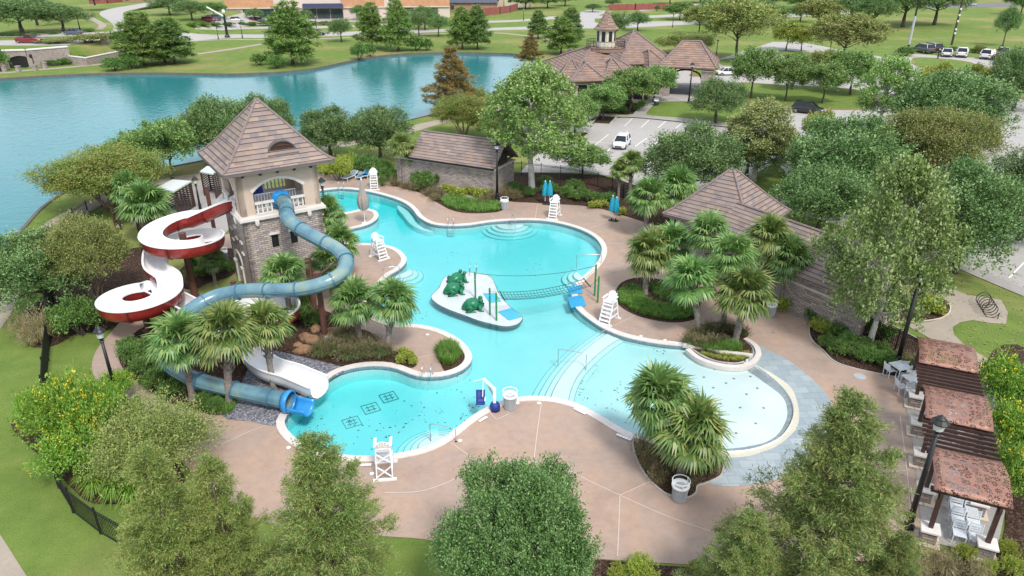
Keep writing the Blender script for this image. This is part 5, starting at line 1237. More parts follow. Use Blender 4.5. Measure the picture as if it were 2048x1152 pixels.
lamp(238, 806, 657, 'black lantern post among the yellow flowering shrubs by the left lawn', g1); lamp(994.5, 403, 281, 'black lantern post in front of the pump house corner', g1); lamp(1792, 737, 533, 'black lantern post beside the stacked white chairs', g1); lamp(1816, 1055, 828, 'black lantern post in front of the pergola', g1); lamp(402, 424, 361, 'black lantern post by the slatted cabana', g1); lamp(657, 482, 354, 'black lantern post hidden behind the right side of the tower', g1)
g2 = 'tall lantern posts in the car parks and roads'
for a in ((1377, 207, 122, 'tall black lantern post in front of the entrance canopy'), (1432, 115, 82, 'black lantern post behind the entrance canopy'), (1658, 112, 62, 'black lantern post by the far red kerb'), (1988, 152, 87, 'black lantern post right of the parked white cars'), (1345, 55, 30, 'small far lantern post above the clubhouse roof'), (1875, 118, 99, 'black lantern post beside the parked white hatchback')): lamp(*a, g2)
for a in ((437, 79, 58, 'short lantern post left of the traffic signal mast'), (485, 76, 49, 'lantern post right of the traffic signal mast'), (633, 59, 32, 'lantern post near the black pickup'), (160, 59, 15, 'tall lantern post with a white globe behind the grey sedan'), (1047, 41, 18, 'lantern post on the far green verge')): lamp(*a, g2, gt=True)
b = GT(455, 75); h = hgt(b, 30); t = thing('signal_mast', 'thick black traffic signal mast with a sloping white arm at the junction', 'traffic signal', b, 0)
m = MB(); m.lathe([(.75, 0), (.75, .3), (.45, .8), (.38, 1.2), (.3, h)], 12); m.build('mast', M['black'], t); m = MB(); m.beam((0, 0, h - .4), (-4.0, -1.5, h + 2.3), .35, .35); m.build('arm', M['white_paint'], t); m = MB(); m.ell((0, 0, h + .9), (.5, .5, .6)); m.build('globe', M['lamp_glass'], t, smooth=True); m = MB(); m.lathe([(.18, h), (.14, h + .5)], 8); m.build('stem', M['black'], t)
# fences -----------------------------------------------------------------------------
def fence(px, h, label, gt=False, world=False, dense=.13):
    P_ = [Vector(p) for p in px] if world else [G(x, y) for x, y in px]; pts = [Vector((*p, 0)) for p in resample([tuple(p[:2]) for p in P_], 2.3, False)]
    t = thing('metal_fence', label, 'fence', pts[0], 0, 'black steel picket fences'); o = pts[0]
    for i, p in enumerate(pts):
        m = MB(); q = p - o; m.box((q.x, q.y, h / 2 + .04), (.075, .075, h + .08)); pp = m.build('post', M['black'], t)
        m = MB(); m.ell((q.x, q.y, h + .11), (.055, .055, .055), 6, 4); m.build('post_cap', M['black'], pp)
    for i in range(len(pts) - 1):
        a, b = pts[i] - o, pts[i + 1] - o; m = MB()
        for z in (.12, h - .17, h - .03): m.beam(a + Z * z, b + Z * z, .035, .04)
        n_ = max(3, int((b - a).length / dense))
        for k in range(1, n_): q = a + (b - a) * (k / n_); m.box((q.x, q.y, h / 2 - .02), (.02, .02, h - .1))
        m.build('fence_panel', M['black'], t)
fence([(330, 338), (290, 365), (239, 396), (186, 425), (142, 452), (120, 492), (112, 540), (110, 590), (104, 650), (94, 762), (92, 830), (104, 950), (144, 1023), (188, 1060), (258, 1100), (340, 1150)], 1.35, 'long black steel fence curving between the left lawn and the shrubs')
fence([(1003, 348), (1060, 352), (1120, 360), (1180, 370), (1215, 380), (1240, 395), (1300, 425)], 1.5, 'black steel fence between the car park and the teal umbrellas')
fence([(1720, 668), (1770, 692), (1850, 727), (1960, 772), (2048, 820), (2120, 870)], 1.4, 'black steel fence behind the pergola beside the curved path')
# bike rack ---------------------------------------------------------------------------
a = G(1962, 607, .03); b = G(1980, 636, .03); t = thing('bike_rack', 'dark spiral bicycle rack on the angled concrete pad', 'bike rack', a, 0); d = b - a; L = d.length; u = d / L; v = Vector((-u.y, u.x, 0)); R_ = .46; N = 120
m = MB(); m.tube([tuple(u * (L * i / N) + v * (R_ * math.cos(2 * PI * 6 * i / N)) + Z * (R_ + .0 + R_ * math.sin(2 * PI * 6 * i / N))) for i in range(N + 1)], .028, 6); m.build('coil', M['black'], t, smooth=True, uv=False)
for s in (0, 1): m = MB(); p = u * L * s + v * R_; m.tube([tuple(p + Z * R_), tuple(p)], .028, 6); m.build('foot', M['black'], t)
# pergola -----------------------------------------------------------------------------
lft = [G(x, y, .75) for x, y in ((1826, 744), (1833, 789), (1840, 842), (1847, 903), (1855, 976), (1861, 1055))]
a0 = lft[1]; a5 = lft[5]; row = (a5 - a0); row.z = 0; u = row.normalized(); step = row.length / 4
rgt = G(1975, 1084, .75) - a5; rgt.z = 0; wv = rgt - u * rgt.dot(u); Wd = wv.length; wv.normalize()
po = Vector((a5.x, a5.y, .045)); pg = thing('pergola', 'dark brown pergola with three perforated copper panels on stone piers', 'pergola', po, math.atan2(-u.y, -u.x))
# local: x runs away from the camera along the row, y towards the right-hand row (negative)
yS = -1 if (Matrix.Rotation(math.atan2(-u.y, -u.x), 3, 'Z') @ Vector((0, -1, 0))).dot(wv) > 0 else 1
t = NT('perforated_copper'); uvc = t.coord('Object'); mp = t.n('ShaderNodeMapping', {'Vector': uvc, 'Scale': (1, 1, 0)}).outputs[0]
vo = t.n('ShaderNodeTexVoronoi', {'Vector': mp, 'Scale': 2.9, 'Randomness': .7}); loc_ = t.n('ShaderNodeVectorMath', {0: t.n('ShaderNodeVectorMath', {0: mp, 1: (2.9, 2.9, 0)}, operation='MULTIPLY').outputs[0], 1: t.n('ShaderNodeVectorMath', {0: vo.outputs['Position'], 1: (2.9, 2.9, 0)}, operation='MULTIPLY').outputs[0]}, operation='SUBTRACT').outputs[0]
sx = t.n('ShaderNodeSeparateXYZ', {0: loc_}); an = t.n('ShaderNodeMath', {0: sx.outputs[1], 1: sx.outputs[0]}, operation='ARCTAN2').outputs[0]
mth = lambda op, a_, b_=None: t.n('ShaderNodeMath', {0: a_} if b_ is None else {0: a_, 1: b_}, operation=op).outputs[0]
pet = mth('ABSOLUTE', mth('SINE', mth('MULTIPLY', an, 4.0))); rad_ = t.n('ShaderNodeVectorMath', {0: loc_}, operation='LENGTH').outputs['Value']
band = mth('MULTIPLY', mth('GREATER_THAN', rad_, .12), mth('LESS_THAN', rad_, mth('ADD', .14, mth('MULTIPLY', pet, .26))))
hole = mth('MULTIPLY', band, mth('GREATER_THAN', pet, .52))
v2 = t.n('ShaderNodeTexVoronoi', {'Vector': mp, 'Scale': 6.5}).outputs['Distance']; tiny = mth('MULTIPLY', mth('LESS_THAN', v2, .30), mth('GREATER_THAN', t.noise(1.1, 2, .5, vec=mp), .56))
hole = mth('MAXIMUM', hole, tiny)
cc = t.ramp(t.noise(.8, 4, .6), [(.3, (.26, .125, .09, 1)), (.7, (.35, .185, .135, 1))]); pb = t.n('ShaderNodeBsdfPrincipled', {'Base Color': cc, 'Roughness': .5, 'Metallic': .25})
tr = t.n('ShaderNodeBsdfTransparent'); mx = t.n('ShaderNodeMixShader', {0: hole, 1: pb.outputs[0], 2: tr.outputs[0]}); t.t.links.new(mx.outputs[0], t.out.inputs['Surface']); M['copper'] = t.m
def pp(x, y, z): return (x, y * yS, z)
for i in range(6):
    for side in (0, 1):
        x = step * i; y = Wd * side
        m = MB(); m.box(pp(x, y, .31), (.58, .58, .62)); pr_ = m.build('pier', M['stone_warm'], pg); m = MB(); m.box(pp(x, y, .68), (.76, .76, .12)); m.build('pier_cap', M['cast'], pr_, bevel=.02)
        m = MB(); m.box(pp(x, y, .02), (.95, .95, .07)); m.build('pier_pad', M['path'], pr_)
        m = MB(); m.box(pp(x, y, 1.62), (.17, .17, 1.8)); m.build('post', M['brown'], pg)
for side in (0, 1):
    for i in (0, 2, 4):
        m = MB(); m.beam(pp(step * i - .25, Wd * side, 2.52), pp(step * (i + 1) + .25, Wd * side, 2.52), .1, .22); m.build('beam', M['brown'], pg)
    for i in (1, 3):
        m = MB(); m.beam(pp(step * i + .1, Wd * side - .1, 2.38), pp(step * (i + 1) - .1, Wd * side - .1, 2.38), .1, .18); m.build('beam', M['brown'], pg)
for i in range(6):
    m = MB(); m.beam(pp(step * i, -.4, 2.66), pp(step * i, Wd + .4, 2.66), .12, .2); m.beam(pp(step * i + .16, -.4, 2.62), pp(step * i + .16, Wd + .4, 2.62), .06, .18); m.build('cross_beam', M['brown'], pg)
for i in (0, 2, 4):
    m = MB(); x0, x1 = step * i - .22, step * (i + 1) + .22; rows = []
    for k in range(11): q = k / 10; z = 2.80 + .34 * (1 - (2 * q - 1) ** 2); rows.append([pp(x0 + (x1 - x0) * q, -.35 + (Wd + .7) * j / 8, z) for j in range(9)])
    m.grid(rows); m.build('canopy_panel', M['copper'], pg, smooth=True, thick=.012)
for i in (1, 3):
    for k in range(7): m = MB(); x = step * i + .3 + (step - .5) * k / 6; m.beam(pp(x, -.45, 2.58), pp(x, Wd + .45, 2.58), .07, .16); m.build('slat', M['brown'], pg)
# white tables and chairs -------------------------------------------------------------
M['alu'] = simple('white_aluminium', (.66, .70, .74), .4, var=.04)
def chair_make():
    t = thing('dining_chair', 'x', 'chair', (0, 0, 0), 0, 'white slatted dining chairs')
    for x in (-.24, .24):
        m = MB(); m.box((x, -.22, .22), (.04, .04, .44)); m.build('leg', M['alu'], t); m = MB(); m.beam((x, .24, 0), (x, .26, .45), .04, .04); m.beam((x, .26, .45), (x, .34, .92), .04, .04); m.build('leg', M['alu'], t)
    m = MB()
    for k in range(6): m.box((0, -.21 + .088 * k, .45), (.5, .07, .022))
    m.build('seat', M['alu'], t); m = MB()
    for k in range(4): m.beam((-.23, .275 + .02 * k, .55 + .1 * k), (.23, .275 + .02 * k, .55 + .1 * k), .02, .07)
    m.build('backrest', M['alu'], t); return t
def table_make(label, w=.95, l=.95):
    t = thing('dining_table', label, 'table', (0, 0, 0), 0, 'white slatted dining tables'); m = MB()
    for k in range(10): m.box((0, -l / 2 + l * (k + .5) / 10, .73), (w, l / 10 - .012, .025))
    m.build('tabletop', M['alu'], t); m = MB(); m.box((0, 0, .69), (w - .08, l - .08, .04)); m.build('apron', M['alu'], t)
    for x in (-1, 1):
        for y in (-1, 1): m = MB(); m.box((x * (w / 2 - .05), y * (l / 2 - .05), .36), (.05, .05, .7)); m.build('leg', M['alu'], t)
    return t
ct = chair_make(); first = [True]; RW = math.atan2(-u.y, -u.x) - PI / 2
def chair(px, py, rz, label, z=.05):
    p = G(px, py, z)
    if first[0]: ct.location = p; ct.rotation_euler = (0, 0, rz); ct['label'] = label; first[0] = False
    else: dup(ct, p, rz, label)
tb_ = [('white slatted table with chairs pushed under it at the far end of the pergola', 1822, 778, .2), ('white slatted table between the second and third stone piers', 1890, 850, .2), ('white slatted table under the nearest copper panel', 1890, 975, RW), ('white slatted table beside the black lantern post', 1796, 752, .3)]
for l, px, py, rz in tb_: o = table_make(l); o.location = G(px, py, .05); o.rotation_euler = (0, 0, rz)
for px, py, rz, l in ((1778, 752, 1.8, 'white slatted chair at the left end by the lantern post base'), (1800, 742, 3.0, 'white slatted chair behind the table at the lantern post'), (1812, 762, -1.4, 'white slatted chair between the two tables by the lantern post'), (1800, 785, 1.6, 'white slatted chair left of the pergola end table'), (1822, 797, .1, 'white slatted chair in front of the pergola end table'), (1843, 770, -1.5, 'white slatted chair right of the pergola end table'), (1862, 842, 1.6, 'white slatted chair at the second stone pier'), (1905, 838, 3.1, 'white slatted chair behind the middle table'), (1912, 862, -1.3, 'white slatted chair right of the middle table'),
                    (1906, 1006, RW, 'first white slatted chair of the near left column'), (1908, 1030, RW, 'second white slatted chair of the near left column'), (1911, 1055, RW, 'third white slatted chair of the near left column'), (1914, 1082, RW, 'white slatted chair closest to the camera in the left column'), (1934, 1012, RW, 'first white slatted chair of the near right column'), (1938, 1036, RW, 'second white slatted chair of the near right column'), (1942, 1062, RW, 'third white slatted chair of the near right column'), (1946, 1090, RW, 'white slatted chair closest to the camera in the right column')): chair(px, py, rz, l)
# cabanas ------------------------------------------------------------------------------
M['pale_roof'] = simple('pale_metal_roof', (.60, .64, .63), .4, var=.05)
def cabana(px4, h, label):
    P_ = [G(x, y, h) for x, y in px4]; o = Vector((P_[0].x, P_[0].y, 0)); t = thing('cabana', label, 'cabana', o, 0, 'slatted poolside cabanas'); q = [p - o for p in P_]
    m = MB(); m.prism([tuple(p[:2]) for p in q], h - .02, h + .12); m.build('roof', M['pale_roof'], t)
    c = sum(q, Vector()) / 4; c.z = 0
    k = [Vector((p.x, p.y, 0)) + (c - Vector((p.x, p.y, 0))) * .06 for p in q]
    for p in k: m = MB(); m.box((p.x, p.y, h / 2), (.12, .12, h - .06)); m.build('post', M['brown'], t)
    for a, b in ((k[0], k[3]), (k[3], k[2]), (k[2], k[1])):
        m = MB()
        for i in range(11): m.beam(a + Z * (.12 + i * (h - .3) / 10), b + Z * (.12 + i * (h - .3) / 10), .03, .12)
        m.build('slat_screen', M['brown'], t)
cabana([(314, 377), (347, 385), (383, 364), (345, 361)], 2.5, 'pale roofed cabana with brown slatted sides beside the palm'); cabana([(400, 345), (425, 350), (440, 337), (414, 334)], 2.5, 'slatted brown cabana half hidden behind the tower')
o0 = G(236, 428); t = thing('timber_screen', 'low brown slatted timber arbour under the crape myrtle', 'arbour', o0, 0); a, b = G(222, 415, 2.0) - o0, G(250, 398, 2.0) - o0
m = MB(); dv_ = Vector((1.4, -1.0, 0))
for i in range(9): q = a + (b - a) * (i / 8); m.beam(q - dv_ * .4, q + dv_ * .6, .1, .08)
m.build('slats', M['brown'], t)
for q in (a, b, a + dv_ * .5, b + dv_ * .5): m = MB(); m.box((q.x, q.y, q.z / 2), (.14, .14, q.z)); m.build('post', M['brown'], t)
for i, (px, py, ty) in enumerate(((238, 453, 422), (283, 476, 444))):
    b = G(px, py); h = hgt(b, ty); t = thing('timber_post', ['dark bollard post left of the cabana palm', 'dark bollard post under the cabana palm fronds'][i], 'bollard', b, 0, 'dark bollard posts on the cabana path'); m = MB(); m.box((0, 0, h / 2), (.26, .26, h)); m.build('shaft', M['brown'], t); m = MB(); m.box((0, 0, h + .05), (.34, .34, .12)); m.build('cap', M['black'], t); m = MB(); m.box((0, 0, .06), (.5, .5, .12)); m.build('footing', M['cast'], t)  # plain brown post with a black cap, no lamp in it
b = G(371, 408, .03); t = thing('garden_chair', 'bright blue garden chair in front of the slatted cabana', 'chair', b, .6); M['chair_blue'] = simple('chair_blue', (.02, .25, .38), .5)
m = MB(); m.beam((0, -.3, .38), (0, .3, .28), .56, .05); m.build('seat', M['chair_blue'], t); m = MB()
for k in range(5): m.beam(((k - 2) * .115, .28, .28), ((k - 2) * .125, .55, 1.0 - .03 * (k - 2) ** 2), .095, .025)
m.build('backrest', M['chair_blue'], t)
for s in (-1, 1): m = MB(); m.box((s * .33, -.02, .56), (.11, .7, .03)); m.build('armrest', M['chair_blue'], t); m = MB(); m.box((s * .33, -.3, .28), (.05, .1, .56)); m.box((s * .33, .3, .16), (.05, .1, .32)); m.build('leg', M['chair_blue'], t)
# boulders -----------------------------------------------------------------------------
t = NT('sandstone'); M['sandstone'] = t.surf(t.ramp(t.noise(3, 5, .7), [(.3, (.15, .08, .045, 1)), (.55, (.30, .175, .095, 1)), (.75, (.40, .29, .19, 1))]), .9, normal=t.bump(t.noise(5, 5, .7), .8, .08))
rng = np.random.default_rng(11)
for i, (px, py, s, l) in enumerate(((606, 701, .62, 'orange sandstone boulder beside the gravel bed'), (632, 658, .5, 'tan sandstone boulder left of the brown slide post'), (618, 678, .75, 'long flat sandstone boulder below the slide post'), (668, 662, .6, 'tan sandstone boulder right of the slide post'), (690, 652, .5, 'small sandstone boulder nearest the walkway'), (596, 690, .4, 'small orange sandstone boulder at the slide bed'))):
    m = MB(); m.ell((0, 0, 0), (s, s * .62, s * .5), 14, 9); m.v = [(x * (1 + .22 * math.sin(7 * y + i) * math.cos(5 * z)), y * (1 + .2 * math.sin(6 * x + 2 * i)), max(-.15, z * (1 + .2 * math.sin(5 * x + 4 * y)))) for x, y, z in m.v]
    o = m.build('boulder', M['sandstone'], smooth=False); b = G(px, py, .12); o.location = b; o.rotation_euler = (0, 0, .5 + i * 1.1); tag(o, l, 'boulder', 'sandstone boulders under the slide')
m = MB(); m.box((0, 0, .13), (.42, .32, .26)); b = G(657, 681); o = thing('equipment_box', 'small grey metal box beside the slide post foot', 'utility box', b, .3); m.build('case', M['bin_grey'], o); m = MB(); m.box((0, 0, .275), (.46, .36, .03)); m.build('lid', M['alu'], o)
# utility poles and wires ----------------------------------------------------------------
pt = []
for i, (px, py, h) in enumerate(((1817, 93, 17), (1903, 90, 17))):
    b = G(px, py); t = thing('utility_pole', ['tall utility pole with a pale lower sleeve beside the lawn trees', 'tall dark utility pole above the parked white cars'][i], 'utility pole', b, 0, 'utility poles on the lawn'); m = MB(); m.lathe([(.28, 0), (.17, h)], 10); m.build('pole', M['brown'] if i else M['black'], t)
    for z in (h - 1, h - 3.5): m = MB(); m.box((0, 0, z), (2.6, .14, .16)); m.build('crossarm', M['brown'], t)
    if i == 0: m = MB(); m.lathe([(.32, .5), (.29, 7.5)], 10); m.build('sleeve', M['bin_grey'], t)
    else:
        for z in (3, 4, 6, 7.5, 9): m = MB(); m.box((0, -.3, z), (.4, .2, .5)); m.build('bracket', M['alu'], t)
    pt.append(b + Z * (h - 1))
for k in range(3):
    m = MB(); off = Vector(((k - 1) * 1.1, 0, 0)); a, b = pt[1] + off, G(1868, 62) + Z * (2 + 2.5 * k) + off; m.tube([tuple(p - a) for p in map(Vector, cable(a, pt[1] + Vector((40, 60, 4)) + off, 1.2))], .03, 4); m.tube([tuple(p - a) for p in map(Vector, cable(a, pt[0] + off, .8))], .03, 4); o = m.build('power_line', M['black'], uv=False); o.location = a; tag(o, 'thin dark power line strung from the utility poles', 'power line', 'power lines on the utility poles')
# fences far away ------------------------------------------------------------------------
M['fence_red'] = simple('red_cedar', (.27, .085, .075), .9, var=.15, scale=1.0)
def board_fence(px, h, label):
    P_ = [G(x, y) for x, y in px]; t = thing('board_fence', label, 'fence', P_[0], 0, 'reddish board fences'); o = P_[0]
    for a, b in zip(P_[:-1], P_[1:]):
        m = MB(); m.beam(a - o + Z * h / 2, b - o + Z * h / 2, .1, h); m.build('board_panel', M['fence_red'], t); n_ = max(2, int((b - a).length / 3))
        for k in range(n_ + 1): q = a - o + (b - a) * (k / n_); m = MB(); m.box((q.x, q.y, h / 2 + .1), (.3, .3, h + .25)); m.build('post', M['fence_red'], t)
board_fence([(968, 31), (1000, 28), (1020, 25), (1035, 20)], 2.6, 'reddish board fence beside the beige house'); board_fence([(1218, 21), (1270, 20), (1340, 19), (1365, 17)], 2.4, 'long reddish board fence above the clubhouse'); board_fence([(180, 8), (215, 7), (245, 4)], 2.4, 'reddish board fence along the road bend')
# ================================================================ vehicles
M['tyre'] = simple('tyre_rubber', (.015, .015, .016), .8); M['rim'] = simple('wheel_rim', (.35, .36, .37), .35, .8); M['car_glass'] = simple('car_glass', (.012, .016, .02), .06); M['lamp_red'] = simple('tail_lamp', (.30, .01, .01), .3); M['head'] = simple('head_lamp', (.75, .77, .8), .15)
paints = {}
def paint(c):
    if c not in paints: t = NT('car_paint'); paints[c] = t.surf((*c, 1), .3, metal=.0, spec=.6, **{'Coat Weight': .6, 'Coat Roughness': .05})
    return paints[c]
def car(kind, col, p, rz, label, group, name=None):
    L, W, H = {'sedan': (4.7, 1.83, 1.44), 'suv': (4.75, 1.92, 1.7), 'pickup': (5.8, 2.0, 1.88)}[kind]; nm = {'sedan': 'parked_car', 'suv': 'parked_suv', 'pickup': 'pickup_truck'}[kind]
    t = thing(name or nm, label, {'sedan': 'car', 'suv': 'car', 'pickup': 'pickup truck'}[kind], p, rz, group); pm = paint(col); hb = .62 * H if kind != 'sedan' else .60 * H; g0 = .24
    # body lofted along x (front +x)
    st = [(-L / 2, .78, .40, .92), (-L / 2 + .12, .93, .30, .99), (-L / 2 + .7, 1, .25, 1.0), (0, 1, .24, 1.0), (L / 2 - 1.2, 1, .25, .99), (L / 2 - .45, .95, .27, .90), (L / 2 - .1, .84, .33, .80), (L / 2, .70, .42, .70)]
    rows = []
    for x, wf, zb, hf in st:
        w = W / 2 * wf; zt = hb * hf; rows.append([(x, -w * .93, zb), (x, -w, zb + .16), (x, -w, zt - .16), (x, -w * .93, zt - .03), (x, 0, zt + .03), (x, w * .93, zt - .03), (x, w, zt - .16), (x, w, zb + .16), (x, w * .93, zb), (x, 0, zb)])
    m = MB(); rows = [r + [r[0]] for r in rows]; m.grid([r[::-1] for r in rows]); m.add(rows[0][:-1], [tuple(range(10))]); m.add(rows[-1][:-1], [tuple(range(9, -1, -1))]); m.build('body', pm, t, smooth=False)
    if kind == 'pickup': cx0, cx1, rx0, rx1 = -.75, 1.55, -.55, .85
    elif kind == 'suv': cx0, cx1, rx0, rx1 = -L / 2 + .2, 1.35, -L / 2 + .6, .55
    else: cx0, cx1, rx0, rx1 = -L / 2 + .75, 1.35, -L / 2 + 1.45, .42
    wb, wt = W / 2 * .94, W / 2 * .76
    lo = [(cx0, -wb, hb - .02), (cx1, -wb, hb - .06), (cx1, wb, hb - .06), (cx0, wb, hb - .02)]; hi = [(rx0, -wt, H), (rx1, -wt, H - .03), (rx1, wt, H - .03), (rx0, wt, H)]
    m = MB(); m.add(lo + hi, [(0, 1, 5, 4), (1, 2, 6, 5), (2, 3, 7, 6), (3, 0, 4, 7)]); m.build('windows', M['car_glass'], t)
    m = MB(); m.add([(x, y, z + .012) for x, y, z in hi] + [((rx0 + rx1) / 2, 0, H + .05)], [(0, 1, 4), (1, 2, 4), (2, 3, 4), (3, 0, 4)])
    for a, b in zip(lo, hi): m.beam(a, b, .09, .09)
    if kind != 'pickup':
        for s in (-1, 1): m.beam((.05 - .35, s * wb, hb), ((rx0 + rx1) / 2, s * wt, H), .08, .05)
    m.build('roof', pm, t)
    for x in (-L / 2 + .85, L / 2 - .92):
        for s in (-1, 1):
            m = MB(); R = .36 if kind != 'sedan' else .33; m.tube([(x, s * (W / 2 - .22), R), (x, s * (W / 2 + .01), R)], R, 16); wh = m.build('wheel', M['tyre'], t); m = MB(); m.tube([(x, s * (W / 2 + .005), R), (x, s * (W / 2 + .02), R)], R * .62, 12); m.build('rim', M['rim'], wh)
    for s in (-1, 1):
        m = MB(); m.box((L / 2 - .1, s * W * .33, hb * .70), (.16, .34, .14)); m.build('headlight', M['head'], t); m = MB(); m.box((-L / 2 + .05, s * W * .37, hb * .78), (.12, .24, .22)); m.build('tail_light', M['lamp_red'], t)
        m = MB(); m.box((1.1, s * (W / 2 + .09), hb + .06), (.14, .2, .13)); m.build('mirror', pm, t)
    m = MB(); m.box((L / 2 - .02, 0, hb * .48), (.06, W * .5, .18)); m.build('grille', M['dark'], t); m = MB(); m.box((-L / 2 - .0, 0, .42), (.06, W * .7, .14)); m.build('bumper', M['dark'], t)
    if kind == 'pickup': m = MB(); m.box((-L / 2 + 1.0, 0, hb + .02), (1.75, W * .80, .02)); m.build('cargo_bed', M['dark'], t)
    return t
WH = (.72, .73, .74); BK = (.012, .012, .014); GR = (.09, .095, .1); SV = (.40, .42, .44); RD = (.22, .012, .02); BL = (.07, .10, .16)
g = 'cars in the near car park'
car('suv', WH, G(1243, 293, .012), math.radians(250), 'white suv parked nose-out in the open car park', g).scale = (.88,) * 3; car('sedan', SV, G(1181, 236, .012), math.radians(245), 'silver sedan half hidden under the car park trees', g); car('sedan', WH, G(1455, 150, .012), math.radians(5), 'white sedan beside the entrance canopy', g); car('suv', BK, G(1614, 226, .012), math.radians(-35), 'black suv behind the dark oak by the red kerb', g); car('sedan', SV, G(1633, 128, .012), math.radians(10), 'pale silver car beyond the lawn trees', g)
g = 'cars lined up by the far lawn'
for a in (('suv', GR, 1845, 105, 100, 'grey suv at the left end of the far row'), ('suv', BK, 1861, 103, 100, 'black suv just behind the grey one in the far row'), ('sedan', WH, 1892, 112, 62, 'white hatchback half hidden by a dark tree in the far row'), ('suv', WH, 1922, 113, 60, 'white suv in the middle of the far row'), ('suv', WH, 1975, 117, 45, 'largest white suv in the open of the far row'), ('sedan', RD, 1999, 121, 60, 'dark red car right of the largest white suv'), ('suv', BK, 2004, 113, 60, 'black car behind the dark red one'), ('sedan', WH, 2014, 128, 60, 'white car at the right end of the far row')): car(a[0], a[1], G(a[2], a[3], .012), math.radians(a[4]), a[5], g).scale = (1.25,) * 3
g = 'vehicles on the far roads'
car('pickup', RD, GT(60, 86, .03), math.radians(0), 'dark red pickup driving along the raised lakeside road', g); car('sedan', BL, GT(147, 69, .03), math.radians(182), 'blue grey sedan on the road behind the red pickup', g); car('suv', SV, GT(222, 80, .04), math.radians(75), 'pale car at the junction behind the round bush', g); car('pickup', BK, GT(632, 70.5, .03), math.radians(-3), 'black pickup on the far road right of the tall cypress', g); car('suv', WH, GT(1248, 41, .04), math.radians(60), 'white van beyond the cupola', g); car('sedan', WH, GT(1940, 11, .03), math.radians(5), 'white car on the grey road at the top right', g); car('suv', BK, GT(1315, 14, .03), math.radians(80), 'small dark car beyond the long reddish fence', g)
g = 'cars parked before the shops'
for c, px, py, rz, l in ((RD, 419, 44, 10, 'dark red car left of the signal mast before the shops'), (BL, 429, 40, 60, 'dark blue car behind the red one before the shops'), (SV, 474, 44, 20, 'pale blue car before the brick shop corner'), (RD, 509, 44, 80, 'maroon car before the brick shop front'), (GR, 525, 44, 85, 'grey car next to the maroon one before the shops'), (WH, 540, 43, 85, 'white car beside the tall cypress before the shops')): car('suv', c, GT(px, py, .03), math.radians(rz), l, g)
# ================================================================ vegetation
def leafmat(name, cols, hue=None, trans=.2, rough=.6):
    """cols: dark -> light leaf colours; colour varies leaf by leaf, in patches and tree by tree"""
    t = NT(name); rnd = t.n('ShaderNodeNewGeometry').outputs['Random Per Island']
    pn = t.noise(.55, 2, .5)
    f = t.n('ShaderNodeMath', {0: t.n('ShaderNodeMath', {0: rnd, 1: .55}, operation='MULTIPLY').outputs[0], 1: t.n('ShaderNodeMath', {0: pn, 1: .62}, operation='MULTIPLY').outputs[0]}, operation='ADD').outputs[0]
    n = len(cols); c = t.ramp(f, [(.18 + .66 * i / (n - 1), tuple(k) + (1,)) for i, k in enumerate(cols)])
    oi = t.n('ShaderNodeObjectInfo').outputs['Random']
    c = t.n('ShaderNodeHueSaturation', {'Color': c, 'Hue': t.n('ShaderNodeMapRange', {0: oi, 3: .490, 4: .506}).outputs[0], 'Value': t.n('ShaderNodeMapRange', {0: oi, 3: .88, 4: 1.14}).outputs[0]}).outputs['Color']
    d = t.n('ShaderNodeBsdfDiffuse', {'Color': c}); tl = t.n('ShaderNodeBsdfTranslucent', {'Color': c}); g = t.n('ShaderNodeBsdfGlossy', {'Color': (1, 1, 1, 1), 'Roughness': rough})
    m1 = t.n('ShaderNodeMixShader', {0: trans, 1: d.outputs[0], 2: tl.outputs[0]}); m2 = t.n('ShaderNodeMixShader', {0: .035, 1: m1.outputs[0], 2: g.outputs[0]})
    t.t.links.new(m2.outputs[0], t.out.inputs['Surface']); return t.m
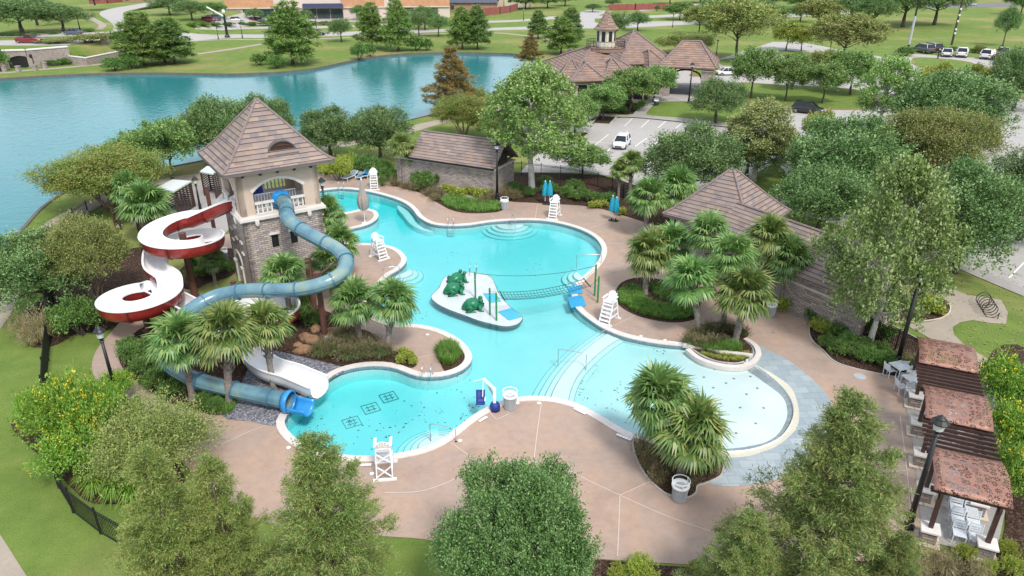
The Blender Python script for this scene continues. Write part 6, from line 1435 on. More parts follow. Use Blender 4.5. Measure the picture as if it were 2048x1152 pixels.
LM = {
 'oak': leafmat('oak_leaves', [(0.029, 0.071, 0.018), (0.072, 0.155, 0.038), (0.143, 0.259, 0.075), (0.286, 0.402, 0.16)]),
 'oak_green': leafmat('bright_oak_leaves', [(0.029, 0.088, 0.02), (0.079, 0.182, 0.04), (0.147, 0.275, 0.07), (0.252, 0.374, 0.15)]),
 'syc': leafmat('sycamore_leaves', [(0.055, 0.12, 0.019), (0.138, 0.264, 0.042), (0.231, 0.396, 0.079), (0.418, 0.552, 0.231)]),
 'syc_dry': leafmat('dry_sycamore_leaves', [(0.143, 0.098, 0.039), (0.176, 0.207, 0.055), (0.275, 0.322, 0.099), (0.396, 0.402, 0.176)]),
 'syc_mid': leafmat('sycamore_mid_leaves', [(.055, .098, .02), (.13, .21, .042), (.22, .32, .08), (.37, .43, .20)]),
 'crape': leafmat('crape_leaves', [(0.074, 0.115, 0.02), (0.137, 0.23, 0.035), (0.231, 0.322, 0.06), (0.357, 0.299, 0.09)]),
 'olive': leafmat('olive_leaves', [(.085, .115, .03), (.17, .235, .052), (.28, .34, .085), (.35, .34, .13)]),
 'yellow': leafmat('yellow_green_leaves', [(0.099, 0.144, 0.017), (0.187, 0.264, 0.033), (0.308, 0.372, 0.055), (0.396, 0.396, 0.099)]),
 'elm': leafmat('elm_leaves', [(0.039, 0.103, 0.02), (0.099, 0.201, 0.04), (0.171, 0.305, 0.07), (0.286, 0.402, 0.13)]),
 'cyp': leafmat('cypress_leaves', [(0.058, 0.115, 0.018), (0.142, 0.236, 0.04), (0.247, 0.328, 0.07), (0.367, 0.368, 0.11)]),
 'cyp_mid': leafmat('mixed_cypress_leaves', [(.05, .095, .018), (.115, .19, .038), (.195, .27, .06), (.32, .31, .10)]),
 'cyp_brown': leafmat('russet_cypress_leaves', [(0.102, 0.091, 0.024), (0.204, 0.169, 0.042), (0.312, 0.234, 0.066), (0.396, 0.260, 0.084)]),
 'cyp_green': leafmat('green_cypress_leaves', [(0.047, 0.123, 0.02), (0.121, 0.252, 0.045), (0.205, 0.347, 0.07), (0.326, 0.403, 0.11)]),
 'palm': leafmat('palm_leaves', [(0.055, 0.144, 0.035), (0.105, 0.232, 0.059), (0.173, 0.32, 0.089), (0.296, 0.396, 0.119)], trans=.3, rough=.4),
 'palm_b': leafmat('yellowish_palm_leaves', [(.06, .12, .03), (.12, .205, .05), (.20, .29, .075), (.34, .35, .11)], trans=.3, rough=.4),  # yellower leaf colour used on some of the palms
 'dead': leafmat('dead_fronds', [(.12, .075, .045), (.22, .15, .09), (.30, .22, .13)]),
 'bell': leafmat('bell_leaves', [(0.060, 0.156, 0.013), (0.120, 0.276, 0.024), (0.204, 0.396, 0.039), (0.324, 0.480, 0.066)]),
 'flower': leafmat('yellow_flowers', [(.70, .50, .01), (.85, .66, .02), (.9, .74, .06)]),
 'shrub': leafmat('shrub_leaves', [(0.031, 0.089, 0.018), (0.07, 0.162, 0.03), (0.124, 0.251, 0.044), (0.202, 0.341, 0.076)]),
 'lime': leafmat('lime_leaves', [(.10, .17, .02), (.20, .31, .03), (.34, .42, .05), (.46, .46, .10)]),
 'cover': leafmat('cover_leaves', [(0.040, 0.127, 0.017), (0.086, 0.230, 0.028), (0.149, 0.333, 0.044), (0.230, 0.391, 0.077)]),
 'muhly': leafmat('muhly_blades', [(0.081, 0.086, 0.033), (0.149, 0.144, 0.055), (0.253, 0.207, 0.105), (0.345, 0.276, 0.165)]),
 'fount': leafmat('fountain_grass', [(0.039, 0.081, 0.018), (0.078, 0.135, 0.030), (0.130, 0.189, 0.054), (0.208, 0.203, 0.102)]),
 'straw': leafmat('straw_grass_clump', [(.16, .15, .055), (.28, .25, .10), (.38, .33, .17), (.44, .38, .24)]),
}
def barkmat(name, a, b, sc=3.0):
    t = NT(name); return t.surf(t.ramp(t.noise(sc, 5, .7), [(.35, (*a, 1)), (.65, (*b, 1))]), .9, spec=.2, normal=t.bump(t.noise(sc * 4, 4, .7), .6, .03))
BM = {'oak': barkmat('oak_bark', (.06, .05, .042), (.15, .125, .105)), 'syc': barkmat('sycamore_bark', (.34, .33, .29), (.62, .60, .54), 2.0), 'crape': barkmat('crape_bark', (.20, .15, .11), (.36, .29, .23)), 'cyp': barkmat('cypress_bark', (.12, .085, .065), (.24, .18, .145)), 'palm': barkmat('palm_bark', (.17, .145, .125), (.36, .32, .28), 5.0)}
def quads(P, D, N, L, W):
    S = np.cross(D, N); S /= np.linalg.norm(S, axis=1, keepdims=True) + 1e-9
    L = L[:, None]; W = W[:, None]
    return np.stack([P, P + D * L * .45 + S * W * .5, P + D * L, P + D * L * .45 - S * W * .5], 1).reshape(-1, 3)
def unit(v): return v / (np.linalg.norm(v, axis=-1, keepdims=True) + 1e-9)
def twigs(rng, base, dirs, T, K, tl, ll, lw, spread=.8, up=.3, droop=.0, jit=.08, hang=0.0):
    """T twigs from every base point, K leaves on every twig"""
    C = len(base); d = unit(dirs[:, None] + rng.normal(0, spread, (C, T, 3)) * .6 + np.array([0, 0, up]))
    l = tl * rng.uniform(.45, 1.15, (C, T, 1)); b = base[:, None] + rng.normal(0, tl * .16, (C, T, 3))
    t = rng.uniform(.15, 1.0, (C, T, K, 1)); p = b[:, :, None] + d[:, :, None] * l[:, :, None] * t
    p[..., 2] -= droop * (t[..., 0] ** 2) * l[:, :, None, 0]
    p = p + rng.normal(0, jit, p.shape)
    dl = unit(d[:, :, None] + rng.normal(0, .75, p.shape) - np.array([0, 0, hang]))
    nn = unit(rng.normal(0, .7, p.shape) + np.array([0, 0, .9]))
    n = C * T * K
    return quads(p.reshape(-1, 3), dl.reshape(-1, 3), nn.reshape(-1, 3), ll * rng.uniform(.6, 1.3, n), lw * rng.uniform(.7, 1.25, n))
def crown_obj(name, V, mat, parent): return npmesh(name, V, np.arange(len(V)).reshape(-1, 4), mat, parent)
def limb(m, a, b, r0, r1, rng, wob=.12, n=5, seg=6):
    a = np.array(a); b = np.array(b); L = np.linalg.norm(b - a); pts = []
    for i in range(n + 1):
        q = i / n; p = a + (b - a) * q + rng.normal(0, wob * L * .25, 3) * math.sin(PI * q); p[2] += .06 * L * math.sin(PI * q); pts.append(tuple(p))
    m.tube(pts, [r0 + (r1 - r0) * i / n for i in range(n + 1)], seg); return pts
PROTO = {}
def broad(name, seed, H, R, zc, rz, lobes, lobe_r, clumps, T, K, tl, ll, lw, leaf, bark, trunk_h, trunk_r, up=.35, spread=.8, stems=1, flat=-.35, limbs=True, thin=1.0, hang=0.0, shape=None):
    """broad-leaved tree prototype at its nominal size: crown centre height zc, radii R / rz"""
    rng = np.random.default_rng(seed); root = bpy.data.objects.new(name, None); COL.objects.link(root)
    # lobes spread evenly over the upper crown
    LC = []
    for i in range(lobes):
        z = 1 - (i + .5) / lobes * (1 - flat); a = i * 2.39996 + rng.uniform(-.3, .3); s = math.sqrt(max(0, 1 - min(1, abs(z)) ** 2)); k = rng.uniform(.52, .78)
        if shape: s *= shape(z)
        LC.append((R * s * k * math.cos(a), R * s * k * math.sin(a), zc + rz * z * k))
    LC.append((0, 0, zc + rz * .15)); LC = np.array(LC); lr = lobe_r * rng.uniform(.75, 1.25, len(LC))
    base = []; dirs = []
    for c, r in zip(LC, lr):
        d = unit(rng.normal(0, 1, (clumps, 3))); d[:, 2] = np.where(d[:, 2] < -.45, -d[:, 2] * .5, d[:, 2]); d = unit(d)
        rr = r * rng.uniform(.25, 1.0, (clumps, 1)) ** .6; base.append(c + d * rr * np.array([1, 1, .85])); dirs.append(unit(d + .7 * unit(c - np.array([0, 0, zc - rz * .5]))))
    base = np.concatenate(base); dirs = np.concatenate(dirs)
    keep = rng.random(len(base)) < thin; base, dirs = base[keep], dirs[keep]
    V = twigs(rng, base, dirs, T, K, tl, ll, lw, spread, up, hang=hang)
    m = MB(); tops = []
    if stems == 1:
        f = (rng.normal(0, .1), rng.normal(0, .1), trunk_h); limb(m, (0, 0, -.1), f, trunk_r * 1.25, trunk_r * .85, rng, .05, 4, 9); forks = [f]
        if limbs and zc > trunk_h: tpt = (f[0] * 2, f[1] * 2, zc + rz * .35); limb(m, f, tpt, trunk_r * .8, trunk_r * .25, rng, .1, 6, 8)
    else:
        forks = []
        for k in range(stems):
            a = 2 * PI * k / stems + rng.uniform(-.3, .3); f = (R * .22 * math.cos(a), R * .22 * math.sin(a), trunk_h); limb(m, (.12 * math.cos(a), .12 * math.sin(a), -.1), f, trunk_r, trunk_r * .7, rng, .1, 4, 6); forks.append(f)
    for i, c in enumerate(LC):
        f = min(forks, key=lambda q: (q[0] - c[0]) ** 2 + (q[1] - c[1]) ** 2); st = np.array(f)
        if stems == 1 and limbs: st = st + (np.array([0, 0, max(0, (c[2] - f[2]) * .45)]))
        pts = limb(m, st, c, trunk_r * (.42 if stems == 1 else .5), trunk_r * .12, rng, .15, 5, 5)
        for _ in range(3):
            j = rng.integers(0, clumps); b = base[min(len(base) - 1, i * int(clumps * thin) + int(j * thin))]; limb(m, pts[4], b, trunk_r * .16, trunk_r * .05, rng, .1, 3, 4)
    m.build('trunk', bark, root, smooth=True, uv=False); crown_obj('crown', V, leaf, root)
    root['h'] = float(V[:, 2].max()); root['r'] = float(np.percentile(np.hypot(V[:, 0], V[:, 1]), 98)); PROTO[name + str(seed)] = root; return root
def conifer(name, seed, H, R, leaf, bark, z0, tr, levels, per, sub, T, K, ll, lw, rag=.25, gap=.0, power=.85, droop=.35, updir=.25, tl=None):
    """bald cypress: whorls of rising limbs, each a flat ragged bough of hanging feathery sprays"""
    rng = np.random.default_rng(seed); root = bpy.data.objects.new(name, None); COL.objects.link(root); m = MB()
    lean = rng.normal(0, .012, 2); m.tube([(lean[0] * z, lean[1] * z, z) for z in np.linspace(-.1, H * .97, 10)], [tr * (1.5 if i == 0 else 1.15 - i * .115) for i in range(10)], 8)
    base = []; dirs = []; tl = tl or R * .14
    for i in range(levels):
        q = (i + rng.uniform(-.35, .35)) / levels; q = min(max(q, 0), .985); z = z0 + (H - z0) * q; n = per if q < .7 else max(3, int(per * .65))
        for k in range(n):
            if rng.random() < gap: continue
            a = 2 * PI * (k + rng.uniform(-.45, .45)) / n + i * 1.7; L = R * ((1 - q) ** power * .97 + .03) * rng.uniform(1 - rag, 1 + rag * .8) * (.78 + .22 * min(1, q * 6 + .2))
            e = np.array([math.cos(a), math.sin(a), updir + rng.normal(0, .13) + .55 * q]); e = e / np.linalg.norm(e); sd_ = np.array([-math.sin(a), math.cos(a), 0.]); p0 = np.array([lean[0] * z, lean[1] * z, z]); pm_ = p0 + e * L * .55 + np.array([0, 0, .06 * L]); p1 = p0 + e * L - np.array([0, 0, .05 * L])
            m.tube([tuple(p0), tuple(pm_), tuple(p1)], [max(.015, tr * .26 * (1 - q * .7)), tr * .15 * (1 - q * .6), .012], 4)
            for s in range(max(4, int(sub * (.3 + .7 * L / R)))):
                t_ = .22 + .80 * rng.random() ** .75; b = p0 + (pm_ - p0) * min(1, t_ / .55) if t_ < .55 else pm_ + (p1 - pm_) * ((t_ - .55) / .45)
                w_ = rng.normal(0, .17) * L * (1.15 - t_) * 1.3; b = b + sd_ * w_ + np.array([0, 0, rng.normal(0, .035) * L]); base.append(b); dirs.append(unit(e * .9 + sd_ * np.sign(w_) * rng.uniform(.1, .9) + np.array([0, 0, .15])))
    base = np.array(base); dirs = np.array(dirs)
    V = twigs(rng, base, dirs, T, K, tl, ll, lw, .5, .05, droop, jit=tl * .10, hang=.4)
    m.build('trunk', bark, root, smooth=True, uv=False); crown_obj('crown', V, leaf, root)
    root['h'] = float(V[:, 2].max()); root['r'] = float(np.percentile(np.hypot(V[:, 0], V[:, 1]), 97)); PROTO[name + str(seed)] = root; return root
def palm(seed, trunk_h, n_leaf=40, mat='palm'):
    rng = np.random.default_rng(seed); root = bpy.data.objects.new('cabbage_palm', None); COL.objects.link(root); m = MB()
    lean = rng.normal(0, .035, 2); N = 14; path = [(lean[0] * z * z / trunk_h, lean[1] * z * z / trunk_h, z) for z in np.linspace(-.1, trunk_h, N)]
    m.tube(path, [.26 if i == 0 else .19 + .012 * math.sin(i * 2.3) + (.05 if i > N - 4 else 0) for i in range(N)], 10)
    tip = np.array(path[-1])
    # old leaf bases criss-crossing the upper trunk
    for i in range(46):
        z = trunk_h * (.45 + .55 * (i / 46)); a = i * 2.4; r = .2; c = np.array([lean[0] * z * z / trunk_h, lean[1] * z * z / trunk_h, z]); o_ = np.array([math.cos(a), math.sin(a), 0]); tn = np.array([-math.sin(a), math.cos(a), 0])
        m.beam(tuple(c + o_ * r * .9 - tn * .05), tuple(c + o_ * (r + .15) + np.array([0, 0, .3]) + tn * .05), .09, .03)
    m.build('trunk', BM['palm'], root, smooth=False, uv=False)
    Q = []; DQ = []
    def fan(el, az, pet, R, NS, dead=False, curl=.5):
        d = np.array([math.cos(el) * math.cos(az), math.cos(el) * math.sin(az), math.sin(el)]); side = np.array([-math.sin(az), math.cos(az), 0.]); upv = np.cross(d, side) * -1
        if upv[2] < 0: upv = -upv
        c0 = tip + np.array([0, 0, rng.uniform(-.25, .12)]); hub = c0 + d * pet - np.array([0, 0, .18 * pet]); out = DQ if dead else Q
        w = side * .028; out.append([c0 - w, c0 + w, hub + w * .7, hub - w * .7])
        for k in range(NS):
            f = (k / (NS - 1) - .5) * 2; an = f * 2.05; sd_ = d * math.cos(an) + side * math.sin(an); L = R * (1 - .28 * abs(f) ** 1.5) * rng.uniform(.88, 1.08)
            st = hub + d * (-.12 * (1 - abs(f)) + .0) ; sd_ = unit(sd_ + upv * (.14 if k % 2 else .04)); p1 = st + sd_ * L * .55 - np.array([0, 0, .05 * L]); dr = .22 + curl * rng.uniform(.3, 1.1); p2 = p1 + unit(sd_ * .8 + np.array([0, 0, -dr])) * L * .48
            wv_ = unit(np.cross(sd_, upv)) * .042 * (1.5 if not dead else .9); out.append([st - wv_ * .35, st + wv_ * .35, p1 + wv_, p1 - wv_]); out.append([p1 - wv_, p1 + wv_, p2 + wv_ * .08, p2 - wv_ * .08])
    for i in range(n_leaf):
        q = (i + .5) / n_leaf; el = math.radians(84 - 118 * q ** .95 + rng.normal(0, 9)); az = i * 2.39996 + rng.normal(0, .2)
        fan(el, az, rng.uniform(.8, 1.12) * (1 - .25 * (1 - q) ** 3), rng.uniform(1.0, 1.22), 26, curl=.35 + .6 * q)
    for i in range(rng.integers(3, 10)): fan(math.radians(rng.uniform(-78, -50)), rng.uniform(0, 6.28), .8, .85, 16, True, 1.0)
    V = np.array(Q).reshape(-1, 3); crown_obj('fronds', V, LM[mat], root); D = np.array(DQ).reshape(-1, 3); crown_obj('dead_fronds', D, LM['dead'], root)
    root['h'] = float(V[:, 2].max()); root['r'] = float(np.percentile(np.hypot(V[:, 0], V[:, 1]), 97)); root['th'] = trunk_h; return root
def bush(name, seed, R, H, n, T, K, tl, ll, lw, leaf, up=.5, spread=.8, lob=7, stems=True, flowers=None, fl=120):
    rng = np.random.default_rng(seed); root = bpy.data.objects.new(name, None); COL.objects.link(root)
    base = []; dirs = []
    for i in range(lob):
        a = i * 2.4 + rng.uniform(-.3, .3); rr = R * .58 * math.sqrt((i + .3) / lob); c = np.array([rr * math.cos(a), rr * math.sin(a), H * rng.uniform(.38, .62) * (1 - .35 * (rr / R) ** 2)]); r = R * rng.uniform(.34, .5)
        d = unit(rng.normal(0, 1, (n, 3))); d[:, 2] = np.abs(d[:, 2]) * .9 - .2; d = unit(d); base.append(c + d * r * rng.uniform(.3, 1, (n, 1)) * np.array([1, 1, H / R * .75])); dirs.append(d)
    base = np.concatenate(base); base[:, 2] = np.maximum(base[:, 2], .06); dirs = np.concatenate(dirs); V = twigs(rng, base, dirs, T, K, tl, ll, lw, spread, up, jit=tl * .1)
    V[:, 2] = np.maximum(V[:, 2], .01)
    if stems:
        m = MB()
        for i in range(7): a = i * .9; q = base[rng.integers(0, len(base))]; limb(m, (.12 * math.cos(a), .12 * math.sin(a), -.05), q, .035 * R, .012, rng, .1, 3, 4)
        m.build('stems', BM['oak'], root, uv=False)
    crown_obj('foliage', V, leaf, root)
    if flowers:
        top = np.argsort(base[:, 2] + rng.normal(0, H * .22, len(base)))[-fl:]; b = base[top] + dirs[top] * tl * .75; P_ = np.repeat(b, 9, 0) + rng.normal(0, .07, (fl * 9, 3)); n_ = len(P_)
        F = quads(P_, unit(rng.normal(0, 1, (n_, 3)) + np.array([0, 0, .4])), unit(rng.normal(0, 1, (n_, 3))), rng.uniform(.06, .11, n_), rng.uniform(.05, .09, n_)); crown_obj('flowers', F, LM[flowers], root)['kind'] = 'stuff'
    root['h'] = float(V[:, 2].max()); root['r'] = float(np.percentile(np.hypot(V[:, 0], V[:, 1]), 97)); return root
def tuft(name, seed, R, H, n, leaf, w=.02, arch=.5, plume=None):
    rng = np.random.default_rng(seed); root = bpy.data.objects.new(name, None); COL.objects.link(root)
    a = rng.uniform(0, 6.28, n); k = rng.uniform(.1, 1, n) ** .8; h = H * rng.uniform(.55, 1.05, n) * (1 - .35 * k); o = np.stack([np.cos(a), np.sin(a), 0 * a], 1); r0 = R * .22 * rng.random(n)
    p0 = o * r0[:, None]; p1 = o * (r0 + R * .38 * k)[:, None] + np.array([0, 0, 1]) * (h * .72)[:, None]; p2 = o * (r0 + R * .92 * k)[:, None] + np.array([0, 0, 1]) * (h * (1 - arch * k))[:, None]; p2 += rng.normal(0, .03, p2.shape)
    s = np.stack([-np.sin(a), np.cos(a), 0 * a], 1) * w
    Q1 = np.stack([p0 - s * .5, p0 + s * .5, p1 + s * .6, p1 - s * .6], 1); Q2 = np.stack([p1 - s * .6, p1 + s * .6, p2 + s * .08, p2 - s * .08], 1); V = np.concatenate([Q1, Q2]).reshape(-1, 3)
    crown_obj('blades', V, leaf, root)
    if plume:
        m_ = n // 3; i = rng.integers(0, n, m_); b = p2[i] + rng.normal(0, .06, (m_, 3)) + np.array([0, 0, H * .12]); P_ = np.repeat(b, 5, 0) + rng.normal(0, .05, (m_ * 5, 3)); q = len(P_)
        crown_obj('plumes', quads(P_, unit(np.repeat(o[i], 5, 0) + np.array([0, 0, .8]) + rng.normal(0, .3, (q, 3))), unit(rng.normal(0, 1, (q, 3))), rng.uniform(.10, .2, q), rng.uniform(.015, .03, q)), LM[plume], root)['kind'] = 'stuff'
    root['h'] = H; root['r'] = R; return root
WK = 1.0
USED = set(); vr = random.Random(3)
def put(proto, label, cat, p, sr, sh=None, group=None, rz=None):
    """place the prototype itself the first time, copies afterwards"""
    sh = sr if sh is None else sh; rz = vr.uniform(0, 6.28) if rz is None else rz
    if proto.name not in USED:
        USED.add(proto.name); o = proto; o.location = p; o.rotation_euler = (0, 0, rz)
        for k in ('h', 'r', 'th'):
            pass
    else: o = dup(proto, p, rz)
    o.scale = (sr, sr, sh); o['label'] = label; o['category'] = cat
    if group: o['group'] = group
    elif 'group' in o: del o['group']
    return o
def plant(proto, label, cat, px, py, top, wpx, group=None, rz=None, gt=False, asp=None):
    """base pixel, pixel row of the top and crown width in pixels -> real height and spread"""
    b = GT(px, py) if gt else G(px, py); h = hgt(b, top)
    if not gt: t_ = (px - 1024) / FPX; b = Vector((t_ * (b.y * _c - (.55 * h - CAMH) * _s), b.y, 0))   # px is the middle of the crown
    r = wpx * WK / 2 / ppm((b.x, b.y, h * .6))
    return put(proto, label, cat, b, r / proto['r'], h / proto['h'], group, rz)
# ---------------------------------------------------------------- prototypes
OA = [broad('live_oak', s, 8, 4, 4.15, 3.6, 15, 1.4, 64, 6, 6, .9, .22, .10, LM['oak'], BM['oak'], 1.7, .24, up=.45, flat=-.75) for s in (1, 2)]
OF = [broad('live_oak', s, 8, 4, 4.3, 3.4, 14, 1.5, 44, 5, 6, .95, .24, .12, LM['oak'], BM['oak'], 1.9, .22, up=.45, flat=-.45) for s in (3, 4)]
OG = broad('evergreen_oak', 5, 8, 4, 4.4, 3.4, 17, 1.45, 110, 7, 8, .62, .12, .075, LM['oak_green'], BM['oak'], 2.0, .2, up=.3, flat=-.6)
SY = [broad('sycamore_tree', s, 12, 4.4, 6.5, 5.3, 20, 1.15, 50, 5, 7, .75, .19, .16, LM[l], BM['syc'], 2.6, .26, up=.25, flat=-.9, hang=.3, thin=.72, shape=lambda z: 1 - .42 * max(z, -.2)) for s, l in ((6, 'syc'), (7, 'syc_dry'))]
SR = broad('sycamore_tree', 61, 10.5, 4.4, 5.3, 5.0, 26, 1.15, 52, 5, 7, .8, .18, .15, LM['syc_mid'], BM['syc'], 1.6, .22, up=.25, flat=-.97, hang=.3, thin=.72, shape=lambda z: 1.1 - .78 * max(z, -.25))
CR = [broad('crape_myrtle', s, 5, 3, 3.2, 1.95, 17, 1.0, 85, 6, 7, .6, .11, .06, LM[l], BM['crape'], 1.4, .07, up=.5, flat=-.6, stems=6) for s, l in ((8, 'crape'), (9, 'olive'))]
YE = broad('young_elm', 10, 7, 3.4, 4.3, 2.8, 13, 1.25, 36, 6, 6, .7, .15, .07, LM['yellow'], BM['oak'], 1.6, .14, up=.55, flat=-.4)
EL_ = [broad('shade_tree', s, 7, 3, 4.3, 2.8, 12, 1.2, 42, 5, 6, .75, .24, .13, LM[l], BM['oak'], 1.5, .13, up=.4, flat=-.7) for s, l in ((11, 'elm'), (12, 'yellow'), (16, 'olive'))]
CY = [conifer('bald_cypress', 13, 12, 3.6, LM['cyp'], BM['cyp'], .7, .17, 23, 8, 13, 5, 15, .19, .034, rag=.46, gap=.11, power=1.0, droop=.5, tl=.6), conifer('bald_cypress', 14, 12, 3.6, LM['cyp_mid'], BM['cyp'], .7, .17, 23, 8, 13, 5, 15, .19, .034, rag=.44, gap=.11, power=1.0, droop=.45, tl=.6), conifer('bald_cypress', 17, 12, 3.6, LM['cyp_brown'], BM['cyp'], .9, .17, 20, 8, 13, 5, 11, .26, .05, rag=.42, gap=.1, power=.95, tl=.6)]
CF = [conifer('bald_cypress', s, 14, 3.8, LM[l], BM['cyp'], 2.2, .2, 18, 9, 11, 4, 6, .5, .13, rag=.36, gap=.1, power=.58, updir=.1, tl=.75) for s, l in ((18, 'cyp_green'), (19, 'elm'))]
PA = [palm(s, h, mat=m) for s, h, m in ((31, 2.0, 'palm'), (32, 2.8, 'palm_b'), (33, 3.6, 'palm'), (34, 4.4, 'palm_b'), (35, 5.4, 'palm'), (36, 3.2, 'palm'), (37, 3.0, 'palm_b'), (38, 4.0, 'palm'), (39, 4.6, 'palm_b'), (40, 2.4, 'palm'))]
BE = bush('yellow_bells', 41, 1.9, 2.4, 26, 5, 7, .55, .16, .06, LM['bell'], up=.6, lob=12, flowers='flower', fl=38)
SB = [bush('rounded_shrub', s, 1.3, 1.3, 26, 5, 6, .32, .10, .055, LM[l], lob=8) for s, l in ((42, 'shrub'), (43, 'lime'), (44, 'olive'))]
SF = bush('rounded_shrub', 45, 2.0, 2.4, 16, 5, 5, .6, .26, .13, LM['shrub'], lob=9)
WI = bush('wispy_shrub', 46, 2.2, 2.6, 50, 6, 10, .75, .09, .04, LM['olive'], up=.55, lob=10, spread=.9)
MU = tuft('muhly_clump', 51, .75, .75, 420, LM['muhly'], .012, .5, 'muhly'); FG = tuft('fountain_grass_clump', 52, .8, .8, 420, LM['fount'], .016, .55, 'muhly'); ST = tuft('straw_grass_clump', 53, .9, 1.0, 460, LM['straw'], .014, .5, 'straw'); LI = tuft('lily_clump', 54, .42, .42, 150, LM['cover'], .022, .5); DL = tuft('daylily_clump', 55, 1.1, .8, 260, LM['bell'], .035, .75)
GI = bush('ginger_plant', 56, .75, .8, 10, 4, 3, .4, .32, .12, LM['lime'], up=.9, lob=6, stems=False); GD = bush('ginger_plant', 57, .75, .8, 10, 4, 3, .4, .30, .12, LM['shrub'], up=.9, lob=6, stems=False)
# ---------------------------------------------------------------- palms
gp = 'cabbage palms around the pool'
LEAN = {(1345, 925): 1322, (1356, 962): 1392, (1470, 683): 1497, (1447, 655): 1455, (1398, 668): 1390, (722, 690): 706, (775, 705): 782, (386, 800): 366, (459, 812): 450, (580, 640): 572}
for i, (px, py, cy_, w, l) in enumerate((
    (1290, 588, 500, 118, 'palm with full skirt standing alone at the left of the oval bed'), (1338, 582, 480, 110, 'palm behind the leftmost one in the oval bed'), (1398, 668, 553, 130, 'left palm of the three growing from the kerbed planter'), (1447, 655, 505, 120, 'middle palm rising behind the two front ones of the kerbed planter'), (1470, 683, 580, 140, 'right palm of the three growing from the kerbed planter, leaning'),
    (1410, 600, 462, 110, 'palm between the oval bed and the kerbed planter'), (1520, 600, 468, 112, 'palm against the bath house wall, left of its right twin'), (1560, 612, 510, 118, 'palm against the bath house wall nearest the sycamore'), (1290, 470, 388, 100, 'palm left of the bath house roof corner'), (1345, 462, 368, 105, 'tall palm touching the bath house eave'), (1258, 400, 322, 66, 'small palm below the white suv'), (1236, 402, 338, 50, 'smallest palm by the black fence corner'),
    (1345, 925, 785, 175, 'far palm of the two in the nearest planting bed'), (1356, 962, 852, 178, 'front palm of the two in the nearest planting bed'), (722, 690, 600, 116, 'left palm of the pair on the planted point'), (775, 705, 598, 118, 'right palm of the pair on the planted point with hanging dead fronds'), (580, 640, 540, 112, 'palm against the front stone wall of the tower'), (668, 545, 425, 86, 'palm at the right corner of the tower'), (690, 560, 480, 90, 'palm inside the bend of the blue tube slide'), (665, 600, 520, 90, 'palm under the bend of the blue tube slide'),
    (386, 800, 668, 146, 'left palm of the three beside the gravel bed'), (459, 812, 655, 156, 'middle palm of the three beside the gravel bed'), (548, 780, 645, 126, 'right palm of the three beside the gravel bed, trunk in gravel'), (305, 480, 405, 118, 'palm beside the slatted cabana'), (270, 450, 372, 80, 'palm behind the cabana palm near the crape myrtle'), (432, 572, 512, 66, 'small palm behind the upper red bowl'), (808, 366, 288, 64, 'left palm of the pair before the pump house'), (834, 362, 306, 66, 'right palm of the pair before the pump house'))):
    b = G(px, py); hc = hgt(b, cy_); sr = w / 2 / ppm((b.x, b.y, hc)) / 1.86; P0 = min(PA, key=lambda q: abs(math.log(hc / (q['th'] * sr)) + .02 * math.sin(i * 5 + q['th']))); o = put(P0, l, 'palm tree', b, sr, hc / P0['th'], gp)
    if (px, py) in LEAN:
        d = (G(LEAN[(px, py)], cy_, hc) - b).normalized(); rzq = Matrix.Rotation(o.rotation_euler.z, 3, 'Z'); q = Vector((0, 0, 1)).rotation_difference(d).to_matrix(); o.rotation_euler = (q @ rzq).to_euler()
# ---------------------------------------------------------------- trees
def tr(pr, rows, cat='tree', group=None, gt=False):
    for px, py, top, w, l in rows: plant(pr, l, cat, px, py, top, w, group, gt=gt)
g = 'bald cypresses in front of the pool'
tr(CY[0], [(352, 1275, 885, 285, 'russet and green bald cypress at the near left beside the fence end')], group=g)
tr(CY[1], [(655, 1250, 858, 330, 'large green bald cypress reaching over the near left pool edge')], group=g)
tr(CY[1], [(1672, 1215, 778, 380, 'large pointed bald cypress standing before the slate apron')], group=g)
tr(CY[0], [(455, 1260, 897, 215, 'narrower bald cypress between its two larger neighbours at the near left')], group=g)
tr(CY[1], [(1490, 1260, 1025, 230, 'short green bald cypress left of the large pointed one'), (1785, 1270, 1060, 170, 'low bald cypress at the foot of the near lantern post')], group=g)
tr(CY[2], [(905, 228, 90, 118, 'russet bald cypress on the near lake shore'), (1060, 128, 64, 56, 'small russet bald cypress at the right end of the lake')])
tr(OG, [(1040, 1250, 925, 330, 'dense evergreen oak in the middle of the near edge')])
WK = 1.1
g = 'live oaks around the pool and car parks'
tr(OA[0], [(70, 628, 450, 200, 'dark live oak at the left edge over the lake path'), (655, 318, 207, 118, 'live oak right of the tower roof by the lake'), (1392, 405, 240, 185, 'broad live oak behind the right palms'), (1688, 425, 215, 225, 'dark live oak hiding the black suv'), (1945, 545, 305, 210, 'grey green live oak over the far corner of the bath house'), (530, 312, 178, 118, 'live oak behind the tower peak')], group=g)
tr(OA[1], [(757, 325, 203, 125, 'live oak behind the blue loungers'), (1436, 247, 150, 106, 'round live oak at the end of the car park lawn'), (1905, 300, 128, 205, 'wide dark live oak at the far right drive'), (1650, 470, 318, 170, 'live oak at the bath house roof corner'), (2070, 480, 290, 180, 'live oak cut by the right edge above the bath house'), (432, 332, 183, 140, 'live oak left of the tower peak'), (1500, 360, 250, 130, 'live oak right of the broad one behind the palms'), (1590, 350, 268, 120, 'live oak under the dry sycamore'), (2048, 222, 80, 110, 'dark live oak at the right edge by the far row of cars')], group=g)
tr(SY[0], [(1066, 388, 115, 195, 'tall pale trunked sycamore behind the teal folded umbrellas'), (1775, 275, 106, 125, 'pale sycamore beyond the dark oak')], group='sycamores')
tr(SR, [(1786, 694, 298, 236, 'large sycamore spreading over the bath house wing')], group='sycamores')
tr(SY[1], [(1520, 365, 190, 150, 'dry yellowish sycamore in the car park island')], group='sycamores')
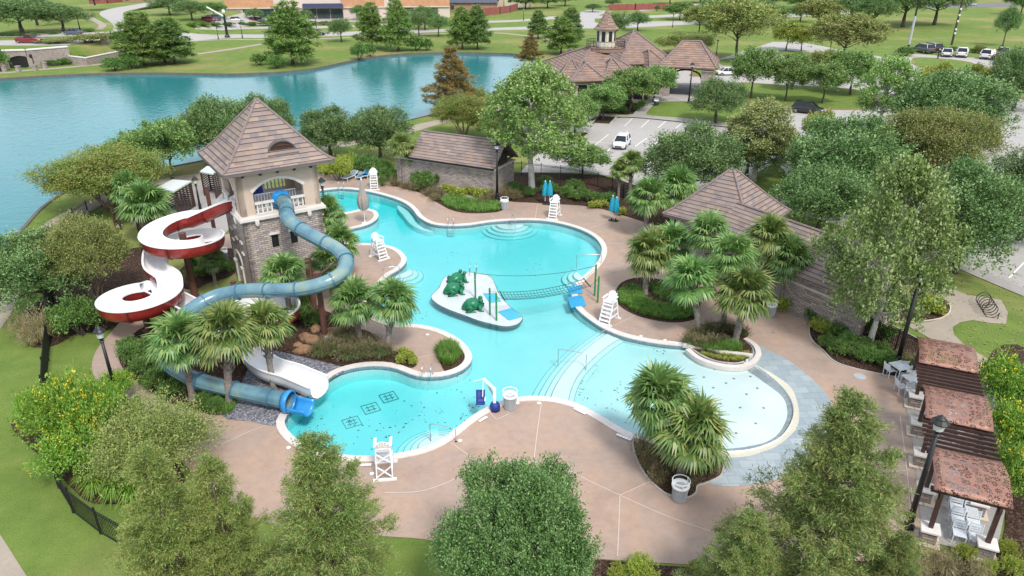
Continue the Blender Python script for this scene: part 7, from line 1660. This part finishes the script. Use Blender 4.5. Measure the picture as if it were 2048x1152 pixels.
g = 'crape myrtles'
tr(CR[0], [(205, 418, 290, 225, 'wide crape myrtle on the lake path with bare multiple stems'), (405, 335, 213, 100, 'crape myrtle left of the tower roof'), (925, 275, 184, 115, 'crape myrtle below the russet cypress')], group=g)
tr(CR[1], [(170, 612, 425, 168, 'olive crape myrtle between the dark oak and the red bowls'), (1868, 385, 205, 205, 'wide olive yellow tree in front of the dark right oaks'), (985, 285, 225, 80, 'olive crape myrtle left of the tall sycamore'), (1370, 108, 64, 110, 'crape myrtle row behind the entrance canopy'), (2022, 205, 108, 70, 'greyish crape myrtle by the right drive'), (1790, 370, 240, 120, 'yellow green tree left of the wide olive one')], group=g)
g = 'shade trees by the car parks'
tr(EL_[0], [(330, 360, 230, 130, 'green shade tree on the shore left of the tower'), (1165, 355, 284, 110, 'dark shade tree over the black fence right of the sycamore'), (1207, 240, 163, 92, 'shade tree in the mulch island by the silver sedan'), (1262, 224, 130, 105, 'bright shade tree before the clubhouse porch'), (1128, 292, 190, 96, 'shade tree at the near end of the car park island'), (1152, 268, 188, 80, 'shade tree behind the one at the car park island end'), (1310, 205, 128, 90, 'shade tree at the clubhouse canopy corner'), (1510, 197, 88, 92, 'leftmost young tree on the red kerbed lawn'), (1578, 203, 110, 82, 'middle young tree on the red kerbed lawn with mulch ring'), (1652, 207, 118, 84, 'right young tree on the red kerbed lawn with mulch ring'), (1590, 180, 100, 70, 'young tree behind the middle one of the red kerbed lawn'), (1710, 190, 95, 100, 'bushy green tree right of the red kerbed lawn'), (270, 350, 255, 90, 'shade tree behind the wide crape myrtle')], group=g)
tr(EL_[1], [(1577, 101, 37, 62, 'yellow green tree on the far kerbed island'), (1607, 104, 45, 58, 'smaller yellow green tree beside its twin on the far kerbed island'), (450, 330, 220, 62, 'yellow green tree touching the tower roof'), (1870, 215, 118, 74, 'yellow green tree by the small far lawn island'), (1960, 205, 122, 60, 'small yellow tree behind the dark right oak'), (1640, 300, 215, 70, 'yellowish tree in the middle car park')], group=g)
tr(EL_[2], [(1483, 122, -12, 150, 'tall old tree over the drive beyond the canopy'), (1697, 130, 22, 150, 'tall old tree left of the utility poles'), (1400, 70, 8, 74, 'old tree behind the clubhouse crape myrtles'), (1640, 60, -5, 90, 'old olive tree at the top of the far drive'), (1660, 180, 95, 80, 'olive tree beyond the lawn trees')], group=g)
g = 'trees on the far shore'
tr(CF[0], [(586, 129, -2, 102, 'tall cypress alone on the far lawn'), (745, 97, 2, 62, 'left cypress of the close pair on the far shore'), (797, 102, -6, 62, 'cypress right of the close pair, near the lake bend'), (925, 98, 10, 58, 'left cypress of the leaning pair by the lake'), (1122, 108, 30, 64, 'cypress pressed against the clubhouse roof'), (290, 131, 20, 100, 'left large cypress of the group by the lakeside path')], group=g, gt=True)
tr(CF[1], [(955, 98, 8, 54, 'right cypress of the leaning pair by the lake'), (1076, 77, 18, 42, 'slim young cypress on the far sidewalk'), (350, 127, 32, 84, 'right large cypress of the group by the lakeside path'), (330, 124, 40, 70, 'cypress between the two large ones by the lakeside path'), (1140, 92, 12, 50, 'dark cypress behind the clubhouse one')], group=g, gt=True)
tr(OF[0], [(45, 68, -8, 150, 'large grey green oak in the far left corner'), (683, 84, 34, 50, 'small round oak on the far lawn'), (838, 73, 20, 46, 'left small oak by the far road'), (1230, 85, 22, 60, 'oak beside the cupola'), (385, 40, -2, 70, 'oak behind the junction mast'), (1805, 54, -40, 130, 'large oak on the lawn behind the utility pole'), (1700, 50, -15, 90, 'oak behind the tall old tree on the far lawn'), (610, 52, 18, 40, 'small oak before the shop awning')], group=g, gt=True)
tr(OF[1], [(128, 63, 6, 104, 'oak behind the blue grey sedan'), (877, 73, 26, 48, 'right small oak by the far road'), (75, 50, -10, 90, 'oak behind the large corner one'), (850, 60, 8, 60, 'oak behind the two small road oaks'), (1275, 62, 20, 50, 'pale oak right of the cupola'), (340, 30, -10, 80, 'oak at the top beyond the road bend'), (1868, 50, -45, 120, 'large oak on the lawn beside the utility pole wires'), (1745, 62, -20, 80, 'oak on the lawn left of the utility pole'), (510, 44, 14, 36, 'small oak before the shop brick front'), (2005, 92, 6, 44, 'thin tree on the right lawn'), (1450, 50, -12, 100, 'oak behind the tall old tree of the drive')], group=g, gt=True)
# row of distant trees that closes the top edge
vv = random.Random(9)
for i, (px, py, top, w) in enumerate(((1050, 18, -14, 60), (1095, 16, -12, 56), (1130, 12, -14, 50), (1340, 8, -20, 60), (1400, 6, -24, 70), (1545, 14, -20, 80), (1600, 22, -14, 70), (1520, 30, -4, 60), (190, 10, -18, 60), (430, 34, 2, 50), (470, 20, -16, 30), (720, 40, 8, 40), (760, 30, -4, 50), (800, 32, 0, 50), (1185, 24, 6, 34), (1360, 40, 2, 60), (1430, 30, -10, 70), (1495, 50, 0, 70), (1545, 50, 8, 60), (1600, 44, 4, 56), (1225, 14, -4, 34), (2040, 30, -20, 60), (1765, 20, -24, 60), (1690, 8, -30, 60))):
    plant(OF[i % 2] if i % 3 else EL_[0], 'distant rounded tree along the top of the view', 'tree', px, py, top, w, 'distant trees along the top', gt=True)
WK = 1.0
# ---------------------------------------------------------------- shrubs
def sh(pr, rows, label, cat='shrub', group=None, gt=False):
    for r in rows: plant(pr, r[4] if len(r) > 4 else label, cat, r[0], r[1], r[2], r[3], group, gt=gt)
sh(SF, [(521, 130, 105, 38, 'dark rounded shrub left of the far lawn cypress'), (552, 137, 107, 40, 'dark rounded shrub right under the far lawn cypress'), (717, 119, 83, 34, 'left dark shrub at the lake bend'), (741, 113, 84, 28, 'right dark shrub at the lake bend'), (832, 101, 70, 44, 'wide dark shrub under the lake bend cypress'), (853, 101, 74, 30, 'narrow dark shrub right of the wide one at the lake'), (228, 142, 112, 48, 'dark shrub at the left of the lakeside group'), (262, 138, 105, 44, 'dark shrub at the right of the lakeside group'), (0, 142, 88, 40, 'dark bush at the left edge above the culvert'), (232, 88, 60, 40, 'round bush at the road junction'), (1810, 112, 92, 40, 'dark shrub at the foot of the utility pole'), (1640, 29, 14, 20, 'left round shrub on the far green verge'), (1665, 29, 15, 22, 'right round shrub on the far green verge'), (1314, 22, 9, 14, 'round clipped shrub before the long reddish fence'), (1331, 22, 10, 14, 'second round clipped shrub before the long reddish fence'), (1343, 21, 8, 14, 'third round clipped shrub before the long reddish fence')], '', group='dark shrubs on the far side', gt=True)
sh(SB[2], [(115, 101, 76, 74, 'wispy olive shrub above the culvert wall'), (182, 104, 62, 84, 'wispy olive shrub beside the terrace wall'), (950, 215, 160, 60, 'grey shrub right of the russet cypress'), (1957, 107, 84, 22, 'brown spiky shrub between the far cars')], '', group='olive shrubs', gt=True)
g = 'yellow flowering bushes'
sh(BE, [(118, 900, 745, 150, 'yellow flowering bush nearest the left lawn'), (190, 905, 757, 140, 'yellow flowering bush beside the left lantern post'), (150, 950, 840, 150, 'lowest yellow flowering bush by the left fence'), (232, 800, 735, 70, 'small yellow flowering bush behind the left lantern post'), (70, 850, 770, 70, 'small bush at the outer corner of the left yellow bushes'), (2022, 830, 705, 130, 'tallest yellow flowering bush behind the pergola'), (2045, 920, 800, 130, 'yellow flowering bush beside the middle copper panel'), (2040, 1010, 880, 120, 'yellow flowering bush at the near end of the pergola')], '', group=g)
sh(WI, [(300, 950, 792, 235, 'wispy grey green bush beside the yellow flowering bushes')], '')
sh(SB[0], [(152, 670, 584, 104, 'leafy green shrub below the lower red bowl'), (194, 650, 600, 44, 'smaller green shrub right of the leafy one below the red bowl')], '', group='green shrubs by the left fence')
for grp, lab, pr, rows in (
    ('shrubs beside the slide walk', 'dark green shrub in the bed beside the brown slide walk', SB[0], ((262, 722, 680, 62), (285, 755, 705, 66), (312, 778, 735, 62), (300, 710, 665, 60), (340, 795, 752, 58), (345, 720, 680, 60), (250, 700, 672, 44), (380, 700, 650, 70), (330, 755, 715, 60))),
    ('low shrubs by the gravel', 'low clipped shrub at the edge of the gravel bed', SB[0], ((432, 824, 790, 40), (410, 812, 780, 36))),
    ('shrubs at the tower foot', 'dark shrub at the foot of the tower wall', SB[0], ((600, 640, 600, 56), (570, 615, 585, 50), (630, 650, 615, 46), (560, 650, 615, 50), (615, 610, 580, 40), (690, 600, 560, 44))),
    ('shrubs inside the walk bend', 'green shrub inside the bend of the slide walk', SB[0], ((392, 545, 500, 44), (432, 540, 508, 40), (412, 555, 520, 40), (455, 545, 518, 34), (380, 560, 530, 34), (330, 510, 460, 60), (300, 500, 455, 50))),
    ('bright shrubs behind the loungers', 'bright green shrub behind the blue loungers', SB[1], ((675, 362, 305, 62), (650, 350, 318, 44), (695, 345, 300, 50))),
    ('dark shrubs behind the loungers', 'dark green shrub between the loungers and the pump house', SB[0], ((725, 345, 303, 60), (760, 350, 312, 56), (775, 362, 328, 40), (857, 378, 336, 54), (840, 372, 338, 40), (765, 372, 350, 24))),
    ('dark shrubs along the fence', 'dark shrub in the bed along the black fence', SB[0], ((1030, 385, 360, 40), (1060, 392, 370, 36), (1100, 388, 362, 42), (1135, 392, 368, 40), (1165, 402, 372, 42), (1190, 405, 380, 36), (1215, 408, 380, 34), (1150, 380, 356, 40), (1090, 370, 350, 36))),
    ('hedge shrubs under the sycamore', 'dark hedge shrub under the large sycamore', SB[0], ((1655, 695, 668, 44), (1680, 706, 676, 48), (1708, 716, 684, 50), (1736, 722, 690, 50), (1764, 728, 696, 48), (1786, 736, 706, 40), (1700, 694, 664, 48), (1732, 702, 672, 48), (1762, 708, 680, 44), (1805, 742, 716, 34))),
    ('shrubs along the bath house wall', 'dark rounded shrub against the bath house wing wall', SB[0], ((1628, 612, 574, 50), (1655, 626, 588, 52), (1684, 640, 602, 52))),
    ('lime shrubs near the pergola', 'lime green low shrub at the near end of the pergola', SB[1], ((1935, 1118, 1088, 48), (2018, 1110, 1078, 46), (2030, 1150, 1112, 56), (1980, 1145, 1118, 40))),
    ('shrubs in the near beds', 'bright shrub in the mulch strip along the near deck edge', SB[1], ((1282, 1155, 1112, 76), (1240, 1160, 1130, 50), (1395, 1150, 1118, 40))),
    ('clubhouse shrubs', 'clipped dark shrub in the clubhouse bed', SB[0], ((1185, 228, 214, 26), (1210, 226, 212, 26), (1240, 226, 208, 28), (1272, 222, 204, 26), (1285, 214, 198, 24), (1225, 214, 198, 26), (1255, 212, 196, 26))),
    ('culvert planting', 'green shrub in the culvert planting', SF, ((100, 131, 118, 36), (125, 128, 114, 34), (185, 121, 112, 34), (215, 116, 106, 34), (240, 112, 102, 34), (160, 122, 108, 36))),
    ('hedge before the far cars', 'dark hedge shrub behind the far row of cars', SF, ((1830, 101, 92, 26), (1880, 100, 90, 30), (1910, 101, 92, 26), (1950, 105, 96, 26), (1985, 108, 98, 26))),
    ('hedge before the shops', 'dark hedge shrub along the shop car park', SF, tuple((385 + 24 * i, 53 - .012 * (24 * i), 44 - .012 * 24 * i, 28) for i in range(13) if i not in (8,))),
    ('hedges along the raised road', 'low dark hedge beside the raised road', SF, tuple((6 + 20 * i, 72, 64.5, 26) for i in range(4)) + ((108, 68, 61, 26), (180, 64, 56, 24)))):
    sh(pr, [r for r in rows], lab, group=grp, gt=grp in ('culvert planting', 'hedge before the shops', 'hedges along the raised road'))
for grp, lab, pr, rows in (
    ('lime ginger plants at the pump house', 'lime green broad-leaved plant along the pump house wall', GI, tuple((893 + 14 * i, 385 + (i % 3) * 3 + i * .8, 366 + (i % 3) * 3 + i * .8, 24) for i in range(7)) + ((960, 398, 376, 26), (975, 395, 374, 24))),
    ('ginger plants at the bath house', 'broad-leaved plant along the bath house wall', GI, ((1562, 622, 592, 34), (1580, 618, 590, 34), (1598, 618, 592, 32), (1572, 605, 578, 32))),
    ('dark ginger plants at the bath house', 'dark broad-leaved plant behind the lime ones at the bath house', GD, ((1600, 606, 578, 34), (1585, 602, 575, 32), (1615, 612, 588, 30), (1640, 622, 590, 36), (1662, 632, 600, 36), (1690, 645, 610, 38), (1715, 655, 620, 38), (1745, 668, 632, 38), (1775, 680, 645, 36), (1625, 640, 612, 30))),
    ('ginger plants under the sycamore', 'lime green broad-leaved plant at the sycamore bed tip', GI, ((1634, 662, 638, 32), (1650, 668, 640, 34), (1640, 650, 628, 30))),
    ('dark plants under the sycamore', 'dark broad-leaved plant under the sycamore', GD, ((1668, 672, 644, 36), (1690, 668, 640, 36), (1670, 655, 630, 32))),
    ('lime plants at the screen wall', 'lime green broad-leaved plant in the round bed at the curved path', GI, ((1862, 622, 594, 34), (1876, 630, 604, 34), (1855, 610, 588, 30), (1870, 610, 586, 28))),
    ('lime plants by the fence', 'yellow green plant in the bed below the black fence', GI, ((1150, 398, 384, 26), (1190, 416, 400, 30), (1205, 414, 398, 26), (1240, 430, 412, 26))),
    ('leafy plants on the point', 'bright leafy plant on the planted point', GI, ((806, 712, 692, 24), (818, 722, 700, 26), (800, 728, 706, 22), (826, 730, 712, 20)))):
    sh(pr, rows, lab, cat='plant', group=grp)
for grp, lab, pr, rows in (
    ('fountain grass in the slide bed', 'dark fountain grass clump between the slide post and the splash pool', FG, ((640, 715, 680, 50), (668, 712, 676, 52), (690, 722, 688, 50), (712, 718, 684, 54), (735, 712, 680, 48), (758, 716, 684, 48), (745, 698, 670, 44), (700, 698, 668, 46), (672, 692, 662, 46), (690, 680, 652, 44), (725, 690, 664, 40), (775, 712, 686, 36), (650, 700, 670, 40))),
    ('grasses in the kerbed planter', 'dark green grass clump in the kerbed palm planter', FG, ((1380, 690, 664, 38), (1395, 672, 648, 40), (1420, 668, 642, 42), (1450, 662, 640, 38), (1485, 672, 650, 36), (1400, 695, 672, 36), (1425, 692, 668, 36), (1445, 690, 668, 34))),
    ('muhly grass in the nearest bed', 'dry muhly grass clump in the nearest palm bed', MU, ((1285, 905, 868, 46), (1300, 940, 905, 44), (1318, 965, 932, 44), (1335, 950, 918, 44), (1380, 968, 935, 46), (1395, 955, 925, 40), (1425, 945, 905, 50), (1410, 930, 895, 40), (1290, 922, 890, 36))),
    ('muhly grass by the pump house', 'reddish muhly grass clump near the pump house palms', MU, ((788, 372, 355, 24), (812, 378, 362, 26), (830, 382, 366, 26), (862, 392, 374, 34), (880, 392, 378, 30), (870, 402, 386, 26), (985, 400, 382, 34), (1012, 398, 372, 34), (1028, 400, 378, 30), (968, 405, 390, 28))),
    ('straw grasses by the lake path', 'pale straw coloured ornamental grass between the lake path and the fence', ST, ((45, 680, 625, 52), (75, 685, 620, 56), (60, 692, 645, 50), (88, 672, 618, 46))),
    ('straw grasses near the pergola', 'straw coloured grass clump at the near end of the pergola', ST, ((1868, 1135, 1092, 60), (1895, 1150, 1105, 60), (1845, 1150, 1112, 50), (1960, 1160, 1120, 50))),
    ('grasses by the pergola bed', 'grey green grass clump behind the lantern post by the white chairs', FG, ((1805, 724, 700, 34), (1825, 735, 708, 36), (1838, 748, 722, 30))),
    ('daylilies by the left fence', 'strappy green daylily clump inside the left fence', DL, ((185, 985, 935, 80), (225, 995, 940, 84), (262, 1000, 945, 84), (298, 1000, 945, 76), (200, 960, 915, 70), (245, 968, 922, 70), (285, 972, 928, 66), (165, 965, 925, 60))),
    ('small lily by the mulch edge', 'pale green strappy plant in the mulch at the left lawn', DL, ((42, 838, 805, 44),))):
    sh(pr, rows, lab, cat='grass clump', group=grp)
# ground cover: one mass per bed -----------------------------------------------------------
def cover(name, px, n, leaf, label, hgt_=.32, w=.03, seed=1, z=.05):
    rng = np.random.default_rng(seed); pl_ = ccw(spline(poly(px, z), 4)); A = np.array(pl_); lo = A.min(0); hi = A.max(0); P_ = rng.uniform(lo, hi, (n * 3, 2)); P_ = P_[inside_np(P_, pl_)][:n]; m_ = len(P_)
    if m_ == 0: return
    k = 14; base = np.repeat(np.column_stack([P_, np.full(m_, z)]), k, 0); a = rng.uniform(0, 6.28, m_ * k); e = rng.uniform(.25, 1.1, m_ * k); hh_ = hgt_ * np.repeat(rng.uniform(.6, 1.2, m_), k) * rng.uniform(.6, 1.1, m_ * k)
    d = np.stack([np.cos(a) * e, np.sin(a) * e, np.ones(m_ * k)], 1); d = unit(d); nn = unit(np.stack([np.cos(a + 1.57), np.sin(a + 1.57), .3 * np.ones(m_ * k)], 1)); V = quads(base + rng.normal(0, .05, base.shape) * np.array([1, 1, .2]), d, np.cross(d, nn), hh_ * 1.35, np.full(m_ * k, w))
    c = V.mean(0); c[2] = 0; o = crown_obj(name, V - c, leaf, None); o.location = c; tag(o, label, 'ground cover', kind='stuff')
cover('ground_cover', [(884, 398), (905, 392), (935, 398), (965, 404), (1000, 408), (1000, 420), (970, 424), (933, 423), (905, 417), (888, 409)], 900, LM['cover'], 'bright green ground cover bed along the far deck', seed=2)
cover('ground_cover', [(1236, 588), (1262, 575), (1285, 580), (1290, 600), (1330, 612), (1390, 618), (1388, 632), (1345, 640), (1296, 632), (1262, 620), (1242, 606)], 1100, LM['cover'], 'green ground cover in the oval palm bed', seed=3)
cover('ground_cover', [(1300, 575), (1340, 566), (1372, 580), (1392, 600), (1360, 606), (1320, 598)], 500, LM['shrub'], 'dark ground cover behind the palms of the oval bed', seed=4)
cover('ground_cover', [(874, 704), (884, 690), (900, 687), (915, 700), (918, 714), (905, 728), (890, 730), (880, 720)], 450, LM['cover'], 'grassy ground cover on the tip of the point', hgt_=.42, seed=5)
cover('ground_cover', [(1372, 684), (1410, 690), (1440, 696), (1475, 700), (1470, 706), (1420, 704), (1385, 694)], 350, LM['cover'], 'green ground cover along the planter wall', seed=6)
cover('ground_cover', [(1400, 706), (1440, 710), (1495, 704), (1500, 712), (1480, 721), (1450, 721), (1420, 714)], 160, LM['lime'], 'sparse young ground cover inside the planter kerb', hgt_=.15, seed=7)
cover('ground_cover', [(1425, 688), (1470, 690), (1478, 703), (1440, 702)], 220, LM['cover'], 'grassy ground cover under the leaning planter palm', hgt_=.4, seed=8)
cover('ground_cover', [(400, 790), (440, 795), (470, 800), (460, 826), (430, 826), (400, 815)], 350, LM['cover'], 'green ground cover around the left palm trunks', hgt_=.4, seed=9)
# planter kerb ring ------------------------------------------------------------------------
kr = crv([(1380, 697), (1400, 713), (1425, 723), (1455, 729), (1480, 729), (1500, 722), (1511, 708), (1508, 694), (1497, 684), (1486, 678)], .1); a_ = offset(kr, -.0, False); b_ = offset(kr, .34, False); m = MB()
for i in range(len(kr) - 1): m.add([(*a_[i], .12), (*a_[i + 1], .12), (*b_[i + 1], .12), (*b_[i], .12), (*a_[i], -.3), (*a_[i + 1], -.3), (*b_[i], -.3), (*b_[i + 1], -.3)], [(0, 1, 2, 3), (0, 4, 5, 1), (3, 2, 7, 6)])
tag(m.build('planter_kerb', M['coping']), 'pale curved kerb around the three palm planter beside the wading pool', 'kerb')
wl_ = crv([(1366, 690), (1415, 699), (1455, 706), (1505, 712)], .1); m = MB()
for p, q in zip(wl_[:-1], wl_[1:]): m.beam((*p, .1), (*q, .1), .28, .22)
tag(m.build('planter_wall', M['coping']), 'low pale straight wall crossing the palm planter', 'wall')
wl_ = crv([(1268, 878), (1294, 887), (1340, 900), (1392, 910), (1450, 914)], .1); m = MB()
for p, q in zip(wl_[:-1], wl_[1:]): m.beam((*p, .16), (*q, .16), .3, .36)
tag(m.build('bed_wall', M['coping']), 'low pale wall between the nearest palm bed and the wading pool', 'wall')
# fallen leaves on the right lawn
rng = np.random.default_rng(21); P_ = []
for _ in range(260):
    px, py = rng.uniform(1880, 2048), rng.uniform(545, 720); P_.append(tuple(G(px, py, .045)))
P_ = np.array(P_); n_ = len(P_); a = rng.uniform(0, 6.28, n_); D_ = np.stack([np.cos(a), np.sin(a), 0 * a], 1)
o = npmesh('fallen_leaves', quads(P_, D_, np.tile([0., 0, 1], (n_, 1)), rng.uniform(.1, .2, n_), rng.uniform(.08, .16, n_)), np.arange(4 * n_).reshape(-1, 4), LM['straw']); tag(o, 'pale fallen leaves scattered on the grass by the bike rack', 'leaves', kind='stuff')
spare = [o for o in bpy.data.objects if o.parent is None and o.type == 'EMPTY' and 'label' not in o and 'kind' not in o]
for o in [c for r in spare for c in r.children] + spare: bpy.data.objects.remove(o)
# labels shared by several plants of one patch: tell them apart by their order across the photo
ORD = 'second third fourth fifth sixth seventh eighth ninth tenth eleventh twelfth thirteenth fourteenth fifteenth sixteenth seventeenth eighteenth nineteenth twentieth'.split()
by = {}
for o in bpy.data.objects:
    if o.parent is None and o.get('label') and o.get('kind') is None: by.setdefault(o['label'], []).append(o)
for l, os_ in by.items():
    n = len(os_)
    if n < 2: continue
    os_.sort(key=lambda o: o.location.x / (o.location.y * _c + (CAMH - o.location.z) * _s))
    for i, o in enumerate(os_): o['label'] = l + (', leftmost' if i == 0 else ', rightmost' if i == n - 1 else ', ' + ORD[min(i, 19) - 1] + ' from the left')
# ================================================================ light, sky, camera
w = bpy.data.worlds.new('World'); SC.world = w; w.use_nodes = True
nt = w.node_tree; nt.nodes.clear()
EL, AZ = 52, 155
sky = nt.nodes.new('ShaderNodeTexSky'); sky.sky_type = 'NISHITA'; sky.sun_disc = False
sky.sun_elevation = math.radians(EL); sky.sun_rotation = math.radians(AZ); sky.dust_density = 2.5; sky.air_density = 1.0; sky.ozone_density = 1.0
hs = nt.nodes.new('ShaderNodeMix'); hs.data_type = 'RGBA'; hs.inputs[0].default_value = .55
nt.links.new(sky.outputs[0], hs.inputs[6]); hs.inputs[7].default_value = (8.6, 9.3, 10.2, 1)
bg = nt.nodes.new('ShaderNodeBackground'); bg.inputs['Strength'].default_value = .088
nt.links.new(hs.outputs[2], bg.inputs['Color'])
wo = nt.nodes.new('ShaderNodeOutputWorld'); nt.links.new(bg.outputs[0], wo.inputs['Surface'])
ld = bpy.data.lights.new('sun', 'SUN'); ld.energy = 1.5; ld.angle = math.radians(10); ld.color = (1, .95, .88)
lo = bpy.data.objects.new('sun', ld); COL.objects.link(lo)
# sun_rotation is measured from +Y towards +X
sd = Vector((math.sin(math.radians(AZ)) * math.cos(math.radians(EL)), math.cos(math.radians(AZ)) * math.cos(math.radians(EL)), math.sin(math.radians(EL))))
lo.rotation_euler = sd.to_track_quat('Z', 'Y').to_euler(); lo.location = (0, -20, 60)
cd = bpy.data.cameras.new('camera'); cam = bpy.data.objects.new('camera', cd); COL.objects.link(cam)
cam.location = (0, 0, CAMH); cam.rotation_euler = (math.radians(90) - TILT, 0, 0)
cd.sensor_width = 36; cd.lens = 36 * FPX / 2048; cd.clip_end = 3000; cd.clip_start = .5
SC.camera = cam
SC.view_settings.view_transform = 'Standard'; SC.view_settings.look = 'None'; SC.view_settings.exposure = 0.98; SC.view_settings.gamma = 1
SC.cycles.use_denoising = True
SC.cycles.max_bounces = 7; SC.cycles.diffuse_bounces = 3; SC.cycles.glossy_bounces = 3; SC.cycles.transparent_max_bounces = 12; SC.cycles.volume_bounces = 0; SC.cycles.transmission_bounces = 4
SC.cycles.caustics_reflective = False; SC.cycles.caustics_refractive = False
